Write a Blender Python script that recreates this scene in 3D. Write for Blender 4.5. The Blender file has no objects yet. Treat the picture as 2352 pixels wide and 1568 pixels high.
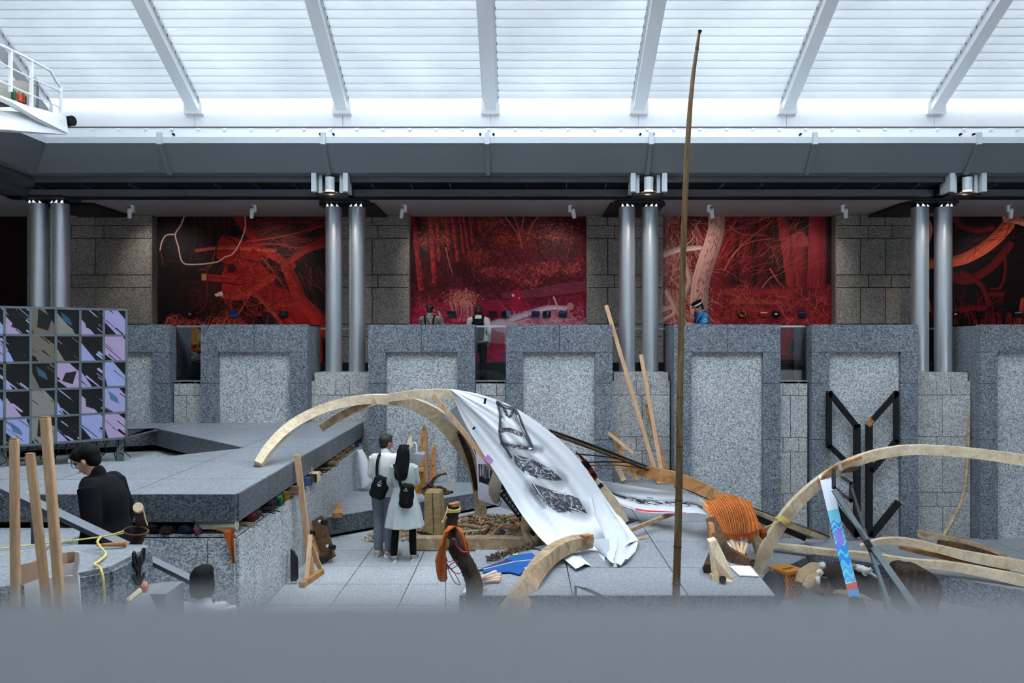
import bpy, bmesh, math, random
import numpy as np
from mathutils import Vector as V, Matrix
sc = bpy.context.scene
COL = sc.collection
R = random.Random(7)
F = 1829.0            # focal length in pixels of the 2352 px frame (28 mm on 36 mm)
VX, VY, EYE = 1200.0, 785.0, 3.0

# ---------------------------------------------------------------- camera, sky, exposure
cam = bpy.data.cameras.new('camera')
camo = bpy.data.objects.new('camera', cam); COL.objects.link(camo)
cam.sensor_width = 36; cam.lens = F / 2352 * 36
cam.shift_x = -(VX - 1176) / 2352; cam.shift_y = (VY - 784) / 2352
cam.clip_start = 0.01; cam.clip_end = 200
camo.location = (0, 0, EYE); camo.rotation_euler = (math.pi / 2, 0, 0)
cam.dof.use_dof = True; cam.dof.focus_distance = 10.5; cam.dof.aperture_fstop = 3.4
sc.camera = camo
sc.view_settings.view_transform = 'Standard'; sc.view_settings.look = 'None'
sc.view_settings.gamma = 1.0; sc.view_settings.use_curve_mapping = False
sc.view_settings.exposure = 0.0
world = bpy.data.worlds.new('overcast_sky'); sc.world = world; world.use_nodes = True
bg = world.node_tree.nodes['Background']
bg.inputs[0].default_value = (0.85, 0.93, 1.0, 1); bg.inputs[1].default_value = 7.5

# ---------------------------------------------------------------- maths helpers
def P(px, py, Y):                       # the point at depth Y that the photo shows at (px, py)
    return V(((px - VX) * Y / F, Y, EYE - (py - VY) * Y / F))
def G(px, py, z):                       # the point on the level z that the photo shows at (px, py)
    Y = F * (EYE - z) / (py - VY)
    return P(px, py, Y)
def spl(pts, n=6):                      # Catmull-Rom through points of any dimension
    p = [np.array(q, float) for q in pts]
    if len(p) < 3:
        return [tuple(p[0] + (p[-1] - p[0]) * i / n) for i in range(n + 1)]
    p = [2 * p[0] - p[1]] + p + [2 * p[-1] - p[-2]]
    out = []
    for i in range(1, len(p) - 2):
        a, b, c, d = p[i - 1:i + 3]
        for k in range(n):
            t = k / n
            out.append(tuple(.5 * (2 * b + (c - a) * t + (2 * a - 5 * b + 4 * c - d) * t * t + (3 * b - a - 3 * c + d) * t ** 3)))
    out.append(tuple(p[-2]))
    return out
def C(pts, n=6):                        # smooth curve through (px, py, Y)
    return [P(*q) for q in spl(pts, n)]
def lin(c):
    c = c / 255
    return c / 12.92 if c <= .04045 else ((c + .055) / 1.055) ** 2.4
def L3(c): return tuple(lin(x) for x in c) + (1,)

# ---------------------------------------------------------------- mesh builder
OFF = {}
class MB:
    def __init__(s): s.v = []; s.f = []; s.uv = None
    def add(s, vs, fs):
        o = len(s.v); s.v += [V(q) for q in vs]; s.f += [tuple(i + o for i in q) for q in fs]; return s
    def box(s, c, d, rot=None):
        hx, hy, hz = d[0] / 2, d[1] / 2, d[2] / 2
        vs = [V((x, y, z)) for x in (-hx, hx) for y in (-hy, hy) for z in (-hz, hz)]
        if rot is not None: vs = [rot @ q for q in vs]
        return s.add([q + V(c) for q in vs], [(0, 1, 3, 2), (4, 6, 7, 5), (0, 4, 5, 1), (2, 3, 7, 6), (0, 2, 6, 4), (1, 5, 7, 3)])
    def b2(s, x0, x1, y0, y1, z0, z1):
        return s.box(((x0 + x1) / 2, (y0 + y1) / 2, (z0 + z1) / 2), (abs(x1 - x0), abs(y1 - y0), abs(z1 - z0)))
    def sweep(s, pts, w, h, up=(0, -1, 0)):   # rectangular section; w lies across pts and up, h along up
        pts = [V(q) for q in pts]; n = len(pts); up = V(up)
        ws = w if hasattr(w, '__len__') else [w] * n; hs = h if hasattr(h, '__len__') else [h] * n
        if len(ws) != n: ws = list(np.interp(np.linspace(0, 1, n), np.linspace(0, 1, len(ws)), ws))
        if len(hs) != n: hs = list(np.interp(np.linspace(0, 1, n), np.linspace(0, 1, len(hs)), hs))
        vs = []
        for i in range(n):
            t = (pts[min(i + 1, n - 1)] - pts[max(i - 1, 0)]).normalized()
            a = t.cross(up).normalized(); b = a.cross(t).normalized()
            for sa, sb in ((-1, -1), (1, -1), (1, 1), (-1, 1)): vs.append(pts[i] + a * sa * ws[i] / 2 + b * sb * hs[i] / 2)
        fs = [(3, 2, 1, 0), tuple(4 * (n - 1) + k for k in range(4))]
        for i in range(n - 1):
            for k in range(4): fs.append((4 * i + k, 4 * i + (k + 1) % 4, 4 * i + 4 + (k + 1) % 4, 4 * i + 4 + k))
        return s.add(vs, fs)
    def bar(s, a, b, w, h=None, up=(0, -1, 0)): return s.sweep([a, b], w, h or w, up)
    def tube(s, pts, r, n=8, ry=None, jit=0):
        pts = [V(q) for q in pts]; m = len(pts)
        rs = r if hasattr(r, '__len__') else [r] * m
        if len(rs) != m: rs = list(np.interp(np.linspace(0, 1, m), np.linspace(0, 1, len(rs)), rs))
        vs = []; prev = None
        for i in range(m):
            t = (pts[min(i + 1, m - 1)] - pts[max(i - 1, 0)]).normalized()
            if prev is None: prev = t.orthogonal().normalized()
            a = (prev - t * prev.dot(t)).normalized(); b = t.cross(a); prev = a
            for k in range(n):
                th = 2 * math.pi * k / n; q = rs[i] * (1 + jit * R.uniform(-1, 1))
                vs.append(pts[i] + a * math.cos(th) * q + b * math.sin(th) * q * (ry or 1))
        fs = [tuple(range(n - 1, -1, -1)), tuple((m - 1) * n + k for k in range(n))]
        for i in range(m - 1):
            for k in range(n): fs.append((i * n + k, i * n + (k + 1) % n, (i + 1) * n + (k + 1) % n, (i + 1) * n + k))
        return s.add(vs, fs)
    def loft(s, secs, n=16, fold=None):        # horizontal ellipses (cx, cy, cz, rx, ry)
        vs = []; m = len(secs)
        for i, (cx, cy, cz, rx, ry) in enumerate(secs):
            for k in range(n):
                th = 2 * math.pi * k / n; q = 1 + (fold(i / (m - 1), th) if fold else 0)
                vs.append((cx + rx * q * math.cos(th), cy + ry * q * math.sin(th), cz))
        fs = [tuple(range(n - 1, -1, -1)), tuple((m - 1) * n + k for k in range(n))]
        for i in range(m - 1):
            for k in range(n): fs.append((i * n + k, i * n + (k + 1) % n, (i + 1) * n + (k + 1) % n, (i + 1) * n + k))
        if secs[0][2] > secs[-1][2]: fs = [q[::-1] for q in fs]
        return s.add(vs, fs)
    def ball(s, c, r, n=10, rot=None, jit=0):
        if not hasattr(r, '__len__'): r = (r, r, r)
        m = max(4, n // 2 + 1); vs = [V((0, 0, -1))]
        for i in range(1, m):
            ph = -math.pi / 2 + math.pi * i / m
            for k in range(n):
                th = 2 * math.pi * k / n; vs.append(V((math.cos(ph) * math.cos(th), math.cos(ph) * math.sin(th), math.sin(ph))))
        vs.append(V((0, 0, 1))); N = len(vs) - 1; fs = []
        for k in range(n):
            fs.append((0, 1 + (k + 1) % n, 1 + k)); fs.append((N, N - n + k, N - n + (k + 1) % n))
            for i in range(m - 2): fs.append((1 + i * n + k, 1 + i * n + (k + 1) % n, 1 + (i + 1) * n + (k + 1) % n, 1 + (i + 1) * n + k))
        out = []
        for q in vs:
            j = 1 + jit * R.uniform(-1, 1)
            q = V((q.x * r[0] * j, q.y * r[1] * j, q.z * r[2] * j)); out.append((rot @ q if rot is not None else q) + V(c))
        return s.add(out, fs)
    def prism(s, poly, vec):                   # polygon pushed along vec
        n = len(poly); vec = V(vec); vs = [V(q) for q in poly] + [V(q) + vec for q in poly]
        nr = V((0, 0, 0))
        for i in range(n): nr += V(poly[i]).cross(V(poly[(i + 1) % n]))
        fs = [tuple(range(n)), tuple(range(2 * n - 1, n - 1, -1))] + [(i + n, (i + 1) % n + n, (i + 1) % n, i) for i in range(n)]
        if nr.dot(vec) > 0: fs = [q[::-1] for q in fs]
        return s.add(vs, fs)
    def sheet(s, grid, t=.004, uv=False):      # grid[i][j] of points, given a thickness t
        m, n = len(grid), len(grid[0]); g = [[V(q) for q in row] for row in grid]; top = []; bot = []
        for i in range(m):
            for j in range(n):
                du = g[min(i + 1, m - 1)][j] - g[max(i - 1, 0)][j]; dv = g[i][min(j + 1, n - 1)] - g[i][max(j - 1, 0)]
                nn = du.cross(dv)
                nn = nn.normalized() if nn.length > 1e-9 else V((0, -1, 0))
                top.append(g[i][j] + nn * t / 2); bot.append(g[i][j] - nn * t / 2)
        N = m * n; fs = []
        for i in range(m - 1):
            for j in range(n - 1):
                a, b, c, d = i * n + j, i * n + j + 1, (i + 1) * n + j + 1, (i + 1) * n + j
                fs.append((d, c, b, a)); fs.append((N + a, N + b, N + c, N + d))
        rim = [(0, j) for j in range(n - 1)] + [(i, n - 1) for i in range(m - 1)] + [(m - 1, j) for j in range(n - 1, 0, -1)] + [(i, 0) for i in range(m - 1, 0, -1)]
        for q in range(len(rim)):
            a = rim[q][0] * n + rim[q][1]; b2 = rim[(q + 1) % len(rim)]; b = b2[0] * n + b2[1]
            fs.append((a, b, N + b, N + a))
        if uv: s.uv = [(i % N % n / (n - 1), 1 - (i % N) // n / (m - 1)) for i in range(2 * N)]
        return s.add(top + bot, fs)
    def build(s, name, m, parent=None, smooth=False, base=None, bevel=0):
        me = bpy.data.meshes.new(name)
        if base is None: base = OFF[parent.name] if parent else V((0, 0, 0))
        me.from_pydata([tuple(q - base) for q in s.v], [], s.f)
        if s.uv:
            l = me.uv_layers.new(name='UVMap')
            idx = np.zeros(len(me.loops), int); me.loops.foreach_get('vertex_index', idx)
            l.data.foreach_set('uv', np.array(s.uv, float)[idx].ravel())
        if smooth: me.polygons.foreach_set('use_smooth', [True] * len(me.polygons))
        me.update()
        if m: me.materials.append(m)
        o = bpy.data.objects.new(name, me); COL.objects.link(o)
        if parent: o.parent = parent
        else: o.location = base
        OFF[o.name] = base
        if bevel:
            md = o.modifiers.new('edge', 'BEVEL'); md.width = bevel; md.segments = 1; md.limit_method = 'ANGLE'
        if smooth:
            md = o.modifiers.new('split', 'EDGE_SPLIT'); md.split_angle = math.radians(50)
        return o
    def base(s):
        xs = [q.x for q in s.v]; ys = [q.y for q in s.v]; zs = [q.z for q in s.v]
        return V(((min(xs) + max(xs)) / 2, (min(ys) + max(ys)) / 2, min(zs)))

def tag(o, label, cat, group=None):
    o['label'] = label; o['category'] = cat
    if group: o['group'] = group
    return o
def thing(name, label, cat, base, group=None):
    o = bpy.data.objects.new(name, None); COL.objects.link(o); o.empty_display_size = .1
    o.location = V(base); OFF[o.name] = V(base); return tag(o, label, cat, group)
def solo(mb, name, m, label, cat, group=None, smooth=False, bevel=0):
    return tag(mb.build(name, m, None, smooth, mb.base(), bevel), label, cat, group)
def struct(mb, name, m, smooth=False, bevel=0):
    o = mb.build(name, m, None, smooth, None, bevel); o['kind'] = 'structure'; return o
def root(name):
    o = bpy.data.objects.new(name, None); COL.objects.link(o); OFF[o.name] = V((0, 0, 0)); o['kind'] = 'structure'; return o
def stuff(o): o['kind'] = 'stuff'; return o
def clip(poly, k0, k1, ax):             # keep k0 <= coordinate <= k1 of a 2-D polygon
    for sgn, k in ((1, k0), (-1, -k1)):
        out = []
        for i in range(len(poly)):
            a, b = poly[i], poly[(i + 1) % len(poly)]; da, db = sgn * a[ax] - k, sgn * b[ax] - k
            if da >= 0: out.append(a)
            if (da < 0) != (db < 0):
                t = da / (da - db); out.append((a[0] + (b[0] - a[0]) * t, a[1] + (b[1] - a[1]) * t))
        poly = out
        if len(poly) < 3: return []
    return poly
def tiles(parent, poly, x0, dx, y0, dy, z, th, m, rot=0, gap=.013, name='tile'):
    cr, sr = math.cos(rot), math.sin(rot)
    q = [(x * cr + y * sr, -x * sr + y * cr) for x, y in poly]
    xs = [a[0] for a in q]; ys = [a[1] for a in q]
    for i in range(math.floor((min(xs) - x0) / dx), math.ceil((max(xs) - x0) / dx)):
        for j in range(math.floor((min(ys) - y0) / dy), math.ceil((max(ys) - y0) / dy)):
            c = clip(clip(q, x0 + i * dx + gap / 2, x0 + (i + 1) * dx - gap / 2, 0), y0 + j * dy + gap / 2, y0 + (j + 1) * dy - gap / 2, 1)
            if len(c) < 3: continue
            ar = abs(sum(c[k][0] * c[(k + 1) % len(c)][1] - c[(k + 1) % len(c)][0] * c[k][1] for k in range(len(c)))) / 2
            if ar < .004: continue
            mb = MB().prism([(x * cr - y * sr, x * sr + y * cr, z) for x, y in c], (0, 0, -th))
            mb.build(name, m, parent)

# ---------------------------------------------------------------- materials
MATS = {}
def newmat(name):
    m = bpy.data.materials.new(name); m.use_nodes = True; n = m.node_tree.nodes; l = m.node_tree.links
    return m, n, l, n['Principled BSDF']
def ramp(n, stops):
    r = n.new('ShaderNodeValToRGB'); e = r.color_ramp.elements
    while len(e) > 1: e.remove(e[-1])
    e[0].position, e[0].color = stops[0]
    for p, c in stops[1:]: e.new(p).color = c
    return r
def varied(n, l, col_out, amt):          # small brightness change from object to object
    oi = n.new('ShaderNodeObjectInfo'); mr = n.new('ShaderNodeMapRange'); mr.inputs[3].default_value = 1 - amt; mr.inputs[4].default_value = 1 + amt
    l.new(oi.outputs['Random'], mr.inputs[0]); mx = n.new('ShaderNodeVectorMath'); mx.operation = 'SCALE'
    l.new(col_out, mx.inputs[0]); l.new(mr.outputs[0], mx.inputs['Scale']); return mx.outputs[0]
def granite(name, c0, c1, c2, scale=75, rough=.55, var=.05):
    m, n, l, b = newmat(name)
    g = n.new('ShaderNodeNewGeometry')
    vo = n.new('ShaderNodeTexVoronoi'); vo.inputs['Scale'].default_value = scale
    l.new(g.outputs['Position'], vo.inputs['Vector'])
    no = n.new('ShaderNodeTexNoise'); no.inputs['Scale'].default_value = scale * 1.3; no.inputs['Detail'].default_value = 1
    l.new(g.outputs['Position'], no.inputs['Vector'])
    ad = n.new('ShaderNodeMath'); ad.operation = 'MULTIPLY_ADD'; ad.inputs[1].default_value = .7
    sp = n.new('ShaderNodeSeparateColor'); l.new(vo.outputs['Color'], sp.inputs[0]); l.new(sp.outputs[0], ad.inputs[0])
    ad2 = n.new('ShaderNodeMath'); ad2.operation = 'MULTIPLY'; ad2.inputs[1].default_value = .45; l.new(no.outputs[0], ad2.inputs[0]); l.new(ad2.outputs[0], ad.inputs[2])
    r = ramp(n, [(.12, L3(c0)), (.5, L3(c1)), (.95, L3(c2))]); l.new(ad.outputs[0], r.inputs[0])
    big = n.new('ShaderNodeTexNoise'); big.inputs['Scale'].default_value = 1.3; l.new(g.outputs['Position'], big.inputs['Vector'])
    mr = n.new('ShaderNodeMapRange'); mr.inputs[1].default_value = .3; mr.inputs[2].default_value = .7; mr.inputs[3].default_value = .92; mr.inputs[4].default_value = 1.07
    l.new(big.outputs[0], mr.inputs[0]); mx = n.new('ShaderNodeVectorMath'); mx.operation = 'SCALE'; l.new(r.outputs[0], mx.inputs[0]); l.new(mr.outputs[0], mx.inputs['Scale'])
    l.new(varied(n, l, mx.outputs[0], var), b.inputs['Base Color']); b.inputs['Roughness'].default_value = rough
    b.inputs['Specular IOR Level'].default_value = .25
    return m
def plain(name, c, rough=.6, metal=0, amt=.06, scale=6, spec=.4, var=0):
    m, n, l, b = newmat(name)
    tc = n.new('ShaderNodeTexCoord'); no = n.new('ShaderNodeTexNoise'); no.inputs['Scale'].default_value = scale; no.inputs['Detail'].default_value = 3
    l.new(tc.outputs['Object'], no.inputs['Vector'])
    k = L3(c); r = ramp(n, [(.3, tuple(x * (1 - amt) for x in k[:3]) + (1,)), (.7, tuple(min(1, x * (1 + amt)) for x in k[:3]) + (1,))]); l.new(no.outputs[0], r.inputs[0])
    o = r.outputs[0]
    if var: o = varied(n, l, o, var)
    l.new(o, b.inputs['Base Color']); b.inputs['Roughness'].default_value = rough; b.inputs['Metallic'].default_value = metal; b.inputs['Specular IOR Level'].default_value = spec
    return m
def wood(name, c0, c1, c2, scale=5, stretch=(1, 1, .25), rough=.75, bump=.3):
    m, n, l, b = newmat(name)
    tc = n.new('ShaderNodeTexCoord'); mp = n.new('ShaderNodeMapping'); mp.inputs['Scale'].default_value = stretch
    l.new(tc.outputs['Object'], mp.inputs[0])
    no = n.new('ShaderNodeTexNoise'); no.inputs['Scale'].default_value = scale; no.inputs['Detail'].default_value = 5; no.inputs['Distortion'].default_value = 1.2
    l.new(mp.outputs[0], no.inputs['Vector'])
    n2 = n.new('ShaderNodeTexNoise'); n2.inputs['Scale'].default_value = scale * 9; n2.inputs['Detail'].default_value = 2; l.new(mp.outputs[0], n2.inputs['Vector'])
    mm = n.new('ShaderNodeMath'); mm.operation = 'MULTIPLY_ADD'; mm.inputs[1].default_value = .35; l.new(n2.outputs[0], mm.inputs[0])
    m2 = n.new('ShaderNodeMath'); m2.operation = 'MULTIPLY'; m2.inputs[1].default_value = .65; l.new(no.outputs[0], m2.inputs[0]); l.new(m2.outputs[0], mm.inputs[2])
    r = ramp(n, [(.34, L3(c0)), (.5, L3(c1)), (.66, L3(c2))]); l.new(mm.outputs[0], r.inputs[0]); l.new(r.outputs[0], b.inputs['Base Color'])
    b.inputs['Roughness'].default_value = rough; b.inputs['Specular IOR Level'].default_value = .25
    bu = n.new('ShaderNodeBump'); bu.inputs['Strength'].default_value = bump; bu.inputs['Distance'].default_value = .01; l.new(mm.outputs[0], bu.inputs['Height']); l.new(bu.outputs[0], b.inputs['Normal'])
    return m
def fabric(name, c, amt=.08, scale=14, trans=0, rough=.9, bump=.25):
    m, n, l, b = newmat(name)
    tc = n.new('ShaderNodeTexCoord'); no = n.new('ShaderNodeTexNoise'); no.inputs['Scale'].default_value = scale; no.inputs['Detail'].default_value = 4; no.inputs['Distortion'].default_value = .6
    l.new(tc.outputs['Object'], no.inputs['Vector']); k = L3(c)
    r = ramp(n, [(.3, tuple(x * (1 - amt) for x in k[:3]) + (1,)), (.7, tuple(min(1, x * (1 + amt)) for x in k[:3]) + (1,))]); l.new(no.outputs[0], r.inputs[0])
    l.new(r.outputs[0], b.inputs['Base Color']); b.inputs['Roughness'].default_value = rough; b.inputs['Specular IOR Level'].default_value = .15
    bu = n.new('ShaderNodeBump'); bu.inputs['Strength'].default_value = bump; bu.inputs['Distance'].default_value = .02; l.new(no.outputs[0], bu.inputs['Height']); l.new(bu.outputs[0], b.inputs['Normal'])
    if trans: sheer(m, n, l, b, r.outputs[0], trans)
    return m
def sheer(m, n, l, b, col, t):
    tr = n.new('ShaderNodeBsdfTranslucent'); l.new(col, tr.inputs[0]) if col else None
    ms = n.new('ShaderNodeMixShader'); ms.inputs[0].default_value = t; l.new(b.outputs[0], ms.inputs[1]); l.new(tr.outputs[0], ms.inputs[2]); l.new(ms.outputs[0], n['Material Output'].inputs[0])
def emis(name, c, s):
    m, n, l, b = newmat(name); b.inputs['Base Color'].default_value = L3(c); b.inputs['Emission Color'].default_value = L3(c); b.inputs['Emission Strength'].default_value = s
    return m
def image(name, arr):                    # arr[h, w, 3] of 0..1 sRGB values, row 0 on top
    h, w = arr.shape[:2]; im = bpy.data.images.new(name, w, h)
    px = np.ones((h, w, 4), np.float32); px[:, :, :3] = np.clip(arr[::-1], 0, 1); im.pixels.foreach_set(px.ravel()); im.update(); return im
def printed(name, arr, rough=.6, glow=0, trans=0, spec=.2):
    m, n, l, b = newmat(name); t = n.new('ShaderNodeTexImage'); t.image = image(name, arr)
    b.inputs['Roughness'].default_value = rough; b.inputs['Specular IOR Level'].default_value = spec
    if glow:
        b.inputs['Base Color'].default_value = (.01, .01, .01, 1); l.new(t.outputs[0], b.inputs['Emission Color']); b.inputs['Emission Strength'].default_value = glow
    else: l.new(t.outputs[0], b.inputs['Base Color'])
    if trans: sheer(m, n, l, b, t.outputs[0], trans)
    return m
def slat_mat():
    m, n, l, b = newmat('white_translucent_slat')
    g = n.new('ShaderNodeNewGeometry'); no = n.new('ShaderNodeTexNoise'); no.inputs['Scale'].default_value = .6; l.new(g.outputs['Position'], no.inputs['Vector'])
    r = ramp(n, [(.3, (.74, .76, .78, 1)), (.7, (.84, .86, .87, 1))]); l.new(no.outputs[0], r.inputs[0]); l.new(r.outputs[0], b.inputs['Base Color']); b.inputs['Roughness'].default_value = .7
    sheer(m, n, l, b, r.outputs[0], .29); return m
def glass_mat(name, tint=(.86, .93, .95, 1), rough=.0):
    m, n, l, b = newmat(name); n.remove(b)
    tr = n.new('ShaderNodeBsdfTransparent'); tr.inputs[0].default_value = tint; gl = n.new('ShaderNodeBsdfGlossy'); gl.inputs[1].default_value = .02
    fr = n.new('ShaderNodeFresnel'); fr.inputs[0].default_value = 1.5; ms = n.new('ShaderNodeMixShader')
    l.new(fr.outputs[0], ms.inputs[0]); l.new(tr.outputs[0], ms.inputs[1]); l.new(gl.outputs[0], ms.inputs[2]); l.new(ms.outputs[0], n['Material Output'].inputs[0]); return m

M = {}
M['frame'] = granite('dark_grey_granite', (48, 52, 58), (100, 107, 116), (152, 160, 170), 62)
M['panel'] = granite('light_grey_granite', (84, 88, 92), (164, 170, 174), (222, 225, 226), 62)
M['plinth'] = granite('pale_grey_granite', (92, 94, 96), (164, 165, 166), (206, 208, 208), 62)
M['floor'] = granite('pale_floor_granite', (130, 134, 139), (162, 166, 170), (188, 191, 194), 80, .5, .03)
M['stage'] = granite('blue_grey_floor_granite', (104, 108, 114), (134, 138, 144), (160, 164, 169), 80, .45, .03)
M['slabedge'] = granite('polished_dark_granite', (38, 41, 46), (80, 85, 92), (122, 128, 136), 70, .35)
M['upper'] = granite('brown_grey_granite', (78, 73, 68), (138, 130, 122), (182, 174, 165), 66)
M['joint'] = plain('dark_joint', (38, 40, 43), .9)
M['joint2'] = plain('grey_joint', (74, 76, 78), .9)
M['dark'] = plain('dark_recess', (16, 15, 15), .9)
M['carpet'] = plain('dark_teal_floor', (22, 30, 36), .8)
M['fascia'] = plain('shaded_grey_metal', (122, 127, 132), .45, .2, .03, 1)  # darker tone of the fascia metal, shade of the slope put into the colour
M['strip'] = plain('lit_grey_metal', (196, 204, 210), .45, .1, .03, 1)  # lighter tone of the same metal, light on upright faces put into the colour
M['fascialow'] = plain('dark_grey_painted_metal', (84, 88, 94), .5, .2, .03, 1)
M['grille'] = plain('black_vent_metal', (28, 28, 30), .5, .3)
M['soffit'] = plain('plaster_soffit', (176, 170, 168), .8, 0, .03, 1)
M['white'] = plain('white_paint', (240, 242, 244), .6, 0, .03, 1.5)
M['whitemetal'] = plain('white_metal', (246, 247, 248), .4, 0, .02, 2)
M['steel'] = plain('brushed_column_steel', (196, 201, 207), .33, .78, .03, 2)
M['darksteel'] = plain('dark_bronze_metal', (44, 42, 42), .5, .3)
M['parapet'] = plain('grey_coping_stone', (81, 81, 84), .75, 0, .05, 3)
M['clip'] = plain('grey_blue_clip', (110, 128, 140), .5)
M['slat'] = slat_mat()
M['roofdiffuser'] = fabric('added_roof_diffuser', (250, 252, 254), .02, 2, .9, .5, 0)  # unseen overhead diffuser, added to let more skylight into the hall
M['glass'] = glass_mat('clear_glass')

S_, XM = 2.908, -.626                      # bay width and the x of the beam nearest the middle
YW, YP = 15.2, 15.5                        # front of the portal blocks, front of the plinths

# ---------------------------------------------------------------- setting: ceiling
ceil = root('ceiling')
def roofz(Y): return 7.687 + .53 * (15.5 - Y)
BEAMS = [XM + S_ * k for k in range(-3, 5)]
for i, bx in enumerate(BEAMS):
    a, b = V((bx, 15.62, roofz(15.62) - .02)), V((bx, 6.0, roofz(6.0) - .02))
    be = MB().bar(a, b, .22, .2, (0, 0, 1)).build('roof_beam', M['whitemetal'], ceil)
    r = MB()
    for s in (-1, 1): r.bar(a + V((s * .135, 0, .07)), b + V((s * .135, 0, .07)), .05, .05, (0, 0, 1))
    for s in (-.035, .035): r.bar(a + V((s, 0, -.1)), b + V((s, 0, -.1)), .008, .016, (0, 0, 1))
    r.build('beam_trim', M['white'], be)
    ck = MB()
    for k in range(16):
        Y = 15.4 - k * .165; ck.box((bx + (.165 if bx < .3 else -.165), Y, roofz(Y) - .02), (.012, .02, .05))
    stuff(ck.build('beam_clip', M['clip'], be))
    MB().box((bx, 15.6, roofz(15.6) - .05), (.36, .1, .24)).build('beam_shoe', M['white'], ceil)
for i in range(len(BEAMS) + 1):
    x0 = (BEAMS[i - 1] + .15) if i else -10.5
    x1 = (BEAMS[i] - .15) if i < len(BEAMS) else 14.2
    for k in range(17):
        Y0 = 15.5 - k * .165; g = []
        for t in range(6):
            u = t / 5; Y = Y0 - u * .168; z = roofz(Y0 - u * .165) + .05 + .02 * (1 - (2 * u - 1) ** 2) + .02 * u
            g.append([(x0, Y, z), (x1, Y, z)])
        MB().sheet(g, .006).build('slat', M['slat'], ceil, True)
for x0, x1, rm in ((-10.5, -6.6, M['white']), (-6.6, 9.0, M['roofdiffuser']), (9.0, 14.2, M['white'])):  # out of view: bright middle and opaque sides shaped to steer the light
    MB().prism([(x0, 12.75, roofz(12.75) + .06), (x1, 12.75, roofz(12.75) + .06), (x1, 6, roofz(6) + .06), (x0, 6, roofz(6) + .06)], (0, 0, .02)).build('light_shaping_roof', rm, ceil)
    MB().prism([(x0, 6, roofz(6) + .06), (x1, 6, roofz(6) + .06), (x1, 2.0, roofz(6) + .06), (x0, 2.0, roofz(6) + .06)], (0, 0, .02)).build('light_shaping_roof', rm, ceil)
MB().b2(-10.5, 14.2, -6.6, 2.0, roofz(6) + .06, roofz(6) + .2).build('light_blocking_roof', M['white'], ceil)  # unseen opaque rear part, added to hold back light from behind
# upstand wall under the louvres
up = struct(MB().b2(-10.5, 14.2, 15.68, 15.8, 6.5, 7.86), 'wall_upstand', M['white'])
xs = [-10.5] + BEAMS + [14.2]
for a, b in zip(xs[:-1], xs[1:]): MB().b2(a + .004, b - .004, 15.655, 15.685, 6.7, 7.72).build('panel', M['white'], up)

# ---------------------------------------------------------------- setting: fascia, gantry rail, soffit
fas = root('trim_1')
XL, XR = -8.47, 14.2
XF = [XM + S_ * k for k in range(-2, 5)]
cuts = [XL - 1.5] + XF + [XR]
def strip(pts, name, m, par, x0, x1):       # a closed profile of (Y, z) pushed along x
    return MB().prism([(x0, y, z) for y, z in pts], (x1 - x0, 0, 0)).build(name, m, par)
for a, b in zip(cuts[:-1], cuts[1:]):
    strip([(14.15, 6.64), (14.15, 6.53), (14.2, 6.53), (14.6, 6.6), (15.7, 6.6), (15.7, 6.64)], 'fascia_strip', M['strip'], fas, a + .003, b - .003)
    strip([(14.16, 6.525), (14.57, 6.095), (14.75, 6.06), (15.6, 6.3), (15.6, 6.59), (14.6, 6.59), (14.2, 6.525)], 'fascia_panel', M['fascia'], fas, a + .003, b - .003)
    strip([(14.76, 6.055), (14.76, 5.965), (15.5, 5.965), (15.5, 6.055)], 'soffit_band', M['fascialow'], fas, a + .003, b - .003)
    strip([(15.21, 5.915), (15.26, 5.80), (15.62, 5.80), (15.62, 5.915)], 'soffit_band', M['fascialow'], fas, a + .003, b - .003)
    # vent grille: backing, blades and dividers
    gr = strip([(14.77, 6.03), (15.3, 5.99), (15.3, 6.0), (14.77, 6.04)], 'vent_backing', M['grille'], fas, a, b)
    bl = MB()
    for k in range(7):
        Y = 14.82 + k * .055; bl.b2(a, b, Y, Y + .012, 5.962 - (Y - 14.77) * .1, 6.0)
    stuff(bl.build('vent_blade', M['grille'], gr))
    n = 4
    for k in range(1, n):
        x = a + (b - a) * k / n; MB().b2(x - .006, x + .006, 14.8, 15.2, 5.905, 5.958).build('vent_divider', M['fascialow'], gr)
    MB().b2(a, b, 15.4, 15.6, 5.78, 5.80).build('dark_trim', M['dark'], fas)
for x in XF:
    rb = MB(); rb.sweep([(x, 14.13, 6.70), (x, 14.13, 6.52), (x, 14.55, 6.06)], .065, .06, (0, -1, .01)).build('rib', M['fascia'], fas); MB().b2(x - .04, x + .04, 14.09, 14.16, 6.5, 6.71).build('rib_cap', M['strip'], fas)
struct(MB().b2(XL - .2, XR, 14.5, 14.62, 6.70, 6.86), 'trim_2', M['whitemetal'])        # gantry rail
t2 = bpy.data.objects['trim_2']
MB().b2(XL - .9, XR, 14.42, 14.6, 6.64, 6.70).build('rail_flange', M['whitemetal'], t2)
MB().b2(XL - .9, XR, 14.48, 14.64, 6.90, 6.915).build('rail_cap', plain('maroon_rail', (70, 44, 46), .5), t2)
MB().b2(XL - .9, XR, 14.5, 14.6, 6.86, 6.9).build('rail_web', M['whitemetal'], t2)
for k in range(40):
    x = XL - .3 + k * .48; MB().box((x, 14.48, 6.865), (.05, .05, .035)).build('rail_clip', M['whitemetal'], t2)
for x in XF:
    for s in (-.14, .1): MB().tube([(x + s, 14.44, 6.77), (x + s, 14.5, 6.77)], .02, 10).build('bolt', M['dark'], t2)
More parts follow.
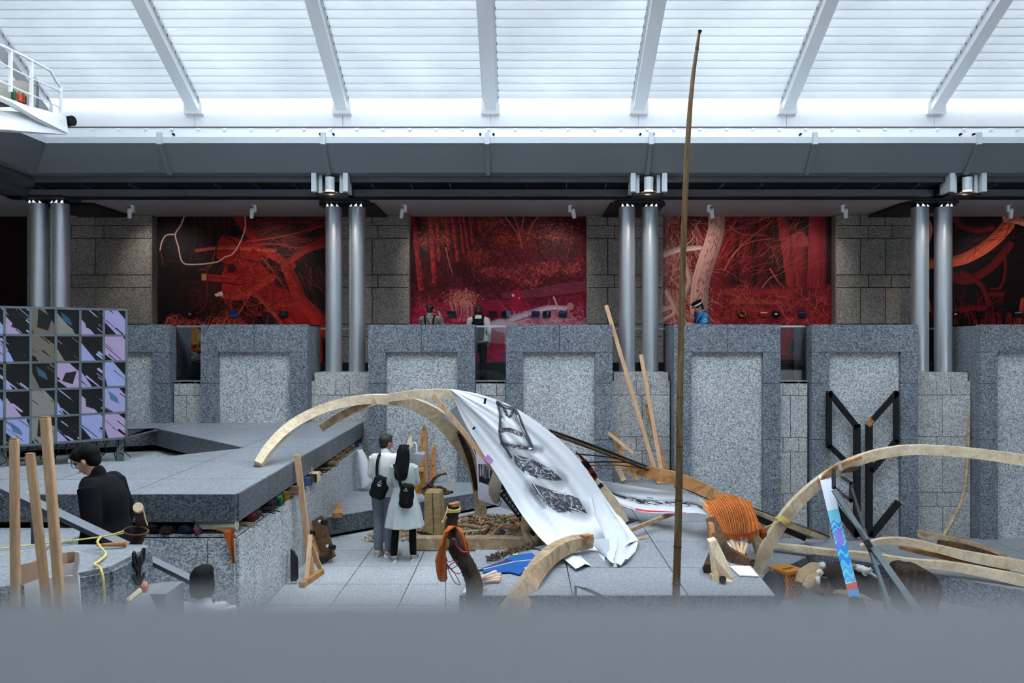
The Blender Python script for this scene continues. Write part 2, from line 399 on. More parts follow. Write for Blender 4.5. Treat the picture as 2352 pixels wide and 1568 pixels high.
# left return of the fascia, coming towards the camera
fl = root('trim_3')
def stripY(pts, name, m, par, y0, y1): return MB().prism([(x, y0, z) for x, z in pts], (0, y1 - y0, 0)).build(name, m, par)
for a, b in ((1.0, 4.2), (4.2, 7.1), (7.1, 10.0), (10.0, 12.9), (12.9, 15.6)):
    b -= .004
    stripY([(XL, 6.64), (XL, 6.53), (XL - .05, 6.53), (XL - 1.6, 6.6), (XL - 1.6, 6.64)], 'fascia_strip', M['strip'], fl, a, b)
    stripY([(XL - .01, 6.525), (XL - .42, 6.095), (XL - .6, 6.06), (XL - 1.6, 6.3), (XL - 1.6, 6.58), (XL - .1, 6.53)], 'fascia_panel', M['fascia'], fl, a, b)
    stripY([(XL - .6, 6.055), (XL - .6, 5.965), (XL - .95, 5.915), (XL - 1.0, 5.80), (XL - 1.5, 5.80), (XL - 1.5, 6.055)], 'soffit_band', M['fascialow'], fl, a, b)
struct(MB().b2(-13, XR, 15.6, 18.3, 5.802, 5.95), 'ceiling_corridor', M['soffit'])
struct(MB().b2(-13, XL - 1.0, 1.0, 15.6, 5.802, 5.95), 'ceiling_gallery', M['soffit'])
MB().b2(-13.1, XR + .1, 15.7, 18.4, 6.4, 6.55).build('sky_blocking_roof', M['dark'], bpy.data.objects['ceiling_corridor'])  # unseen box added above the corridor to stop sky leaking in
MB().b2(-13.1, -10.4, -6.7, 15.7, 6.6, 6.75).build('sky_blocking_roof', M['dark'], bpy.data.objects['ceiling_gallery'])  # likewise added over the gallery, out of view, against the sky leak
# side and rear walls that close the hall
struct(MB().b2(-10.6, -10.5, -6.6, 15.8, 6.6, 13.2), 'wall_left', M['white'])
struct(MB().b2(-13.1, -13, -6.6, 18.3, -1.3, 6.6), 'wall_gallery', M['upper'])
struct(MB().b2(14.2, 14.3, -6.6, 18.3, -1.3, 13.2), 'wall_right', M['frame'])
struct(MB().b2(-13, 14.3, -6.7, -6.6, -1.3, 13.2), 'wall_rear', M['white'])

# ---------------------------------------------------------------- setting: far wall
wf = struct(MB().b2(-13, XR, 15.78, 15.95, -1.3, 2.10), 'wall_far', M['joint2'])
cz = [3 - (y - VY) * YW / F for y in (880, 1009.5, 1139)]      # frame joints, one period apart
PER = cz[0] - cz[1]
def portal(cx):
    hw, m_, top, ptop = 1.018, .333, 3.332, 3 - (808 - VY) * YW / F
    core = struct(MB().b2(cx - hw + .02, cx + hw - .02, YW + .14, YW + .99, -1.3, top - .02), 'wall_portal', M['joint'])
    g = .004
    for s in (-1, 1):                      # lintel halves and legs
        a, b = sorted((cx, cx + s * hw)); MB().b2(a + g, b - g, YW, YW + .15, ptop, top).build('lintel_stone', M['frame'], core)
        zt = ptop - g * 2
        for k in range(6):
            zb = cz[0] - PER * k
            if k and zt < -1.2: break
            a, b = sorted((cx + s * hw, cx + s * (hw - m_)))
            MB().b2(a, b, YW, YW + .15, zb + g, zt).build('jamb_stone', M['frame'], core); zt = zb - g
        zt = top
        for k in range(-1, 6):             # cheeks
            zb = cz[0] - PER * k if k >= 0 else ptop
            if k < 0: continue
            x = cx + s * (hw - .01)
            MB().b2(x - .01, x + .01, YW + .155, YW + 1.0, max(zb, -1.3) + g, zt).build('cheek_stone', M['frame'], core); zt = zb - g
            if zt < -1.2: break
    MB().b2(cx - hw, cx + hw, YW + .15, YW + 1.0, top - .02, top).build('cap_stone', M['frame'], core)
    MB().b2(cx - hw + m_, cx + hw - m_, YW + .1, YW + .14, -1.3, ptop + .01).build('inset_panel', M['panel'], core)
CX = [-9.343 - 1.04, -7.757, -5.127, -1.928, .702, 3.91, 6.54, 9.756, 12.386]
for c in CX[1:]: portal(c)
def courses(parent, x0, x1, Y, ztop, zbot, m, pat, th=.05, gap=.011, name='stone', zper=1.085, short=.2775, first_short=True):
    z = ztop; sh = first_short
    while z > zbot + .02:
        h = short if sh else zper - short; zb = max(z - h, zbot)
        js = [x0] + [x0 + (x1 - x0) * q for q in pat[0 if sh else 1]] + [x1]
        for a, b in zip(js[:-1], js[1:]): MB().b2(a + gap / 2, b - gap / 2, Y, Y + th, zb + gap / 2, z - gap / 2).build(name, m, parent)
        z = zb; sh = not sh
# plinths carrying the column pairs
PAIRS = [-9.39, -3.534, 2.317, 8.168]
for c in PAIRS:
    x0, x1 = c - 1.0, c + .99
    pl = struct(MB().b2(c - .98, c + .98, YP + .03, 15.77, -1.3, 2.23), 'wall_plinth', M['joint'])
    courses(pl, c - .575, c + .555, YP, 2.245, -1.3, M['plinth'], ((.42, .66), (.52,)))
    MB().b2(c - .53, c + .53, YP + .06, 16.4, 2.23, 2.40).build('plinth_step', M['plinth'], pl)
GAPS = [(-8.168 + 0, 0)]
for c in (XM - 2 * S_, XM, XM + 2 * S_, XM + 4 * S_):           # the sill stones between blocks
    c += .014
    sl = struct(MB().b2(c - .3, c + .3, YP - .12, 15.77, -1.3, 2.2), 'wall_sill', M['joint'])
    courses(sl, c - .29, c + .29, YP - .16, 2.245, -1.3, M['plinth'], ((.18, .7), (.43,)))
    MB().b2(c - .29, c + .29, YP - .16, 15.9, 2.20, 2.25).build('sill_stone', M['plinth'], sl)
win = 0
for c in (XM - 2 * S_, XM, XM + 2 * S_):
    win += 1; c += .014
    w = struct(MB().b2(c - .292, c + .292, YP - .02, YP - .008, 2.25, 3.3), 'window_%d' % win, M['glass'])
    MB().b2(c - .292, c + .292, YP - .035, YP + .01, 3.285, 3.32).build('handrail', M['steel'], w)
for c in PAIRS[1:]:
    MB().b2(c - .98, c + .98, 16.25, 16.29, 3.255, 3.29).build('handrail', M['steel'], wf)
struct(MB().b2(-13, XR, 15.9, 18.3, 1.9, 2.14), 'floor_corridor', M['carpet'])
wb = struct(MB().b2(-13.1, XR + .1, 17.85, 18.2, 2.14, 6.45), 'wall_corridor', M['joint'])
struct(MB().b2(-13, XR, 17.3, 17.79, 2.14, 2.55), 'baseboard_far', M['carpet'])
def pier(p0, p1, Y=17.55):
    x0, x1 = (p0 - VX) * Y / F, (p1 - VX) * Y / F
    pr = struct(MB().b2(x0 + .01, x1 - .01, Y + .045, 17.8, 2.14, 5.80), 'pier', M['dark'])
    z0 = EYE - (518 - VY) * Y / F
    courses(pr, x0, x1, Y, 5.80, z0, M['upper'], ((), (.27, .55)), zper=1.085, first_short=False, gap=.018)
    courses(pr, x0, x1, Y, z0, 2.2, M['upper'], ((.36, .62), (.27, .55)), gap=.018)
    for s, xx in ((-1, x0), (1, x1)):
        MB().b2(xx - .01, xx + .012, Y + .02, 17.83, 2.2, 5.79).build('pier_return', M['upper'], pr)
PIER = [(62, 347), (752, 939), (1349, 1523), (1921, 2126), (2545, 2700)]
for a, b in PIER: pier(a, b)

# columns
for i, c in enumerate(PAIRS):
    for s in (-.231, .231):
        yc = 15.9 if i else 15.5
        cx = c + s if i else (89 if s < 0 else 138.5) * yc / F - VX * yc / F
        col = MB().tube([(cx, yc, 2.4 if i else 1.2), (cx, yc, 5.68)], .165, 40).build('column', M['steel'], None, True); col['kind'] = 'structure'
        MB().tube([(cx, yc, 5.68), (cx, yc, 5.76)], .15, 32).build('column_neck', M['darksteel'], col, True)
        lw = MB()
        for dx in (-.09, .0, .09): lw.prism([(cx + dx - .035, yc - .155 + abs(dx) * .3, 5.685), (cx + dx + .035, yc - .155 + abs(dx) * .3, 5.685), (cx + dx + (.02 if s > 0 else -.02), yc - .155 + abs(dx) * .3, 5.74)], (0, .02, 0))
        lw.build('light_slot', emis('column_light_slot_%d%d' % (i, s > 0), (235, 240, 245), 1.0), col)
    cc = c if i else cx - .2
    yc = 15.9 if i else 15.5
    cap = MB().prism([(cc - .5, yc - .1, 5.76), (cc - .38, yc - .25, 5.76), (cc + .38, yc - .25, 5.76), (cc + .5, yc - .1, 5.76), (cc + .5, yc + .2, 5.76), (cc - .5, yc + .2, 5.76)], (0, 0, .06)).build('column_cap', M['darksteel']); cap['kind'] = 'structure'
    MB().b2(cc - .3, cc + .3, 15.05 if i else 15.3, 17.6, 5.80, 5.97).build('cross_beam', M['darksteel'], cap)
    MB().b2(cc - .55, cc + .55, 16.0, 17.55, 5.745, 5.80).build('cross_plate', M['darksteel'], cap)

# ---------------------------------------------------------------- setting: floors and stone stages
ZS, ZL, ZR = .32, 1.45, -.77              # middle stage, big left slab, right slab
struct(MB().b2(-13, XR, .3, 15.8, -1.6, -1.25), 'floor_ground', M['joint2'])
def xy(px, py, z): q = G(px, py, z); return (q.x, q.y)
fp = [(-2.86, 6.4), (-.70, 6.4), (-.70, 10.3), (1.9, 11.9), (.2, 15.1), (-3.0, 12.2)]
fc = struct(MB().prism([(x, y, -.03) for x, y in fp], (0, 0, -.2)), 'floor', M['joint2'])
tiles(fc, fp, -.634, .775, 11.47, .8, 0, .028, M['floor'])
# middle stage with its pit
E_ = xy(816, 1101, ZS); F_ = xy(737, 1190, ZS)
st = [xy(1055, 1366, ZS), xy(1780, 1366, ZS), xy(1674, 1235, ZS), xy(1563, 1101, ZS), E_, F_, xy(1100, 1130, ZS), xy(1200, 1114, ZS), xy(1468, 1195, ZS), xy(1275, 1262, ZS), xy(1093, 1262, ZS)]
stg = struct(MB().prism([(x, y, ZS - .03) for x, y in st], (0, 0, -.24)), 'floor_stage', M['slabedge'])
def ring(poly, d):                        # pull a polygon a little inward (by edge normals)
    n = len(poly); out = []; ar = sum(poly[i][0] * poly[(i + 1) % n][1] - poly[(i + 1) % n][0] * poly[i][1] for i in range(n)); sg = 1 if ar > 0 else -1
    for i in range(n):
        a, b, c = poly[i - 1], poly[i], poly[(i + 1) % n]
        e1 = V((b[0] - a[0], b[1] - a[1])).normalized(); e2 = V((c[0] - b[0], c[1] - b[1])).normalized()
        n1 = V((-e1.y, e1.x)) * sg; n2 = V((-e2.y, e2.x)) * sg; k = (n1 + n2); k = k / max(k.dot(n1), .3)
        out.append((b[0] + k.x * d, b[1] + k.y * d))
    return out
MB().prism([(x, y, ZS - .27) for x, y in ring(st, .12)], (0, 0, -1.4)).build('stage_base', M['joint'], stg)
def edge_stones(par, a, b, z1, z0, m, step=1.2, first=.6, th=.03, name='edge_stone'):   # panels on a vertical face from a to b
    a, b = V(a), V(b); d = (b - a); Ln = d.length; d /= Ln; nr = V((d.y, -d.x)); t = 0; k = first
    while t < Ln - .02:
        e = min(k, Ln); p, q = a + d * (t + .004), a + d * (e - .004)
        MB().prism([(p.x, p.y, z0), (q.x, q.y, z0), (q.x, q.y, z1), (p.x, p.y, z1)], (nr.x * th, nr.y * th, 0)).build(name, m, par); t = e; k = e + step
tiles(stg, st, .53, 1.22, 9.46, 1.22, ZS, .028, M['stage'])
edge_stones(stg, st[5], st[6], ZS, ZS - .27, M['slabedge'], 1.0, .75)
edge_stones(stg, st[6], st[7], ZS, ZS - .27, M['slabedge'])
edge_stones(stg, st[7], st[8], ZS, ZS - .27, M['slabedge'])
edge_stones(stg, st[0], st[1], ZS - .001, -1.25, M['slabedge'], 1.22, .9)
# big left slab, its pit and the walls below
cn = (-2.92, 8.12)
far = (-3.115, 15.45)
lt = [(-12.5, 8.12), cn, far, (-12.5, 15.45)]
pit = [xy(0, 1005, ZL), xy(358, 983, ZL), xy(565, 1028, ZL), xy(252, 1062, ZL), xy(0, 1092, ZL)]
pit[0] = (-12.2, pit[0][1] - .9); pit[4] = (-12.2, pit[4][1] - 1.0)
ls = [(-12.5, 8.12), cn, far, (-12.5, 15.45), (-12.5, pit[0][1])] + pit[0:5] + [(-12.5, pit[4][1])]
sl = struct(MB().prism([(x, y, ZL - .03) for x, y in ls], (0, 0, -.24)), 'floor_slab', M['slabedge'])
tiles(sl, ls, -3.88, 1.17, 9.09, 1.33, ZL, .028, M['stage'], rot=.02)
edge_stones(sl, (-9.7, 8.12), cn, ZL, ZL - .28, M['slabedge'], 2.9, 2.9)
edge_stones(sl, cn, far, ZL, ZL - .28, M['slabedge'], 1.13, 1.06)
edge_stones(sl, pit[0], pit[1], ZL, ZL - .3, M['slabedge'], 1.2, 1.2)
edge_stones(sl, pit[1], pit[2], ZL, ZL - .3, M['slabedge'], 1.1, 1.1)
MB().prism([(x, y, ZL - .5) for x, y in pit[1:]] + [(pit[0][0], pit[0][1], ZL - .5)], (0, 0, .08)).build('pit_floor', M['stage'], sl)
MB().prism([(x, y, ZL - .27) for x, y in ring(ls, .15)], (0, 0, -.23)).build('slab_core', M['dark'], sl)
wl = struct(MB().prism([(-12.5, 8.15, 1.0), (-2.95, 8.15, 1.0), (-3.14, 15.4, 1.0), (-12.5, 15.4, 1.0)], (0, 0, -2.3)), 'wall_slab', M['joint2'])
tiles(wl, [(-12.5, 8.12), cn, far, (-12.5, 15.45)], -3.88, 1.17, 9.1, 3, 1.04, .03, M['panel'])
edge_stones(wl, cn, far, 1.0, -1.2, M['panel'], 1.12, .5)
edge_stones(wl, (-9.2, 8.12), cn, 1.0, -1.2, M['panel'], 1.2, 1.2)
# right slab with its pit
rp = [xy(1742, 1330, ZR), xy(1870, 1268, ZR), xy(2345, 1355, ZR), xy(2500, 1420, ZR)]
rs = [(2.72, 15.3), (2.72, 11.9), rp[0], rp[1], rp[2], rp[3], (13.8, rp[3][1]), (13.8, 15.3)]
rsl = struct(MB().prism([(x, y, ZR - .03) for x, y in rs], (0, 0, -.27)), 'floor_right', M['slabedge'])
tiles(rsl, rs, 5.32, 1.2, 14.38, 1.2, ZR, .028, M['stage'])
edge_stones(rsl, rp[0], rp[1], ZR, ZR - .42, M['frame'], 1.1, 1.1)
edge_stones(rsl, rp[1], rp[2], ZR, ZR - .42, M['frame'], 1.1, 1.1)
edge_stones(rsl, rp[2], rp[3], ZR, ZR - .42, M['frame'], 1.1, 1.1)
fr = struct(MB().b2(2.75, 12, 7.0, 14.6, -1.25, -1.20), 'floor_pit', M['joint2'])
tiles(fr, [(2.75, 7.0), (12, 7.0), (12, 14.6), (2.75, 14.6)], 5.32, 1.2, 13.2, 1.2, -1.18, .03, M['stage'])
# front left stage and the step behind it
flp = [(-9, 5.25), xy(0, 1348, ZL), xy(250, 1302, ZL), xy(342, 1255, ZL), xy(330, 1250, ZL), (-9, 6.1)]
fs = struct(MB().prism([(x, y, ZL - .03) for x, y in flp], (0, 0, -2.6)), 'floor_front', M['slabedge'])
tiles(fs, flp, -3.7, 1.2, 5.7, 1.2, ZL, .028, M['stage'], rot=.35)
edge_stones(fs, flp[1], flp[2], ZL - .03, -1.0, M['frame'], 3, 3)
edge_stones(fs, flp[2], flp[3], ZL - .03, -1.0, M['frame'], 3, 3)
struct(MB().b2(-12, -4.3, 7.2, 8.05, -1.2, 1.12), 'trim_4', M['stage'])
struct(MB().b2(-12, -2.9, 6.15, 8.05, -1.2, .34), 'floor_passage', M['stage'])
struct(MB().b2(-4.4, -.8, 3.0, 6.1, -1.2, -.34), 'floor_lower', M['stage'])
# the parapet right below the lens
pp = struct(MB().b2(-9, 9, -.4, .15, 2.86, EYE - .0476), 'wall_parapet', M['parapet'])
MB().b2(-9, 9, -.34, .09, -1.25, 2.86).build('parapet_wall', M['parapet'], pp)
struct(MB().b2(-13, 14.2, -6.6, -.34, 1.9, 2.14), 'floor_landing', M['carpet'])

# ---------------------------------------------------------------- prints drawn with numpy
NR = np.random.RandomState(5)
def fnoise(h, w, base=4, octs=5, seed=0):
    r = np.random.RandomState(seed); out = np.zeros((h, w)); amp = 1; tot = 0
    for o in range(octs):
        k = base * 2 ** o; g = r.rand(k + 2, k + 2)
        y = np.linspace(0, k, h, endpoint=False); x = np.linspace(0, k, w, endpoint=False)
        yi, xi = y.astype(int), x.astype(int); fy, fx = (y - yi)[:, None], (x - xi)[None]
        fy, fx = fy * fy * (3 - 2 * fy), fx * fx * (3 - 2 * fx)
        v = (g[yi][:, xi] * (1 - fy) + g[yi + 1][:, xi] * fy) * (1 - fx) + (g[yi][:, xi + 1] * (1 - fy) + g[yi + 1][:, xi + 1] * fy) * fx
        out += v * amp; tot += amp; amp *= .55
    return out / tot
class CV:                                # canvas addressed in the coordinates of a photo region
    def __init__(s, x0, y0, x1, y1, k, col):
        s.x0, s.y0, s.k = x0, y0, k; s.w, s.h = int((x1 - x0) * k), int((y1 - y0) * k)
        s.a = np.ones((s.h, s.w, 3)) * np.array(col) / 255.; s.tr = lambda x, y: (x, y); s.ws = 1
    def p(s, q): x, y = s.tr(*q[:2]); return (x - s.x0) * s.k, (y - s.y0) * s.k
    def stroke(s, pts, w0, col, w1=None, al=1, tex=0):
        w1 = (w0 if w1 is None else w1) * s.ws; w0 = w0 * s.ws; q = np.array([s.p(p_) for p_ in pts]); n = len(q) - 1; c = np.array(col) / 255.; r = max(w0, w1) * s.k / 2 + 1.5
        X0, X1 = int(max(0, q[:, 0].min() - r)), int(min(s.w, q[:, 0].max() + r + 1)); Y0, Y1 = int(max(0, q[:, 1].min() - r)), int(min(s.h, q[:, 1].max() + r + 1))
        if X0 >= X1 or Y0 >= Y1: return
        yy, xx = np.mgrid[Y0:Y1, X0:X1]; best = np.full(yy.shape, 9e9); R_ = np.ones(yy.shape); SD = np.zeros(yy.shape); LT = np.zeros(yy.shape)
        for i in range(n):
            (ax, ay), (bx, by) = q[i], q[i + 1]; dx, dy = bx - ax, by - ay; L = dx * dx + dy * dy + 1e-9
            t = np.clip(((xx - ax) * dx + (yy - ay) * dy) / L, 0, 1); d = np.hypot(xx - ax - t * dx, yy - ay - t * dy); f = (i + t) / n; rr = np.maximum((w0 + (w1 - w0) * f) * s.k / 2, .3)
            m_ = d - rr < best; best = np.where(m_, d - rr, best); R_ = np.where(m_, rr, R_); SD = np.where(m_, ((xx - ax) * dy - (yy - ay) * dx) / L ** .5, SD); LT = np.where(m_, f, LT)
        m = (np.clip(.5 - best, 0, 1) * np.clip(2 * R_ + .3, 0, 1) * al)[..., None]; cc = c
        if tex:
            u = SD / np.maximum(R_, .6); g = NR.rand(64); st = np.interp(u, np.linspace(-1.1, 1.1, 64), g) * .6 + NR.rand(*u.shape) * .4
            cc = c * (1.12 - .5 * np.clip(u * .6 + .35, 0, 1.2) ** 2 + tex * (st - .5))[..., None]
        s.a[Y0:Y1, X0:X1] = s.a[Y0:Y1, X0:X1] * (1 - m) + cc * m
    def curve(s, pts, *a, **k): s.stroke(spl(pts, 8), *a, **k)
    def poly(s, pts, col, al=1, tex=0):
        q = np.array([s.p(x) for x in pts]); X0, X1 = int(max(0, q[:, 0].min())), int(min(s.w, q[:, 0].max() + 1)); Y0, Y1 = int(max(0, q[:, 1].min())), int(min(s.h, q[:, 1].max() + 1))
        if X0 >= X1 or Y0 >= Y1: return
        yy, xx = np.mgrid[Y0:Y1, X0:X1]; ins = np.zeros(yy.shape, bool)
        for i in range(len(q)):
            (ax, ay), (bx, by) = q[i], q[(i + 1) % len(q)]
            if ay == by: continue
            ins ^= ((ay > yy) != (by > yy)) & (xx < (bx - ax) * (yy - ay) / (by - ay) + ax)
        m = (ins * al)[..., None]; c = np.array(col) / 255.
        if tex: c = c * (1 + tex * (fnoise(Y1 - Y0, X1 - X0, 8, 4, 3)[..., None] - .5) * 2)
        s.a[Y0:Y1, X0:X1] = s.a[Y0:Y1, X0:X1] * (1 - m) + c * m
    def twigs(s, n, x0, y0, x1, y1, ln, w, cols, ang=None, al=.8, bend=.5):
        for _ in range(n):
            x, y = NR.uniform(x0, x1), NR.uniform(y0, y1); a = NR.uniform(0, 6.28) if ang is None else NR.normal(*ang); l = ln * NR.uniform(.5, 1.5); q = [(x, y)]
            for k in range(4): a += NR.normal(0, bend * .5); x += math.cos(a) * l / 4; y += math.sin(a) * l / 4; q.append((x, y))
            c = cols[NR.randint(len(cols))]; s.stroke(q, w * NR.uniform(.6, 1.5), c, w * .4, al=al * NR.uniform(.5, 1))
    def dots(s, n, cx, cy, rx, ry, r, cols, al=.8):
        for _ in range(n):
            t = NR.uniform(0, 6.28); q = abs(NR.normal(0, .55)) if n > 1 else 0; x = cx + rx * q * math.cos(t); y = cy + ry * q * math.sin(t)
            s.stroke([(x, y), (x + .1, y)], r * NR.uniform(.5, 1.6), cols[NR.randint(len(cols))], al=al)
    def mul(s, n, lo, hi): s.a *= (lo + (hi - lo) * n)[..., None]
def tr(s, k, ox, oy): s.ws = 1.25 / k; s.tr = lambda x, y: (x / k + ox, y / k + oy)

MT, MBT = 494, 832                        # top and bottom edge of the murals
def mural1():
    c = CV(365, MT, 765, MBT, 2, (13, 11, 13)); tr(c, 2.903, 0, 440)
    n = fnoise(c.h, c.w, 4, 5, 1); c.a += np.stack([n * n * .16, n * .0, n * .01], -1)
    RD = [(120, 18, 16), (150, 30, 22), (90, 12, 12), (70, 10, 12)]
    for x in (1290, 1330, 1385, 1440, 1490, 1520): c.curve([(x, 150), (x + 15, 300), (x - 20, 450)], 16, (78, 12, 14), 9, al=.7)
    c.twigs(200, 1550, 160, 2200, 360, 330, 4, [(150, 34, 26), (110, 18, 16), (180, 50, 34)], (-.25, .5), .6, .4)
    c.twigs(200, 1100, 160, 1700, 700, 200, 3, RD, None, .35, .8)
    c.twigs(160, 1250, 560, 1700, 900, 150, 4, RD, (1.9, .7), .6, .9)
    c.curve([(1590, 150), (1640, 230), (1720, 350)], 70, (128, 18, 16), 50, tex=.3)
    c.poly([(1450, 350), (1490, 292), (1560, 300), (1690, 360), (1750, 400), (1740, 480), (1790, 540), (1850, 620), (1960, 690), (2060, 790), (2150, 900), (2150, 1200), (1600, 1200), (1880, 900), (1860, 810), (1740, 740), (1680, 670), (1560, 690), (1480, 660), (1478, 604), (1350, 590), (1350, 546), (1480, 556), (1500, 480), (1440, 440)], (158, 24, 20), 1, .35)
    for q, w, w2, cl in (([(1740, 385), (1830, 430), (1890, 465), (1950, 490)], 46, 38, (168, 40, 28)), ([(1915, 475), (1960, 440), (2050, 380), (2200, 335)], 34, 46, (160, 34, 26)),
        ([(1900, 480), (1950, 590), (2000, 720), (2080, 800), (2190, 930)], 58, 84, (164, 32, 24)), ([(1310, 390), (1480, 372), (1650, 378), (1830, 392)], 18, 22, (188, 66, 46)),
        ([(1480, 690), (1600, 700), (1700, 640), (1810, 570)], 26, 44, (176, 50, 34)), ([(1640, 330), (1800, 310), (1930, 285), (2180, 220)], 10, 8, (170, 44, 32)), ([(1700, 350), (1850, 350), (2000, 372), (2180, 300)], 9, 7, (160, 40, 30)),
        ([(1930, 285), (2000, 310), (2080, 325)], 7, 4, (150, 36, 28)), ([(1750, 440), (1830, 540), (1900, 640), (1960, 720)], 14, 8, (150, 40, 30)), ([(1690, 660), (1780, 760), (1860, 850), (1900, 920)], 18, 26, (170, 50, 34)),
        ([(1600, 640), (1640, 760), (1720, 830)], 9, 6, (150, 34, 26)), ([(1660, 700), (1600, 800), (1560, 860)], 12, 8, (180, 60, 40)), ([(1820, 740), (1900, 750), (1990, 730)], 34, 30, (164, 44, 30)),
        ([(1600, 410), (1650, 460), (1680, 540)], 10, 5, (160, 50, 36)), ([(1480, 560), (1600, 575), (1720, 560)], 8, 5, (170, 54, 40)), ([(1480, 300), (1440, 380), (1400, 500), (1330, 520)], 12, 5, (150, 40, 30)),
        ([(1380, 470), (1385, 600), (1370, 760), (1300, 820)], 10, 5, (110, 20, 18)), ([(1530, 700), (1545, 780), (1560, 830)], 12, 8, (150, 34, 26)), ([(2060, 760), (2110, 840), (2180, 870)], 8, 5, (150, 40, 30))):
        c.curve(q, w, cl, w2, tex=.35)
    c.twigs(260, 1470, 320, 1900, 860, 150, 7, [(186, 58, 40), (120, 14, 14), (200, 84, 58), (70, 8, 10), (170, 40, 30)], (.6, .8), .55, .8)
    c.twigs(60, 1900, 480, 2150, 880, 120, 6, [(190, 62, 42), (110, 14, 14)], (1.1, .2), .5, .3)
    for q in ([(1450, 330), (1440, 420), (1480, 500), (1470, 560)], [(1500, 300), (1560, 330), (1600, 400), (1580, 470)], [(1490, 480), (1550, 500), (1600, 540)], [(1480, 600), (1580, 620), (1660, 610)]): c.curve(q, 9, (60, 8, 10), 5, al=.7)
    c.dots(1, 1545, 510, 1, 1, 40, [(50, 6, 8)], .8)
    c.poly([(1345, 546), (1378, 546), (1376, 592), (1345, 590)], (196, 128, 92)); c.poly([(1430, 682), (1480, 662), (1490, 690), (1440, 700)], (222, 190, 170))
    PK = (226, 178, 164)
    for q in ([(1235, 150), (1205, 225), (1170, 285), (1190, 370), (1215, 465), (1280, 485), (1440, 470), (1500, 435), (1550, 415), (1600, 340), (1635, 240), (1632, 150)], [(1170, 285), (1110, 290), (1080, 335), (1068, 390)]): c.curve(q, 8, PK, 7)
    c.curve([(1068, 390), (1080, 440), (1090, 490)], 4, (130, 60, 56), 3)
    for k in range(60):
        x = NR.uniform(1060, 1560); c.curve([(x, 900), (x + NR.uniform(10, 60), 830 + NR.uniform(-20, 40)), (x + NR.uniform(60, 140), 900)], 4, [(200, 90, 60), (170, 40, 30)][k % 2], 2, al=.8)
    c.poly([(1160, 910), (1330, 905), (1330, 1200), (1160, 1200)], (120, 40, 24), .7, .5)
    c.twigs(60, 1160, 910, 1330, 1180, 100, 8, [(190, 120, 60), (160, 60, 30), (210, 160, 90)], None, .8, .6); c.dots(1, 1295, 960, 1, 1, 70, [(190, 150, 80)], .7)
    return c.a
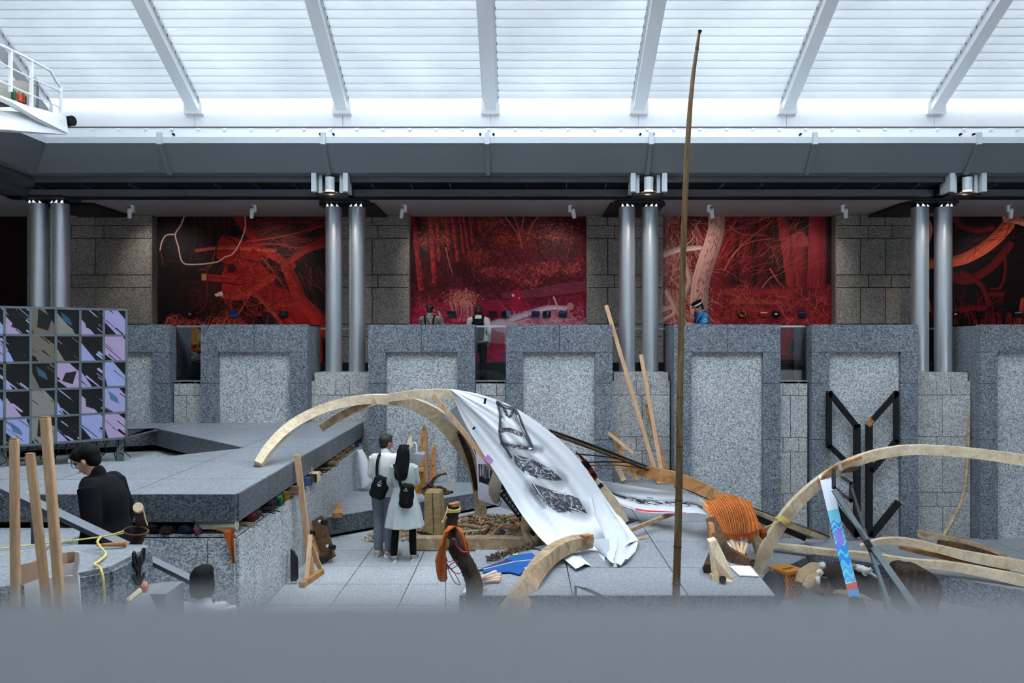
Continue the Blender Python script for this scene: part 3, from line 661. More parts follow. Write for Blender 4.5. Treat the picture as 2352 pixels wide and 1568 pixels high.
def mural2():
    c = CV(930, MT, 1360, MBT, 2, (118, 26, 30)); tr(c, 2.904, 700, 200)
    fine = fnoise(c.h, c.w, 90, 3, 77)[..., None]
    yy = np.linspace(0, 1, c.h)[:, None]; xx = np.linspace(0, 1, c.w)[None]; n = fnoise(c.h, c.w, 5, 6, 4); n2 = fnoise(c.h, c.w, 12, 4, 9)
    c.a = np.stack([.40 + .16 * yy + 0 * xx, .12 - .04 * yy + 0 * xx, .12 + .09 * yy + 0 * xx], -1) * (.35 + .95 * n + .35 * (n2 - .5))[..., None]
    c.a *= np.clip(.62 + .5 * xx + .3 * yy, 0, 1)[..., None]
    for i in range(40):
        x = 690 + i * 12 + NR.uniform(-6, 6); c.stroke([(x, 840), (x + NR.uniform(-8, 20), 1150 - i * 4)], NR.uniform(3, 16), (46, 10, 14), al=.5)
    for x0, y0, x1, y1, w in ((722, 840, 775, 1340, 26), (835, 840, 866, 1290, 24), (880, 860, 895, 1150, 14), (935, 850, 960, 1080, 12), (980, 840, 1020, 1150, 16), (1030, 850, 1060, 1110, 12), (1055, 850, 1100, 1150, 11), (1100, 860, 1120, 1040, 10), (1155, 860, 1170, 960, 12)):
        c.stroke([(x0, y0), (x1, y1)], w, (158, 34, 40), w * 1.2, al=.85, tex=.3)
    for cx, cy, rx, ry in ((800, 1020, 60, 50), (930, 1010, 80, 60), (860, 880, 100, 40), (1330, 1000, 120, 80), (1250, 900, 120, 40), (1150, 1130, 80, 60), (1480, 1000, 60, 50)):
        c.dots(700, cx, cy, rx, ry, 7, [(150, 54, 34), (110, 34, 26), (170, 62, 40), (90, 22, 22)], .5)
    c.dots(2600, 1690, 980, 180, 100, 5, [(176, 80, 78), (130, 36, 36), (50, 12, 14), (190, 110, 100), (50, 12, 14)], .6)
    for cx, cy in ((1640, 1200), (1400, 1240), (1240, 1230), (1560, 1220), (1500, 1300), (1790, 1210)):
        c.dots(700, cx, cy, 110, 60, 7, [(170, 66, 70), (130, 30, 42), (100, 20, 30), (186, 90, 92)], .4)
    c.a *= .45 + 1.15 * fine
    c.twigs(250, 700, 860, 1880, 1250, 120, 3, [(190, 80, 76), (160, 40, 50), (90, 16, 24)], (1.4, .5), .6, .4)
    for q in ([(1340, 870), (1400, 950), (1440, 1030)], [(1390, 860), (1420, 930), (1450, 1080)], [(1560, 860), (1520, 910), (1490, 980)], [(940, 1070), (960, 1160), (990, 1260)], [(1460, 870), (1440, 960)]): c.curve(q, 6, (206, 110, 104), 3)
    c.poly([(1310, 1370), (1500, 1350), (1700, 1310), (1880, 1290), (1880, 1360), (1560, 1400), (1310, 1410)], (168, 70, 100), .55, .3)
    c.poly([(700, 1440), (1310, 1420), (1880, 1380), (1880, 2100), (700, 2100)], (178, 22, 62), .5, .5)
    c.dots(2400, 1050, 1405, 105, 55, 5, [(206, 112, 92), (186, 80, 66), (226, 156, 140), (150, 50, 46)], .75)
    for k in range(30): x = NR.uniform(960, 1110); c.curve([(x, 1430), (x + 12, 1480), (x + NR.uniform(-10, 30), 1560)], 4, (210, 140, 136), 3, al=.7)
    c.twigs(500, 700, 1460, 1880, 2080, 120, 4, [(220, 90, 120), (190, 40, 70), (140, 14, 40), (226, 140, 160)], None, .6, .8)
    c.curve([(1190, 1600), (1320, 1560), (1480, 1510), (1620, 1470), (1740, 1470)], 44, (196, 164, 178), 22, tex=.2); c.poly([(1320, 1560), (1560, 1500), (1740, 1480), (1830, 1560), (1880, 1530), (1880, 1700), (1340, 1800)], (198, 166, 180), .55, .5)
    c.twigs(260, 1330, 1490, 1880, 1800, 90, 4, [(226, 200, 206), (170, 40, 70), (210, 150, 170)], None, .7, .8)
    for q in ([(1660, 1400), (1690, 1480), (1710, 1560)], [(1730, 1470), (1745, 1560)], [(1320, 1590), (1600, 1520)]): c.curve(q, 10, (214, 150, 164), 6)
    c.stroke([(1400, 1340), (1402, 1340)], 22, (90, 20, 30)); c.poly([(1380, 1352), (1440, 1352), (1450, 1490), (1385, 1490)], (178, 18, 60), .9, .2); c.stroke([(1388, 1386), (1390, 1388)], 14, (226, 190, 196)); c.stroke([(1428, 1405), (1429, 1407)], 9, (220, 160, 170))
    c.dots(1, 1770, 1460, 1, 1, 34, [(186, 150, 160)], .8)
    for q, cl in (([(1300, 1590), (1420, 1620), (1480, 1700)], (196, 176, 180)), ([(1360, 1800), (1440, 1840)], (120, 70, 110)), ([(1500, 1650), (1490, 1820)], (70, 24, 40))): c.curve(q, 70, cl, 40, al=.7)
    return c.a
def mural3():
    c = CV(1523, MT, 1922, MBT, 2, (84, 12, 18)); tr(c, 2.7606, 1500, 200)
    n = fnoise(c.h, c.w, 5, 6, 14); c.mul(n, .1, 1.9)
    c.poly([(460, 810), (1140, 810), (1140, 1250), (460, 1250)], (30, 8, 12), .8, .6)
    for x0, y0, x1, y1, w, cl in ((580, 810, 590, 1290, 60, (92, 16, 24)), (700, 810, 690, 1290, 50, (80, 14, 22)), (500, 810, 470, 1200, 50, (96, 18, 24)), (812, 810, 880, 1250, 50, (150, 36, 38)), (925, 960, 930, 1260, 72, (128, 28, 34)), (1045, 810, 1030, 1500, 92, (136, 30, 38)), (425, 870, 430, 1500, 96, (116, 22, 30))):
        c.stroke([(x0 + (x1 - x0) * k / 8, y0 + (y1 - y0) * k / 8) for k in range(9)], w, cl, w * 1.1, tex=.3)
    for x, y in ((890, 935), (905, 960), (940, 925), (955, 930), (970, 950), (918, 950)): c.stroke([(x, y), (x, 1000)], 12, (160, 40, 44), 20)
    c.poly([(460, 1270), (1140, 1270), (1140, 1700), (460, 1700)], (134, 28, 34), .85, .5); c.stroke([(470, 1300), (900, 1285)], 34, (140, 34, 38), tex=.3); c.stroke([(480, 1350), (800, 1360)], 30, (150, 50, 40), tex=.3)
    for k in range(160):
        x = NR.uniform(420, 1090); y = NR.uniform(820, 1480); c.stroke([(x, y), (x + NR.uniform(-6, 6), y + NR.uniform(30, 120))], 3, (60, 10, 14), al=.45)
    c.twigs(260, 330, 820, 900, 1200, 220, 4, [(214, 76, 60), (190, 50, 46), (150, 30, 32), (224, 110, 90)], (-.9, .5), .7, .4)
    c.twigs(420, 300, 1280, 1140, 1520, 130, 4, [(206, 80, 64), (170, 46, 40), (110, 16, 20), (220, 110, 84)], None, .65, .9)
    c.poly([(70, 810), (170, 810), (150, 1000), (240, 1100), (230, 1280), (260, 1500), (70, 1500)], (186, 120, 112), .8, .5)
    c.twigs(420, 70, 820, 330, 1500, 130, 6, [(222, 170, 156), (160, 40, 34), (200, 90, 74), (120, 22, 24), (230, 196, 186)], (1.4, .6), .7, .5)
    c.curve([(402, 800), (400, 900), (375, 1000), (330, 1130), (300, 1250), (290, 1400)], 84, (212, 156, 142), 92, tex=.45)
    for k in range(90): y = NR.uniform(820, 1380); x = 400 - max(0, y - 880) * .24 + NR.uniform(-36, 36); c.stroke([(x, y), (x + NR.uniform(-8, 8), y + 14)], 4, (150, 60, 54), al=.7)
    c.curve([(60, 1060), (150, 1030), (220, 1022), (295, 1015)], 34, (216, 176, 160), 24, tex=.3); c.curve([(210, 1000), (250, 960), (248, 910)], 7, (220, 150, 130), 5)
    for q in ([(70, 1400), (130, 1390), (180, 1450), (200, 1500)], [(90, 1300), (140, 1420), (60, 1480)], [(210, 1150), (230, 1230), (190, 1330)]): c.curve(q, 30, (206, 158, 146), 24, tex=.4)
    for q in ([(500, 1080), (560, 1000), (660, 920), (760, 850)], [(450, 1160), (520, 1040), (620, 980), (760, 960)], [(740, 1150), (790, 1230), (830, 1270)], [(690, 1270), (740, 1210), (790, 1190)], [(480, 880), (560, 930), (700, 940)]): c.curve(q, 7, (214, 88, 70), 4)
    c.a[:, int(c.w * .965):] *= .35
    return c.a
def mural4():
    c = CV(2122, MT, 2560, MBT, 2, (11, 9, 11)); tr(c, 2.7606, 1500, 200)
    n = fnoise(c.h, c.w, 4, 5, 21); c.a += np.stack([n * n * .13, n * 0, n * .01], -1)
    DR = (72, 14, 16)
    for q, w in (([(1900, 820), (1960, 880), (2060, 905), (2150, 890)], 34), ([(1880, 1200), (2000, 1220), (2150, 1130), (2260, 1000)], 50), ([(2230, 1060), (2230, 1180), (2200, 1270), (2140, 1280)], 18), ([(1960, 1180), (2010, 1200), (2090, 1270), (2130, 1380)], 30), ([(1880, 1430), (2000, 1400), (2100, 1400)], 34), ([(1730, 1300), (1760, 1400), (1800, 1500)], 20), ([(2140, 1310), (2210, 1310)], 26)): c.curve(q, w, (96, 16, 18), w * .8, tex=.4)
    c.curve([(1735, 1120), (1860, 1108), (1960, 1090), (2080, 1030), (2180, 950), (2250, 870)], 50, (196, 82, 56), 66, tex=.5); c.curve([(1735, 830), (1760, 900), (1742, 980)], 20, (210, 120, 90), 16)
    c.curve([(2240, 830), (2300, 840), (2360, 860), (2600, 960)], 44, (220, 130, 100), 40, tex=.3); c.curve([(1732, 1230), (1742, 1330), (1750, 1420)], 16, (206, 150, 130), 10)
    c.twigs(60, 1880, 840, 2352, 1100, 220, 4, [(96, 26, 22), (70, 14, 16)], (-.6, .4), .6, .4); c.twigs(60, 1860, 1330, 2200, 1480, 80, 6, [(150, 22, 22), (110, 14, 16)], (-1.3, .5), .7, .5)
    c.stroke([(2345, 1350), (2335, 1420), (2310, 1500)], 28, (170, 56, 34), tex=.4)
    for k in range(40): x = NR.uniform(1860, 2350); c.stroke([(x, 1500), (x + NR.uniform(-20, 20), 1430)], 6, (120, 16, 18), 3)
    return c.a
def mural0():
    c = CV(-220, MT, 64, MBT, 1, (22, 5, 6)); n = fnoise(c.h, c.w, 4, 5, 31); c.mul(n, .2, 2.2); c.twigs(120, -220, MT, 64, MBT, 60, 3, [(70, 8, 10), (40, 4, 6)], None, .6, .6); return c.a
YM = 17.82
def flatprint(name, arr, x0, y0, x1, y1, Y, th, label, cat, group=None, rough=.55, glow=0, gap=0):
    a, b = P(x0, y0, Y), P(x1, y1, Y)
    mb = MB(); mb.sheet([[V((a.x, Y, a.z)), V((b.x, Y, a.z))], [V((a.x, Y, b.z)), V((b.x, Y, b.z))]], th, True)
    return solo(mb, name, printed(name + '_print_%d' % int(x0 + 500), arr, rough, glow), label, cat, group)
flatprint('mural', mural0(), -220, MT, 64, MBT, YM, .02, 'almost black dark red wall mural at the far left behind the first column pair', 'mural')
flatprint('mural', mural1(), 365, MT, 765, MBT, YM, .02, 'black and red wall mural of an uprooted tree with a looping pale branch', 'mural')
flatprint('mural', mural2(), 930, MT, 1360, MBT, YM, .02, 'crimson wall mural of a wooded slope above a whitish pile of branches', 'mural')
flatprint('mural', mural3(), 1523, MT, 1922, MBT, YM, .02, 'red wall mural of thick forest trunks with one pale leaning trunk', 'mural')
flatprint('mural', mural4(), 2122, MT, 2560, MBT, YM, .02, 'black wall mural with a curved orange branch at the far right', 'mural')
# the small pictures hung on the murals
def snap(c0, c1, kind):
    a = np.ones((24, 36, 3)) * np.array(c0) / 255.; n = fnoise(24, 36, 3, 3, int(sum(c1))); a *= (.6 + .8 * n)[..., None]; b = np.array(c1) / 255.
    if kind == 'spot': a[9:16, 13:24] = b
    if kind == 'low': a[14:] = b * (.7 + .6 * n[14:])[..., None]
    if kind == 'right': a[:, 20:] = b * (.6 + .8 * n[:, 20:])[..., None]
    if kind == 'arc':
        for k in range(20): a[20 - k if k < 20 else 0, 14 + int(8 * math.sin(k / 8)):18 + int(8 * math.sin(k / 8))] = b
    if kind == 'patch': a[n > .5] = b
    if kind == 'bar': a[3:9, 3:33] = b
    return a
SN = [(436, (18, 14, 16), (150, 130, 150), 'spot', 'black picture with a pale lilac blot'), (537, (14, 44, 110), (20, 70, 150), 'low', 'plain deep blue picture'), (595, (110, 14, 40), (150, 40, 90), 'spot', 'magenta picture'), (651, (24, 34, 44), (70, 84, 98), 'spot', 'grey blue picture'),
      (1037, (8, 26, 34), (20, 70, 84), 'low', 'dark teal picture'), (1132, (14, 12, 16), (40, 14, 20), 'low', 'nearly black picture'), (1162, (8, 14, 24), (70, 130, 170), 'right', 'black picture with a light blue right half'), (1230, (10, 24, 64), (14, 40, 90), 'patch', 'navy picture'), (1256, (6, 14, 46), (110, 140, 210), 'arc', 'navy picture with a glowing blue arc'), (1293, (8, 36, 56), (20, 90, 130), 'bar', 'sea blue picture with a dark lower edge'),
      (1604, (6, 44, 100), (14, 90, 160), 'patch', 'bright blue picture'), (1705, (22, 16, 14), (190, 110, 20), 'patch', 'black picture with yellow patches'), (1754, (150, 20, 24), (226, 190, 180), 'bar', 'red picture with a white bar'), (1782, (24, 14, 18), (230, 226, 228), 'spot', 'dark picture with a white figure'), (1843, (24, 28, 60), (70, 70, 110), 'bar', 'dusky violet picture'),
      (2194, (12, 10, 12), (210, 200, 200), 'spot', 'black picture with a white fleck'), (2252, (10, 8, 10), (30, 20, 24), 'low', 'black picture left of another'), (2338, (14, 16, 26), (130, 140, 150), 'bar', 'black picture with a grey top strip')]
WHERE = lambda x: 'uprooted tree mural' if x < 700 else 'crimson slope mural' if x < 1400 else 'forest trunk mural' if x < 2000 else 'orange branch mural'
for x, c0, c1, kd, lb in SN:
    flatprint('picture', snap(c0, c1, kd), x - 9.5, 714.5, x + 9.5, 727, 17.76, .03, 'small ' + lb + ' on the ' + WHERE(x), 'picture', 'small pictures hung across the murals')

# ---------------------------------------------------------------- lamps of the hall
for i, c in enumerate(PAIRS[1:]):
    where = ['left of the middle', 'right of the middle', 'at the far right'][i]
    b = thing('bracket_lamp', 'grey cylinder downlight in a steel bracket under the beam, ' + where, 'lamp', (c, 14.65, 5.75), 'bracket downlights above the column pairs')
    for s in (-1, 1):
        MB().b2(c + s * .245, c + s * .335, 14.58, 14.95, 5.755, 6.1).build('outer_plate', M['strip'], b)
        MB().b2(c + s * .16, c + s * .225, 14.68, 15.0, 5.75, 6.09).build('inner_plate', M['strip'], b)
    MB().b2(c - .3, c + .3, 14.97, 15.02, 5.755, 6.1).build('back_plate', M['darksteel'], b)
    MB().prism([(c - .3, 14.7, 5.75), (c + .3, 14.7, 5.75), (c + .26, 15.0, 5.75), (c - .26, 15.0, 5.75)], (0, 0, -.04)).build('carrier', M['darksteel'], b)
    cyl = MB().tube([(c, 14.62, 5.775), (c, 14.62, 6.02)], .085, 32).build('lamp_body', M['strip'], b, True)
    MB().tube([(c, 14.62, 6.02), (c, 14.62, 6.07)], .035, 16).build('swivel', M['darksteel'], cyl, True)
    MB().tube([(c, 14.62, 5.765), (c, 14.62, 5.777)], .074, 32).build('lens', emis('warm_lamp_lens_%d' % i, (255, 240, 220), 6), b)
    g = [(c + .135 * math.cos(t), 14.62 + .135 * math.sin(t) * .8, 5.74) for t in np.linspace(math.pi, 2 * math.pi, 20)]
    MB().tube(g, .008, 8).build('rim', plain('brass_rim_%d' % i, (240, 214, 180), .3, .5), b, True)
    ld = bpy.data.lights.new('downlight', 'SPOT'); ld.energy = 80; ld.color = (1, .86, .7); ld.spot_size = 1.5; ld.spot_blend = .6; ld.shadow_soft_size = .06
    lo = bpy.data.objects.new('downlight', ld); COL.objects.link(lo); lo.parent = b; lo.location = (0, -.03, -.02); lo.rotation_euler = (.55, 0, 0)
SPOTX = [(302, 390), (583, 620), (928, 1050), (1312, 1240), (1630, 1640), (1938, 1830), (2318, 2300)]
SPW = ['above the left pier', 'above the uprooted tree mural', 'over the left end of the crimson mural', 'over the right end of the crimson mural', 'over the left end of the forest mural', 'above the pier right of the forest mural', 'over the orange branch mural']
for i, (px, tx) in enumerate(SPOTX):
    Y = 16.3; b = P(px, 458, Y); b.z = 5.80; s = -1 if i < 3 else 1
    t = thing('ceiling_spotlight', 'small white ceiling spotlight ' + SPW[i], 'lamp', (b.x, Y, 5.55), 'white spotlights in a row under the corridor ceiling')
    MB().tube([(b.x, Y, 5.79), (b.x, Y, 5.80)], .05, 20).build('ceiling_plate', M['whitemetal'], t)
    MB().b2(b.x - .028 - s * .03, b.x + .028 - s * .03, Y - .03, Y + .03, 5.655, 5.79).build('arm', M['whitemetal'], t)
    h = V((b.x + s * .03, Y - .02, 5.72)); e = h + V((s * .04, .09, -.17)); MB().tube([h, e], .042, 20).build('spot_head', M['whitemetal'], t, True)
    ld = bpy.data.lights.new('spot', 'SPOT'); ld.energy = 38; ld.color = (1, .93, .86); ld.spot_size = 1.6; ld.spot_blend = .8; ld.shadow_soft_size = .04
    lo = bpy.data.objects.new('spot', ld); COL.objects.link(lo); lo.parent = t; lo.location = e + (e - h).normalized() * .03 - V((b.x, Y, 5.55))
    tg = P(tx, 640, YM); lo.rotation_euler = (tg - e).to_track_quat('-Z', 'Y').to_euler()

# ---------------------------------------------------------------- maintenance gantry at the top left
g = thing('maintenance_gantry', 'white maintenance gantry with railing riding the rail at upper left', 'gantry', (-8.6, 12.5, 6.95))
def T(px, py): return P(px, py, 13.4 - max(0, (170 - px)) * .012)   # the gantry recedes to the right
MB().sweep([T(-60, 200), T(0, 226), T(70, 259), T(146, 286)], .055, .3, (0, -1, 0)).build('deck', M['white'], g)
MB().prism([T(0, 254), T(76, 258), T(76, 272), T(0, 272)], (0, .3, 0)).build('deck_box', M['whitemetal'], g)
MB().sweep([T(-60, 276), T(0, 278), T(90, 284), T(150, 288)], .07, .3, (0, -1, 0)).build('bogie_beam', M['white'], g)
hr = MB().tube([T(*q) for q in ((-70, 70), (0, 103), (60, 132), (115, 162), (128, 184), (141, 202))], .022, 10).build('handrail', M['whitemetal'], g, True)
for q in (((-60, 120), (0, 144), (72, 180), (140, 210)), ((-60, 160), (0, 186), (72, 218), (140, 247))): MB().tube([T(*a) for a in q], .013, 8).build('mid_rail', M['whitemetal'], g, True)
for x, y0, y1 in ((24, 118, 210), (72, 142, 272), (139, 200, 282)): MB().bar(T(x, y0), T(x, y1), .05, .03).build('railing_post', M['whitemetal'], g)
def T2(px, py, dy=.35): return P(px, py, 13.4 - max(0, (170 - px)) * .012 + dy)
def slab_(x0, y0, x1, y1, dy, th): return MB().prism([T2(x0, y0, dy), T2(x1, y0, dy), T2(x1, y1, dy), T2(x0, y1, dy)], (0, th, 0))
slab_(-40, 185, 56, 232, .3, .3).build('control_cabinet', plain('beige_cabinet', (170, 166, 156), .6), g)
slab_(56, 187, 67, 238, .32, .25).build('cabinet_side', plain('teal_cabinet_side', (70, 104, 120), .5), g)
slab_(-20, 198, 12, 226, .285, .01).build('cabinet_door', plain('grey_cabinet_door', (96, 104, 112), .5), g)
for (x, y, c, nm) in ((30, 218, (20, 96, 50), 'green_beacon'), (44, 224, (206, 84, 36), 'orange_beacon'), (53, 228, (130, 24, 26), 'red_beacon')):
    q = T2(x, y, .2); bm_ = plain(nm + '_glass', c, .2)
    be = MB(); be.tube([q + V((0, 0, -.06)), q + V((0, 0, .03))], .045, 16); be.ball(q + V((0, 0, .03)), .045, 12); bo = be.build('beacon', bm_, g, True); bo['label'] = nm.replace('_', ' ')
    cg = MB()
    for k in range(6): th = k * math.pi / 3; cg.tube([q + V((.05 * math.cos(th), .05 * math.sin(th), z)) for z in (-.06, .04)] + [q + V((0, 0, .09))], .004, 4)
    cg.build('beacon_cage', bm_, bo)
q = T(160, 278); MB().tube([q + V((-.0, 0, 0)), q + V((.06, -.02, 0))], .085, 24).build('wheel', M['dark'], g, True)
MB().box(q + V((-.09, .02, .0)), (.1, .12, .16)).build('wheel_bracket', plain('olive_metal', (88, 92, 84), .5), g)

# ---------------------------------------------------------------- woods and cloths
W = {}
W['cream'] = wood('pale_hewn_wood', (188, 164, 134), (218, 197, 166), (234, 219, 194), 5, (1, 1, 1))
W['pine'] = wood('planed_pine', (184, 145, 110), (202, 165, 129), (216, 183, 149), 4, (3, 3, .4))
W['rough'] = wood('orange_brown_timber', (128, 82, 48), (174, 122, 76), (200, 152, 104), 5, (1, 1, 1))
W['tan'] = wood('weathered_tan_wood', (132, 109, 84), (170, 145, 115), (194, 171, 141), 6, (1, 1, 1))
W['brown'] = wood('dark_brown_wood', (52, 36, 26), (84, 60, 42), (112, 84, 60), 6, (1, 1, 1))
W['bark'] = wood('dark_bark', (30, 24, 20), (54, 43, 36), (82, 66, 54), 14, (1, 1, .4), .9, .8)
W['bamboo'] = wood('brown_bamboo', (76, 58, 38), (108, 86, 57), (136, 112, 77), 5, (4, 4, .3), .45)
W['bamboodark'] = wood('dark_bamboo', (58, 42, 28), (86, 64, 42), (110, 84, 56), 5, (4, 4, .3), .45)
W['black'] = plain('charred_black_wood', (15, 15, 17), .8, 0, .2, 30)
W['gold'] = wood('gold_brown_foil', (90, 58, 14), (150, 104, 34), (190, 146, 62), 18, (1, 1, 1), .4)
FB = {}
FB['white'] = fabric('white_cotton', (226, 229, 234), .03, 9, .25)
FB['sheer'] = fabric('thin_white_voile', (220, 224, 228), .03, 9, .5)
FB['orange'] = fabric('orange_leather', (176, 92, 44), .2, 12)
FB['ochre'] = fabric('orange_felt', (170, 84, 34), .15, 12)
FB['blue'] = fabric('blue_cotton', (38, 84, 150), .1, 12)
FB['navy'] = fabric('navy_cotton', (50, 60, 92), .1, 12)
FB['sack'] = fabric('beige_net_sack', (188, 184, 160), .14, 22, .15)
FB['fur'] = fabric('brown_fur', (92, 76, 64), .3, 40, 0, .95, .8)
FB['tanfur'] = fabric('tan_fur', (176, 152, 120), .2, 40, 0, .95, .8)
FB['whitefur'] = fabric('white_fur', (226, 224, 222), .08, 40, 0, .95, .8)
FB['dkfur'] = fabric('dark_brown_hide', (66, 58, 54), .25, 25, 0, .95, .6)
M['black'] = plain('black_plastic', (20, 20, 22), .45)
M['rubber'] = plain('black_rubber', (18, 18, 19), .6)
M['rope'] = plain('yellow_rope', (206, 190, 110), .8, 0, .15, 60)
M['cord'] = plain('maroon_cord', (140, 30, 62), .6)
M['greypaint'] = plain('grey_green_painted_wood', (92, 104, 108), .6, 0, .08, 8)
M['greywood'] = plain('dark_grey_wood', (66, 66, 68), .75, 0, .15, 12)
M['rail'] = plain('galvanised_rail', (98, 103, 110), .5, .3, .04, 3)
M['ply'] = plain('whitish_board', (196, 198, 200), .7)
M['kraft'] = plain('brown_cardboard', (146, 116, 94), .85)
M['maroon'] = plain('dark_red_scrap', (110, 26, 28), .8)

# ---------------------------------------------------------------- the big left arch and its cloth
def logend(mb, p, q, r): pass
A = thing('timber_arch', 'big bent timber arch reaching from the left slab to under the white cloth', 'arch', P(592, 1070, 9.88))
MB().sweep(C([(592, 1069, 9.88), (618, 1030, 10.1), (655, 990, 10.4), (700, 958, 10.7), (760, 932, 11), (830, 918, 11.3), (890, 917, 11.6), (945, 926, 11.9), (1000, 953, 12.2), (1043, 994, 12.5), (1074, 1042, 12.8), (1092, 1094, 13.0), (1098, 1150, 13.2), (1099, 1206, 13.3)]), [.10, .12, .13, .125, .13, .15, .21, .27, .2, .13, .11], .14).build('long_rib', W['cream'], A)
rg = C([(890, 914, 11.6), (945, 906, 11.55), (1000, 903, 11.55), (1045, 906, 11.6), (1108, 926, 11.7), (1200, 974, 11.75), (1284, 1040, 11.8), (1346, 1091, 11.8), (1400, 1146, 11.8), (1434, 1199, 11.8)])
MB().sweep(rg, [.11, .12, .12, .13, .13, .14, .16, .17, .15], .13).build('ridge_rib', W['cream'], A)
MB().sweep(C([(737, 984, 11.15), (790, 951, 11.25), (862, 921, 11.4)]), [.09, .11, .1], .1).build('short_rib', W['tan'], A)
MB().bar(P(995, 906, 11.25), P(1190, 1145, 11.25), .065, .06).build('brace', W['pine'], A)
MB().sweep(C([(1052, 990, 12.42), (1072, 1030, 12.66), (1084, 1070, 12.8), (1094, 1120, 13.02)]), [.05, .1, .08, .06], .13).build('bark_edge', W['bark'], A)
MB().bar(P(1359, 1133, 11.62), P(1384, 1111, 11.62), .06, .03).build('black_strap', M['black'], A)
MB().bar(P(1116, 1047, 11.2), P(1128, 1060, 11.2), .085, .07).build('pink_tape', plain('pink_tape', (214, 150, 206), .6), A)

# cloth: left edge and right edge curves, lofted with sag and folds; the print is flat ink on it
CLL = [(1034, 894, 11.3), (1055, 945, 11.3), (1078, 990, 11.25), (1110, 1042, 11.2), (1152, 1108, 11.1), (1196, 1178, 10.95), (1240, 1235, 10.6), (1285, 1275, 9.85), (1322, 1306, 9.28)]
CLR = [(1036, 893, 11.35), (1104, 906, 11.36), (1180, 935, 11.4), (1262, 990, 11.45), (1322, 1046, 11.5), (1362, 1100, 11.55), (1400, 1158, 11.55), (1440, 1214, 11.0), (1462, 1246, 10.4)]
NU, NV = 40, 64
Lc, Rc = np.array(spl(CLL, 8)), np.array(spl(CLR, 8))
def cl_at(u, v):                          # u across, v down -> (px, py, Y)
    k = v * (len(Lc) - 1); i = min(int(k), len(Lc) - 2); f = k - i
    a = Lc[i] * (1 - f) + Lc[i + 1] * f; b = Rc[i] * (1 - f) + Rc[i + 1] * f
    return a + (b - a) * u
g = []
for i in range(NV + 1):
    v = i / NV; row = []
    for j in range(NU + 1):
        u = j / NU; q = cl_at(u, v); w = P(*q)
        s_ = math.sin(math.pi * u)
        n_ = (.035 * math.sin(9 * u + 3 * v) + .022 * math.sin(23 * u + 5 * v * (1 + u)) + .012 * math.sin(47 * u - 9 * v)) * (.25 + v)
        w += V((0, -.05 * s_ + n_ * (s_ * .9 + .1), -.10 * s_ * v * v))
        if v > .8: w += V((.03 * math.sin(20 * u), 0, .07 * abs(math.sin(9 * u)) * (v - .8) * 5))
        row.append(w)
    g.append(row)
cc = CV(1010, 880, 1480, 1320, 2, (228, 231, 236)); tr(cc, 3.565, 1000, 880); cc.ws = 1 / 3.565
cc.a *= (.97 + .06 * fnoise(cc.h, cc.w, 6, 4, 2))[..., None]
def smoke(pts, w, al=.09, n=7):
    for k in range(n): cc.curve(pts, w * (1 - k / n) + 4, (84, 84, 90), al=al)
smoke([(530, 160), (545, 330), (540, 420), (600, 520)], 60); smoke([(640, 230), (720, 400), (770, 500), (800, 530)], 70); smoke([(560, 490), (680, 500), (860, 530)], 70); smoke([(640, 560), (800, 660), (1020, 780)], 150); smoke([(800, 830), (960, 930), (1220, 1030)], 170); smoke([(790, 860), (880, 980)], 60)
INK = (58, 58, 64)
for q, w in (([(505, 150), (530, 250), (528, 380), (545, 470), (590, 540), (620, 590)], 22), ([(510, 160), (570, 190), (640, 210), (680, 270), (715, 360), (760, 450), (790, 520)], 30), ([(545, 480), (640, 500), (780, 520)], 26), ([(530, 380), (600, 370), (700, 410)], 34), ([(560, 200), (600, 270), (640, 220)], 24)): cc.curve(q, w, INK, al=.8)
cc.poly([(640, 565), (740, 590), (850, 630), (960, 700), (1046, 780), (960, 775), (820, 750), (720, 710), (650, 640)], (70, 70, 77), .85, .8)
cc.poly([(785, 795), (920, 840), (1060, 880), (1170, 920), (1250, 1050), (1120, 1010), (1000, 1030), (900, 960), (830, 880)], (68, 68, 74), .85, .8)
for cx, cy, rx, ry, n in ((840, 680, 170, 70, 150), (1010, 940, 200, 80, 180), (640, 430, 110, 100, 140), (560, 260, 40, 90, 60)):
    for _ in range(n):
        t = NR.uniform(0, 6.28); q = NR.uniform() ** .5; x, y = cx + rx * q * math.cos(t), cy + ry * q * math.sin(t) + (x_ if False else 0) + (q * math.cos(t)) * ry * .55
        if cc.a[int(min(cc.h - 1, max(0, cc.p((x, y))[1]))), int(min(cc.w - 1, max(0, cc.p((x, y))[0])))].mean() < .55:
            a = NR.normal(.5, .6); l = NR.uniform(8, 40); cc.curve([(x, y), (x + l * .5 * math.cos(a), y + l * .5 * math.sin(a) + NR.uniform(-5, 5)), (x + l * math.cos(a), y + l * math.sin(a))], NR.uniform(2, 7), (232, 233, 238) if NR.rand() < .7 else (30, 30, 34), 1, al=.9)
for q, w in (([(545, 290), (580, 320), (600, 290)], 18), ([(670, 260), (700, 340), (735, 410)], 11), ([(650, 570), (700, 600), (760, 610)], 7), ([(800, 800), (850, 870), (900, 930)], 6), ([(1110, 930), (1115, 1000)], 5), ([(1100, 990), (1180, 1020), (1240, 1045)], 7), ([(770, 520), (795, 520)], 18), ([(960, 860), (1080, 890)], 9), ([(735, 705), (770, 725)], 14)): cc.curve(q, w, (234, 236, 240), 3)
for k in range(6): cc.stroke([(830 + k * 30, 950 + k * 40), (850 + k * 30, 1010 + k * 40)], 30, (150, 156, 164), al=.12)
TW, TH = 360, 512
vv, uu = np.mgrid[0:TH, 0:TW]; vv = vv / (TH - 1); uu = uu / (TW - 1)
kk = vv * (len(Lc) - 1); ii = np.minimum(kk.astype(int), len(Lc) - 2); ff = (kk - ii)[..., None]
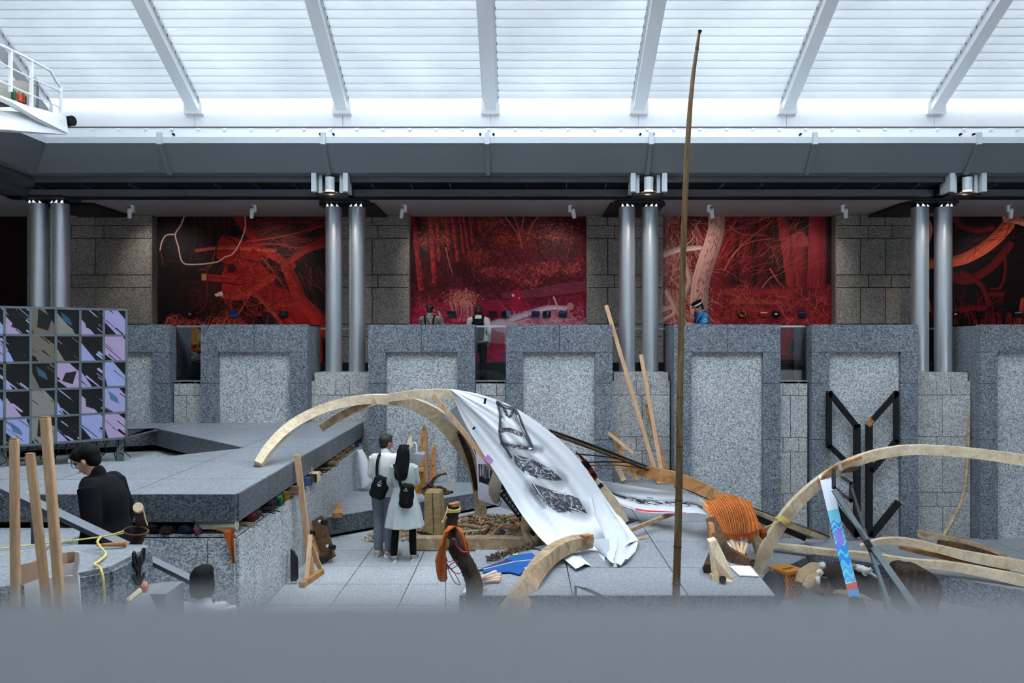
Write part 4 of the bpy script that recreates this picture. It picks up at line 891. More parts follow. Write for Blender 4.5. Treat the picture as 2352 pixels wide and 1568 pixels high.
pp_ = (Lc[ii] * (1 - ff) + Lc[ii + 1] * ff); pp_ = pp_ + ((Rc[ii] * (1 - ff) + Rc[ii + 1] * ff) - pp_) * uu[..., None]
tx = np.clip(((pp_[..., 0] - 1010) * 2).astype(int), 0, cc.w - 1); ty = np.clip(((pp_[..., 1] - 880) * 2).astype(int), 0, cc.h - 1)
clothmat = printed('charcoal_printed_cloth', cc.a[ty, tx], .9, 0, .12)
D = thing('printed_cloth', 'large white cloth with black charcoal feather shapes hung over the timber arch', 'cloth', P(1322, 1306, 10.2))
MB().sheet(g, .004, True).build('cloth_sheet', clothmat, D, True)
fl_ = [[P(*[(1 - t) * a + t * b for a, b in zip(q0, q1)]) + V((0, .04 * math.sin(7 * t + s_), .02 * math.sin(12 * t))) for t in np.linspace(0, 1, 9)] for s_, (q0, q1) in enumerate([((1064, 918, 11.5), (1060, 922, 11.5)), ((1040, 938, 11.7), (1078, 960, 11.5)), ((1017, 955, 11.9), (1095, 1003, 11.5)), ((1040, 975, 11.9), (1108, 1012, 11.5)), ((1075, 993, 11.9), (1118, 1022, 11.5))])]
MB().sheet(fl_, .004).build('side_flap', FB['sheer'], D, True)
def gath(rows, amp, ph=0, n=14):
    out = []
    for i, (q0, q1) in enumerate(rows):
        out.append([P(*[(1 - t) * a + t * b for a, b in zip(q0, q1)]) + V((amp * .4 * math.sin(17 * t + i), -amp * abs(math.sin(5.5 * t * math.pi / 2 + i * .7 + ph)), amp * .5 * math.sin(9 * t + i * 1.3))) for t in np.linspace(0, 1, n)])
    return out
MB().sheet(gath([((1352, 1142, 10.85), (1392, 1150, 10.95)), ((1358, 1180, 10.7), (1428, 1200, 10.85)), ((1378, 1215, 10.5), (1452, 1225, 10.6)), ((1393, 1240, 10.3), (1461, 1246, 10.35)), ((1396, 1265, 10.05), (1455, 1270, 10.1)), ((1398, 1283, 9.65), (1440, 1286, 9.65)), ((1404, 1294, 9.5), (1424, 1298, 9.5))], .05), .006).build('gathered_end', FB['white'], D, True)
MB().sheet(gath([((1338, 1234, 10.3), (1400, 1238, 10.2)), ((1352, 1246, 10.2), (1400, 1258, 10.1)), ((1375, 1262, 10.1), (1402, 1275, 10.0)), ((1394, 1278, 9.8), (1404, 1284, 9.7))], .02), .005).build('hem_fold', FB['sheer'], D, True)
for a, b in (((1115, 914, 11.2), (1113, 927, 11.2)), ((1091, 980, 11.1), (1086, 986, 11.1))): MB().bar(P(*a), P(*b), .03, .02).build('black_clip', M['black'], D)

# red and black scarf behind the ridge
rs_ = []
for t in np.linspace(0, 1, 10): rs_.append([P(1322 + 44 * t, 1036 + 58 * t, 11.75) + V((0, .03 * math.sin(5 * t), 0)), P(1344 + 24 * t, 1058 + 36 * t, 11.6) + V((.03, 0, .0)), P(1330 + 34 * t, 1060 + 52 * t, 11.85)])
ca = CV(0, 0, 40, 60, 2, (24, 22, 36)); ca.dots(60, 20, 30, 20, 30, 5, [(176, 30, 34), (200, 50, 40), (30, 26, 50)], .9); ca.stroke([(0, 57), (40, 57)], 6, (196, 70, 44))
solo(MB().sheet(rs_, .01, True), 'patterned_scarf', printed('red_black_pattern', ca.a, .9), 'red and black patterned scarf tied on the timber arch right of the white cloth', 'scarf', None, True)

# second cloth stretched like a hammock to the orange blanket
tp = spl([(1378, 1104, 12.3), (1420, 1111, 12.2), (1490, 1121, 11.9), (1550, 1129, 11.5), (1596, 1139, 11.1), (1613, 1150, 10.9)], 5)
bt = spl([(1396, 1138, 12.1), (1430, 1161, 12.0), (1480, 1176, 11.6), (1540, 1178, 11.3), (1600, 1178, 10.9), (1627, 1184, 10.7)], 5)
g2 = [[P(*[(1 - t) * a + t * b for a, b in zip(q0, q1)]) + V((0, .16 * math.sin(math.pi * t) + .015 * math.sin(19 * t + i * .3), -.03 * math.sin(math.pi * t))) for i, (q0, q1) in enumerate(zip(tp, bt))] for t in np.linspace(0, 1, 18)]
c2 = CV(0, 0, 240, 80, 2, (226, 229, 234)); c2.a *= (.96 + .07 * fnoise(c2.h, c2.w, 5, 4, 8))[..., None]
for k in range(6): c2.curve([(0, 40), (60, 44), (120, 46), (200, 40), (240, 36)], 24 - 3 * k, (84, 84, 92), al=.1)
c2.curve([(0, 38), (40, 44), (90, 46)], 4, (50, 50, 56), 12, al=.9); c2.curve([(90, 46), (150, 44), (240, 36)], 15, (56, 56, 62), 5, al=.9)
for _ in range(120): x = NR.uniform(60, 220); y = 45 + NR.normal(0, 5); c2.stroke([(x, y), (x + NR.uniform(3, 14), y + NR.uniform(-2, 2))], 1.6, (230, 232, 236) if NR.rand() < .7 else (30, 30, 34))
c2.curve([(20, 76), (60, 75), (90, 76)], 3, (230, 130, 140)); c2.curve([(80, 76), (120, 75), (170, 77)], 6, (226, 60, 80), 3)
H = thing('hammock_cloth', 'long white cloth with a charcoal band and red hem stretched toward the orange blanket', 'cloth', P(1500, 1178, 11.5))
MB().sheet(g2, .004, True).build('cloth_sheet', printed('charcoal_band_cloth', c2.a, .9, 0, .25), H, True)
MB().sheet(gath([((1604, 1142, 11.0), (1622, 1180, 10.8)), ((1615, 1150, 10.9), (1634, 1186, 10.75)), ((1628, 1168, 10.8), (1646, 1205, 10.65)), ((1650, 1210, 10.65), (1655, 1216, 10.6))], .012, 0, 8), .004).build('tied_end', FB['white'], H, True)
solo(MB().bar(P(1450, 1216, 10.9), P(1548, 1178, 11.6), .05, .05), 'prop_stick', W['tan'], 'thin weathered stick propping the hammock cloth beside the bamboo pole', 'stick')

# front curved beam rising over the stage edge
B = thing('curved_front_beam', 'thick curved hewn beam rising from below the stage to the hem of the white cloth', 'beam', P(1150, 1440, 8.2))
MB().sweep(C([(1140, 1470, 8.15), (1180, 1398, 8.3), (1208, 1350, 8.6), (1236, 1305, 9.0), (1268, 1272, 9.5), (1310, 1250, 9.9), (1352, 1242, 10.2)]), [.3, .25, .19, .17, .17, .16, .14], .16).build('beam_body', W['tan'], B)
MB().bar(P(1338, 1236, 10.0), P(1356, 1232, 10.1), .07, .1).build('tenon', W['rough'], B)
MB().bar(P(1400, 1252, 10.7), P(1486, 1243, 10.9), .12, .14).build('far_end', W['tan'], B)
solo(MB().box(P(1466, 1262, 10.8), (.2, .16, .06)), 'navy_block', plain('dark_navy_board', (30, 40, 58), .7), 'dark navy board lying under the far end of the curved beam', 'board')

# ---------------------------------------------------------------- poles and boards behind
solo(MB().sweep(C([(1408, 1053, 13.4), (1450, 1073, 13.2), (1500, 1086, 13.0), (1560, 1101, 12.8), (1620, 1126, 12.6), (1680, 1160, 12.4), (1722, 1184, 12.3)]), [.09, .14, .2, .2, .19, .17, .12], .15), 'curved_log', W['rough'], 'long curved orange brown log running behind the bamboo pole to the blanket', 'log')
POLES = [([(1262, 989, 12.2), (1330, 1012, 12.6), (1400, 1038, 12.9), (1480, 1070, 13.1), (1530, 1084, 13.2)], .05, W['black'], 'black flexible pole springing from behind the white cloth, topmost of the bundle'),
         ([(1268, 996, 12.1), (1340, 1022, 12.5), (1420, 1052, 12.8), (1500, 1082, 13.0)], .05, W['bamboodark'], 'brown bamboo cane right under the black flexible pole'),
         ([(1322, 1042, 12.4), (1400, 1050, 12.7), (1470, 1066, 13.0), (1515, 1078, 13.1)], .022, W['black'], 'upper thin black rod fanning out beside the white cloth'),
         ([(1342, 1062, 12.4), (1400, 1060, 12.7), (1460, 1064, 12.9), (1510, 1078, 13.1)], .022, W['black'], 'middle thin black rod fanning out beside the white cloth'),
         ([(1346, 1069, 12.4), (1420, 1068, 12.7), (1480, 1076, 13.0)], .022, W['bamboodark'], 'lowest thin brown rod fanning out beside the white cloth'),
         ([(1560, 1112, 12.7), (1640, 1148, 13.1), (1740, 1190, 13.9), (1860, 1234, 14.9)], .075, W['bamboo'], 'greenish bamboo pole sloping down behind the orange blanket'),
         ([(1640, 1132, 12.9), (1760, 1178, 13.9), (1905, 1232, 15.0)], .03, W['brown'], 'thin dark lath sloping down above the boards behind the orange blanket')]
for q, d, m, lb in POLES: solo(MB().tube(C(q), d / 2, 8), 'pole', m, lb, 'pole', None, True)
solo(MB().sweep([P(1700, 1164, 13.3), P(1898, 1237, 15.0)], .09, .03), 'board', W['cream'], 'pale board sloping to the foot of the wall right of the orange blanket', 'board')
solo(MB().sweep([P(1716, 1180, 13.2), P(1850, 1236, 14.8)], .1, .03), 'board', W['black'], 'blackened board sloping below the pale board right of the blanket', 'board')
PLK = [((1392, 701), (1514, 1110), .075, W['pine'], 'tallest pine batten leaning on the wall by the middle columns'), ((1472, 814), (1524, 1110), .075, W['pine'], 'second tallest pine batten leaning on the wall by the middle columns'),
       ((1486, 928), (1534, 1108), .09, W['rough'], 'brown batten leaning right of the two tall pine battens'), ((1342, 950), (1455, 1040), .06, W['pine'], 'pointed thin batten leaning at a slant left of the tall pine battens'),
       ((1409, 993), (1434, 1060), .08, W['rough'], 'short brown batten crossing the slanted thin batten on the wall'), ((1412, 1060), (1434, 1104), .1, W['tan'], 'short tan board standing at the wall foot behind the hammock cloth'),
       ((1440, 1056), (1463, 1104), .05, W['rough'], 'narrow brown stick standing at the wall foot right of the tan board'), ((1536, 1078), (1528, 1096), .06, W['rough'], 'stub of a batten poking up behind the curved log')]
for a, b, w, m, lb in PLK: solo(MB().sweep([P(*a, 15.4), P(*b, 15.02)], w, .03), 'batten', m, lb, 'batten')
# bamboo pole
bp = thing('bamboo_pole', 'very tall slender bamboo pole rising in front of the stage up to the ceiling', 'bamboo pole', P(1545, 1720, 8.2))
cu = C([(1606, 76, 8.2), (1598, 130, 8.2), (1590, 190, 8.2), (1582, 290, 8.2), (1575, 420, 8.2), (1570, 560, 8.2), (1566, 700, 8.2), (1563, 830, 8.2), (1561, 960, 8.2), (1559, 1150, 8.2), (1556, 1260, 8.2), (1552, 1400, 8.2), (1546, 1710, 8.2)], 5)
MB().tube(cu, list(np.interp(np.linspace(0, 1, len(cu)), [0, .05, .3, .6, 1], [.014, .018, .028, .034, .042])), 12).build('culm', W['bamboo'], bp, True)
for y in (112, 190, 240, 295, 385, 470, 575, 683, 803, 913, 1025, 1148, 1255, 1340):
    i = min(range(len(cu)), key=lambda k: abs(VY + (3 - cu[k].z) * F / 8.2 - y)); a, b = cu[max(i - 1, 0)], cu[min(i + 1, len(cu) - 1)]; z = 3 - (y - VY) * 8.2 / F; t = (z - a.z) / (b.z - a.z)
    q = a + (b - a) * t; r = .016 + .024 * (y / 1400); MB().tube([q + V((0, 0, -.018)), q, q + V((0, 0, .018))], [r, r * 1.18, r], 12).build('node_ring', W['bamboodark'], bp, True)
MB().tube([P(1606, 78, 8.2), P(1608, 70, 8.2)], [.014, .022], 8).build('splintered_tip', W['bark'], bp)
MB().tube([P(1590, 190, 8.2), P(1594, 178, 8.2)], .006, 6).build('twig_stub', W['bamboodark'], bp); MB().tube([P(1559, 1128, 8.18), P(1549, 1116, 8.15)], .006, 6).build('twig_stub', W['bamboodark'], bp)

# ---------------------------------------------------------------- orange blanket on its logs
rows = [[(1612, 1150, 10.9), (1640, 1147, 11.3), (1664, 1134, 11.9), (1700, 1143, 12.3), (1724, 1152, 12.6)], [(1624, 1172, 10.7), (1655, 1168, 11.0), (1685, 1164, 11.5), (1712, 1166, 12.0), (1734, 1178, 12.4)], [(1640, 1198, 10.6), (1665, 1198, 10.9), (1695, 1198, 11.3), (1722, 1198, 11.8), (1743, 1200, 12.2)], [(1656, 1222, 10.5), (1674, 1230, 10.8), (1698, 1233, 11.2), (1724, 1227, 11.7), (1750, 1215, 12.1)]]
cols = [spl(r, 6) for r in rows]; gr_ = []
for j in range(len(cols[0])): gr_.append(spl([c[j] for c in cols], 6))
gb = [[P(*gr_[j][i]) + V((0, .012 * math.sin(j * 1.1), 0)) for j in range(len(gr_))] for i in range(len(gr_[0]))]
cb_ = CV(0, 0, 130, 100, 3, (226, 126, 54)); cb_.a *= (.85 + .3 * fnoise(cb_.h, cb_.w, 10, 4, 3))[..., None]
for k in range(11):
    x = 5 + k * 12; cb_.stroke([(x, 0), (x, 100)], 1.5, (52, 26, 26))
    if k < 7:
        for y in range(0, 100, 4): cb_.stroke([(x + 4.5, y), (x + 6.5, y + 2)], 1.8, (46, 22, 22))
    cb_.stroke([(x + 9, 0), (x + 9, 100)], .9, (104, 44, 28))
cb_.stroke([(0, 97), (130, 97)], 5, (150, 64, 30))
OB = thing('orange_blanket', 'orange blanket with dark stripes draped over logs right of the bamboo pole', 'blanket', P(1690, 1233, 11.2))
MB().sheet(gb, .012, True).build('blanket_sheet', printed('orange_striped_weave', cb_.a, .95), OB, True)
br = MB()
for k in range(26): q = P(*spl([r for r in rows[3]], 7)[min(k, 28)]); br.tube([q, q + V((R.uniform(-.02, .02), -.02, -.05))], .012, 5)
stuff(br.build('knotted_fringe', FB['ochre'], OB)); MB().ball(P(1752, 1222, 12.1), (.06, .06, .1), 10, None, .2).build('tied_corner', FB['ochre'], OB)
solo(MB().sweep(C([(1632, 1194, 10.5), (1640, 1212, 10.4), (1650, 1240, 10.2), (1664, 1262, 9.95), (1690, 1281, 9.7), (1727, 1297, 9.55)]), [.12, .13, .14, .15, .15, .13], .13), 'bent_log', W['brown'], 'dark bent log carrying the left side of the orange blanket', 'log')
solo(MB().prism([P(1628, 1202, 10.3), P(1640, 1202, 10.3), (P(1644, 1238, 10.2)), P(1634, 1232, 10.2), P(1630, 1236, 10.2)], (0, .1, 0)), 'short_log', W['rough'], 'short brown wooden leg under the left corner of the orange blanket', 'log')
wl_ = thing('pale_wood_foot', 'pale wedge of wood standing on the stage front right of the bamboo pole', 'wood block', P(1662, 1338, 8.95))
MB().prism([P(1629, 1244, 9.1), P(1646, 1239, 9.1), P(1672, 1292, 9.0), P(1687, 1334, 8.9), P(1664, 1339, 8.9), P(1652, 1322, 9.0), P(1640, 1320, 9.0), P(1636, 1275, 9.05)], (0, .14, 0)).build('wedge', W['cream'], wl_)
MB().prism([P(1635, 1322, 8.95), P(1651, 1322, 8.95), P(1655, 1339, 8.9), P(1636, 1338, 8.9)], (0, .12, 0)).build('heel', W['tan'], wl_)
MB().tube([P(1660, 1330, 8.92), P(1660, 1330, 8.8)], .04, 12).build('dark_hole', M['dark'], wl_)
solo(MB().tube([P(1640, 1272, 9.5), P(1628, 1308, 9.2)], [.065, .075], 7), 'dark_log', W['brown'], 'short dark log lying behind the pale wedge of wood', 'log')
solo(MB().prism([P(1727, 1228, 13.9), P(1750, 1222, 13.9), P(1761, 1262, 13.9), P(1762, 1276, 13.85), P(1742, 1278, 13.85)], (0, .22, 0)), 'tapered_log', W['tan'], 'tapered grey brown log propping the right end of the orange blanket', 'log')
solo(MB().sweep(C([(1720, 1224, 12.3), (1726, 1238, 12.3), (1718, 1246, 12.3)]), [.07, .07, .04], .06), 'brown_hook', W['rough'], 'small red brown hook of wood hanging under the orange blanket', 'wood piece')
for k, (a, b, lb) in enumerate((((1680, 1242), (1692, 1272), 'leftmost'), ((1693, 1250), (1700, 1274), 'second from left'), ((1704, 1247), (1702, 1276), 'middle upright'), ((1715, 1250), (1704, 1280), 'right slanting'), ((1697, 1250), (1718, 1284), 'dark crossing'))):
    solo(MB().tube([P(*a, 10.3), P(*b, 10.0)], .022, 7), 'stick', W['brown'] if k == 4 else W['pine'], lb + ' stick of the small bundle under the orange blanket', 'stick', 'sticks bundled under the orange blanket')
solo(MB().prism([G(1676, 1299, ZS + .02), G(1722, 1299, ZS + .02), G(1742, 1322, ZS + .02), G(1698, 1320, ZS + .02)], (0, 0, -.012)), 'white_sheet', plain('white_paper', (232, 234, 238), .7), 'white paper sheet on the stage edge under the bent log', 'paper')
solo(MB().prism([G(1660, 1238, ZS + .02), G(1664, 1238, ZS + .02), G(1704, 1275, ZS + .02), G(1700, 1277, ZS + .02)], (0, 0, -.012)), 'white_strip', plain('white_strip_paper', (222, 226, 230), .7), 'narrow white strip lying along the stage edge beside the bundle of sticks', 'paper')

# ---------------------------------------------------------------- black bar figure on the wall
VS = thing('black_bar_figure', 'black timber figure of two mirrored folded wings leaning on the far wall', 'sculpture', P(1982, 1230, 15.12))
for a, b, w in (((1904, 898), (1904, 1028), .09), ((1904, 900), (1969, 981), .1), ((1968, 974), (1968, 1232), .12), ((1903, 1022), (1952, 1068), .09), ((1914, 1158), (1970, 1231), .12), ((1996, 975), (1996, 1232), .12), ((1992, 978), (2061, 900), .09), ((2058, 898), (2058, 1016), .09), ((2061, 1010), (2000, 1082), .1), ((2064, 1152), (2000, 1231), .12)):
    MB().bar(P(*a, 15.1), P(*b, 15.1), w, .07).build('bar', W['black'], VS)
MB().bar(P(1993, 977, 15.06), P(2004, 964, 15.06), .09, .05).build('bare_wood_patch', W['rough'], VS)

# ---------------------------------------------------------------- right arch, ribbon, grey frame
RA = thing('right_arch', 'long thin bent timber arch rising from the right slab out of the frame', 'arch', P(1738, 1316, 13.0))
MB().sweep(C([(1737, 1319, 13.0), (1757, 1265, 12.95), (1785, 1215, 12.9), (1815, 1172, 12.8), (1850, 1135, 12.75), (1890, 1101, 12.7), (1940, 1070, 12.6), (2000, 1047, 12.55), (2060, 1035, 12.5), (2120, 1032, 12.4), (2200, 1037, 12.3), (2280, 1046, 12.2), (2420, 1066, 12.0)]), [.17, .19, .19, .18, .16, .15, .15, .15, .15, .16, .17], .12).build('arch_rib', W['cream'], RA)
MB().sweep(C([(1880, 1106, 12.55), (1906, 1082, 12.5), (1935, 1066, 12.45), (1978, 1050, 12.45)]), [.03, .07, .06, .03], .06).build('bound_splint', W['rough'], RA)
MB().sweep(C([(1935, 1084, 12.45), (1955, 1078, 12.45), (1970, 1074, 12.45)]), [.03, .07, .04], .05).build('knotty_piece', W['brown'], RA)
sg = MB()
for k in range(4): sg.tube([P(1924 + k * 2, 1060, 12.36), P(1928 + k * 2, 1078 + k, 12.36), P(1930 + k * 2, 1082, 12.6)], .006, 5)
sg.build('white_string', FB['white'], RA)
yr = MB()
for k in range(5): c_ = P(1797 + k * 1.4, 1193 + k * 1.2, 12.82); t_ = V((.62, 0, .78)); n1 = V((.78, 0, -.62)); yr.tube([c_ + n1 * .115 * math.cos(t) + V((0, -1, 0)) * .09 * math.sin(t) + t_ * (k - 2) * .02 for t in np.linspace(0, 2 * math.pi, 17)], .009, 5)
yr.build('rope_binding', M['rope'], RA)
RP = MB().tube(C([(1755, 1212, 12.3), (1775, 1203, 12.6), (1792, 1195, 12.7)]), .008, 5).tube(C([(1812, 1194, 12.7), (1840, 1212, 13.6), (1870, 1228, 14.6)]), .006, 5).tube(C([(1782, 1198, 12.65), (1776, 1225, 12.6), (1775, 1300, 12.5), (1775, 1390, 12.4)]), .006, 5)
solo(RP, 'thin_rope', M['rope'], 'thin yellow rope tied round the right arch and hanging straight down', 'rope', None, True)
rc = CV(0, 0, 26, 290, 3, (226, 234, 244)); rc.a *= (.97 + .05 * fnoise(rc.h, rc.w, 8, 3, 5))[..., None]
rc.a[int(rc.h * .56):int(rc.h * .93)] = np.array((70, 170, 224)) / 255.; rc.a[int(rc.h * .56):int(rc.h * .63)] = np.array((120, 206, 236)) / 255.
for k in range(40): y = 290 * NR.uniform(.62, .93); rc.curve([(0, y), (9, y - 5), (18, y + 4), (26, y - 2)], 3, [(40, 140, 214), (110, 200, 226), (60, 120, 210), (150, 214, 220)][k % 4], al=.7)
rc.poly([(2, 196), (20, 190), (22, 215), (6, 224)], (140, 120, 214), .85); rc.a[int(rc.h * .935):int(rc.h * .965)] = np.array((214, 96, 78)) / 255.; rc.a[int(rc.h * .965):] = np.array((80, 160, 226)) / 255.
g = []
for a, b in ((((1884, 1096, 12.85)), (1906, 1086, 12.85)), ((1880, 1093, 12.62), (1905, 1083, 12.62)), ((1884, 1105, 12.5), (1909, 1098, 12.5)), ((1905, 1192, 12.2), (1930, 1186, 12.2)), ((1925, 1275, 11.9), (1950, 1270, 11.9)), ((1951, 1374, 11.55), (1976, 1370, 11.55))):
    g.append([P(*[(1 - t) * x + t * y for x, y in zip(a, b)]) for t in np.linspace(0, 1, 4)])
g2_ = []
for j in range(4): g2_.append([V(q) for q in spl([tuple(r[j]) for r in g], 8)])
solo(MB().sheet([[g2_[j][i] for j in range(4)] for i in range(len(g2_[0]))], .003, True), 'printed_banner', printed('banner_print', rc.a, .6), 'narrow white banner with blue waves and a red band hung from the right arch', 'banner', None, True)
GF = thing('grey_pole_frame', 'tall splayed frame of grey painted poles leaning against the right arch', 'frame', P(2110, 1400, 10.5))
for a, b, w, m in (((1915, 1125, 12.2), (2010, 1268, 11.5), .075, 'greypaint'), ((2008, 1262, 11.5), (2125, 1425, 10.4), .09, 'greypaint'), ((1926, 1130, 12.2), (2000, 1266, 11.5), .045, 'greywood'), ((1956, 1122, 12.2), (1996, 1252, 11.6), .035, 'greywood'), ((1998, 1262, 11.55), (2056, 1430, 10.5), .05, 'greypaint'), ((2006, 1270, 11.5), (2036, 1400, 10.7), .03, 'greywood')):
    MB().bar(P(*a), P(*b), w, .04).build('pole', M[m], GF)
MB().bar(P(1988, 1240, 11.5), P(1999, 1258, 11.45), .08, .05).build('black_joint', M['black'], GF)
for a, b in (((1915, 1076), (1915, 1122)), ((1932, 1094), (1956, 1110)), ((1955, 1106), (1954, 1152)), ((1914, 1118), (1956, 1151))): MB().bar(P(*a, 12.25), P(*b, 12.25), .05, .04).build('small_bar', M['greywood'], GF)

# ---------------------------------------------------------------- timbers lying on the right slab
for q, w, h, m, lb in (([(1772, 1250, 14.3), (1830, 1258, 14.1), (1900, 1267, 13.8), (2000, 1276, 13.4), (2090, 1290, 13.0), (2200, 1302, 12.7), (2300, 1322, 12.4), (2420, 1350, 12.1)], [.06, .11, .1, .1, .13, .15, .18], .12, 'cream', 'longest pale timber lying along the pit edge on the right slab'),
    ([(1976, 1253, 13.9), (2020, 1243, 13.8), (2080, 1243, 13.6), (2160, 1261, 13.3), (2240, 1280, 13.0), (2420, 1312, 12.4)], [.03, .1, .12, .13, .16, .18], .12, 'cream', 'pale bowed timber with a pointed tip lying behind the longest one'),
    ([(2066, 1256, 13.9), (2130, 1270, 13.6), (2220, 1288, 13.2), (2320, 1306, 12.9)], [.05, .08, .08, .06], .1, 'rough', 'thin brown timber wedged under the pale bowed timber'),
    ([(2108, 1224, 14.7), (2180, 1238, 14.4), (2260, 1258, 14.0), (2330, 1290, 13.6), (2420, 1338, 13.2)], [.12, .1, .08, .09, .12], .12, 'tan', 'upper tan timber crossing toward the right edge of the frame'),
    ([(2154, 1246, 14.3), (2220, 1260, 14.0), (2300, 1287, 13.6), (2420, 1342, 13.2)], [.1, .14, .14, .12], .12, 'brown', 'dark brown timber lying under the upper tan timber'),
    ([(2205, 1294, 13.1), (2280, 1316, 12.8), (2350, 1344, 12.4), (2420, 1376, 12.1)], [.04, .1, .12, .12], .1, 'brown', 'dark underside timber below the longest pale timber at the right edge')):
    solo(MB().sweep(C(q), w, h), 'timber', W[m], lb, 'timber', 'timbers lying on the right slab')
solo(MB().tube(C([(2225, 944, 15.12), (2224, 1010, 15.1), (2222, 1060, 15.08), (2214, 1130, 15.0), (2196, 1180, 14.9), (2166, 1232, 14.8)]), [.02, .03, .032, .03, .034, .036], 8, None, .08), 'curved_branch', W['tan'], 'slender curved branch leaning on the wall right of the far right columns', 'branch', None, True)

# ---------------------------------------------------------------- things in the right pit
CR = thing('orange_crate', 'orange latticed crate with a slotted lid standing in the right pit', 'crate', G(1806, 1368, -1.18))
cz_ = G(1806, 1368, -1.18); cx_, cy_ = cz_.x, cz_.y; om = plain('orange_crate_plastic', (214, 140, 60), .5); rot = Matrix.Rotation(.5, 3, 'Z')
def cr(v): return rot @ V(v) + V((cx_, cy_, -1.18))
for s in ((0, -1), (1, 0), (0, 1), (-1, 0)):
    mb = MB(); nx, ny = s; tx_, ty_ = -ny, nx
    def pt(a, z): return cr((nx * .19 + tx_ * a, ny * .19 + ty_ * a, z))
    up_ = rot @ V((nx, ny, 0))
    for z in (.015, .425): mb.bar(pt(-.19, z), pt(.19, z), .03, .02, up_)
    for a in (-.18, .18): mb.bar(pt(a, 0), pt(a, .44), .03, .02, up_)
    for k in range(-3, 10):
        a0 = -.18 + k * .06
        for d in (1, -1):
            f0, f1 = sorted(((-.18 - a0) / (d * .2), (.18 - a0) / (d * .2))); f0, f1 = max(f0, 0), min(f1, 1)
            if f1 - f0 > .12: mb.bar(pt(a0 + d * .2 * f0, .03 + .38 * f0), pt(a0 + d * .2 * f1, .03 + .38 * f1), .013, .01, up_)
    mb.build('lattice_side', om, CR)
lid = MB()
for a, b in (((-.2, -.2), (.2, -.06)), ((-.2, .0), (.2, .2))): lid.box(cr(((a[0] + b[0]) / 2, (a[1] + b[1]) / 2, .45)), (b[0] - a[0], b[1] - a[1], .02), rot)
lid.box(cr((-.16, -.03, .45)), (.08, .06, .02), rot); lid.box(cr((.16, -.03, .45)), (.08, .06, .02), rot); lid.build('lid', om, CR)
MB().box(cr((0, 0, .2)), (.34, .34, .38), rot).build('liner', plain('dark_orange_inside', (120, 70, 34), .8), CR)
solo(MB().ball(P(1776, 1352, 12.5), (.19, .17, .29), 14, None, .04), 'grey_cushion', fabric('dark_grey_felt', (62, 64, 70), .1, 10), 'dark grey cushion slumped in front of the orange crate', 'cushion', None, True)
tf = thing('tan_pelt', 'rolled tan pelt with white tufts lying right of the orange crate', 'pelt', P(1860, 1345, 12.7))
MB().tube([P(1838, 1345, 12.6), P(1852, 1325, 12.7), P(1872, 1308, 12.8), P(1888, 1298, 12.9)], [.1, .17, .13, .05], 12, None, .06).build('hide', FB['tanfur'], tf, True)
MB().tube([P(1848, 1352, 12.4), P(1862, 1336, 12.5), P(1878, 1322, 12.6)], [.06, .11, .06], 10, None, .06).build('leg_flap', FB['tanfur'], tf, True)
for q in ((1889, 1298, 12.75), (1883, 1315, 12.6), (1879, 1332, 12.45)): MB().ball(P(*q), (.055, .05, .06), 10, None, .12).build('white_tuft', FB['whitefur'], tf)
solo(MB().tube(C([(1885, 1312, 13.2), (1920, 1318, 13.2), (1970, 1332, 13.1), (2015, 1352, 13.0), (2040, 1368, 12.9)]), [.1, .2, .24, .22, .14], 14, None, .05), 'dark_hide_roll', FB['dkfur'], 'big dark brown hide roll lying across the right pit', 'pelt', None, True)
gp = thing('ginger_pelt', 'small white and ginger pelt with legs spread on the dark hide roll', 'pelt', P(1985, 1312, 12.85))
MB().tube(C([(1956, 1298, 12.95), (1972, 1304, 12.9), (1990, 1310, 12.85), (2002, 1316, 12.8)]), [.03, .06, .06, .03], 10, None, .08).build('body', FB['whitefur'], gp, True)
for q in (((1985, 1308), (1982, 1318), (1990, 1322)), ((1996, 1310), (1999, 1304), (2003, 1310)), ((2000, 1316), (2012, 1324), (2021, 1329))): MB().tube([P(*a, 12.78) for a in q], [.025, .018, .012], 8).build('limb', FB['whitefur'], gp, True)
MB().ball(P(1960, 1299, 12.9), (.06, .04, .035), 10).build('ginger_patch', FB['tanfur'], gp)
solo(MB().prism([G(1861, 1349, -1.1), G(1894, 1336, -1.1), G(1933, 1346, -1.1), G(1894, 1363, -1.1)], (0, 0, -.03)), 'brown_board', plain('terracotta_board', (140, 92, 72), .7), 'terracotta coloured board lying below the tan pelt', 'board')
mg = thing('black_mug', 'black mug standing on the terracotta board in the right pit', 'mug', P(1893, 1345, 12.2)); MB().tube([P(1893, 1346, 12.2), P(1893, 1326, 12.2)], .055, 16).build('mug_body', M['black'], mg, True); MB().tube([P(1893, 1326, 12.2), P(1893, 1325.5, 12.2)], .05, 16).build('inside', W['brown'], mg)
solo(MB().tube(C([(1916, 1360, 12.1), (1945, 1362, 12.1), (1975, 1370, 12.0), (2003, 1378, 11.9)]), [.03, .05, .05, .02], 10, None, .1), 'pelt_strip', FB['tanfur'], 'thin tan pelt strip in front of the dark hide roll', 'pelt', None, True)
sp_ = thing('dark_stump', 'dark hollow stump with a ragged top standing at right in the pit', 'stump', P(2120, 1400, 11.6))
st_ = [(2077, 1312), (2090, 1307), (2105, 1306), (2112, 1311), (2125, 1310), (2138, 1314), (2150, 1322), (2160, 1335), (2167, 1352), (2166, 1372), (2158, 1392), (2155, 1420), (2082, 1420), (2077, 1380)]
MB().prism([P(*q, 11.6) for q in st_], (0, .5, 0)).build('stump_body', W['bark'], sp_, True, None, .04)
for k in range(5): MB().tube([P(2084 + k * 17, 1400, 11.58), P(2083 + k * 17, 1330 + k * 6, 11.58)], .02, 6, None, .2).build('bark_ridge', W['brown'], sp_)

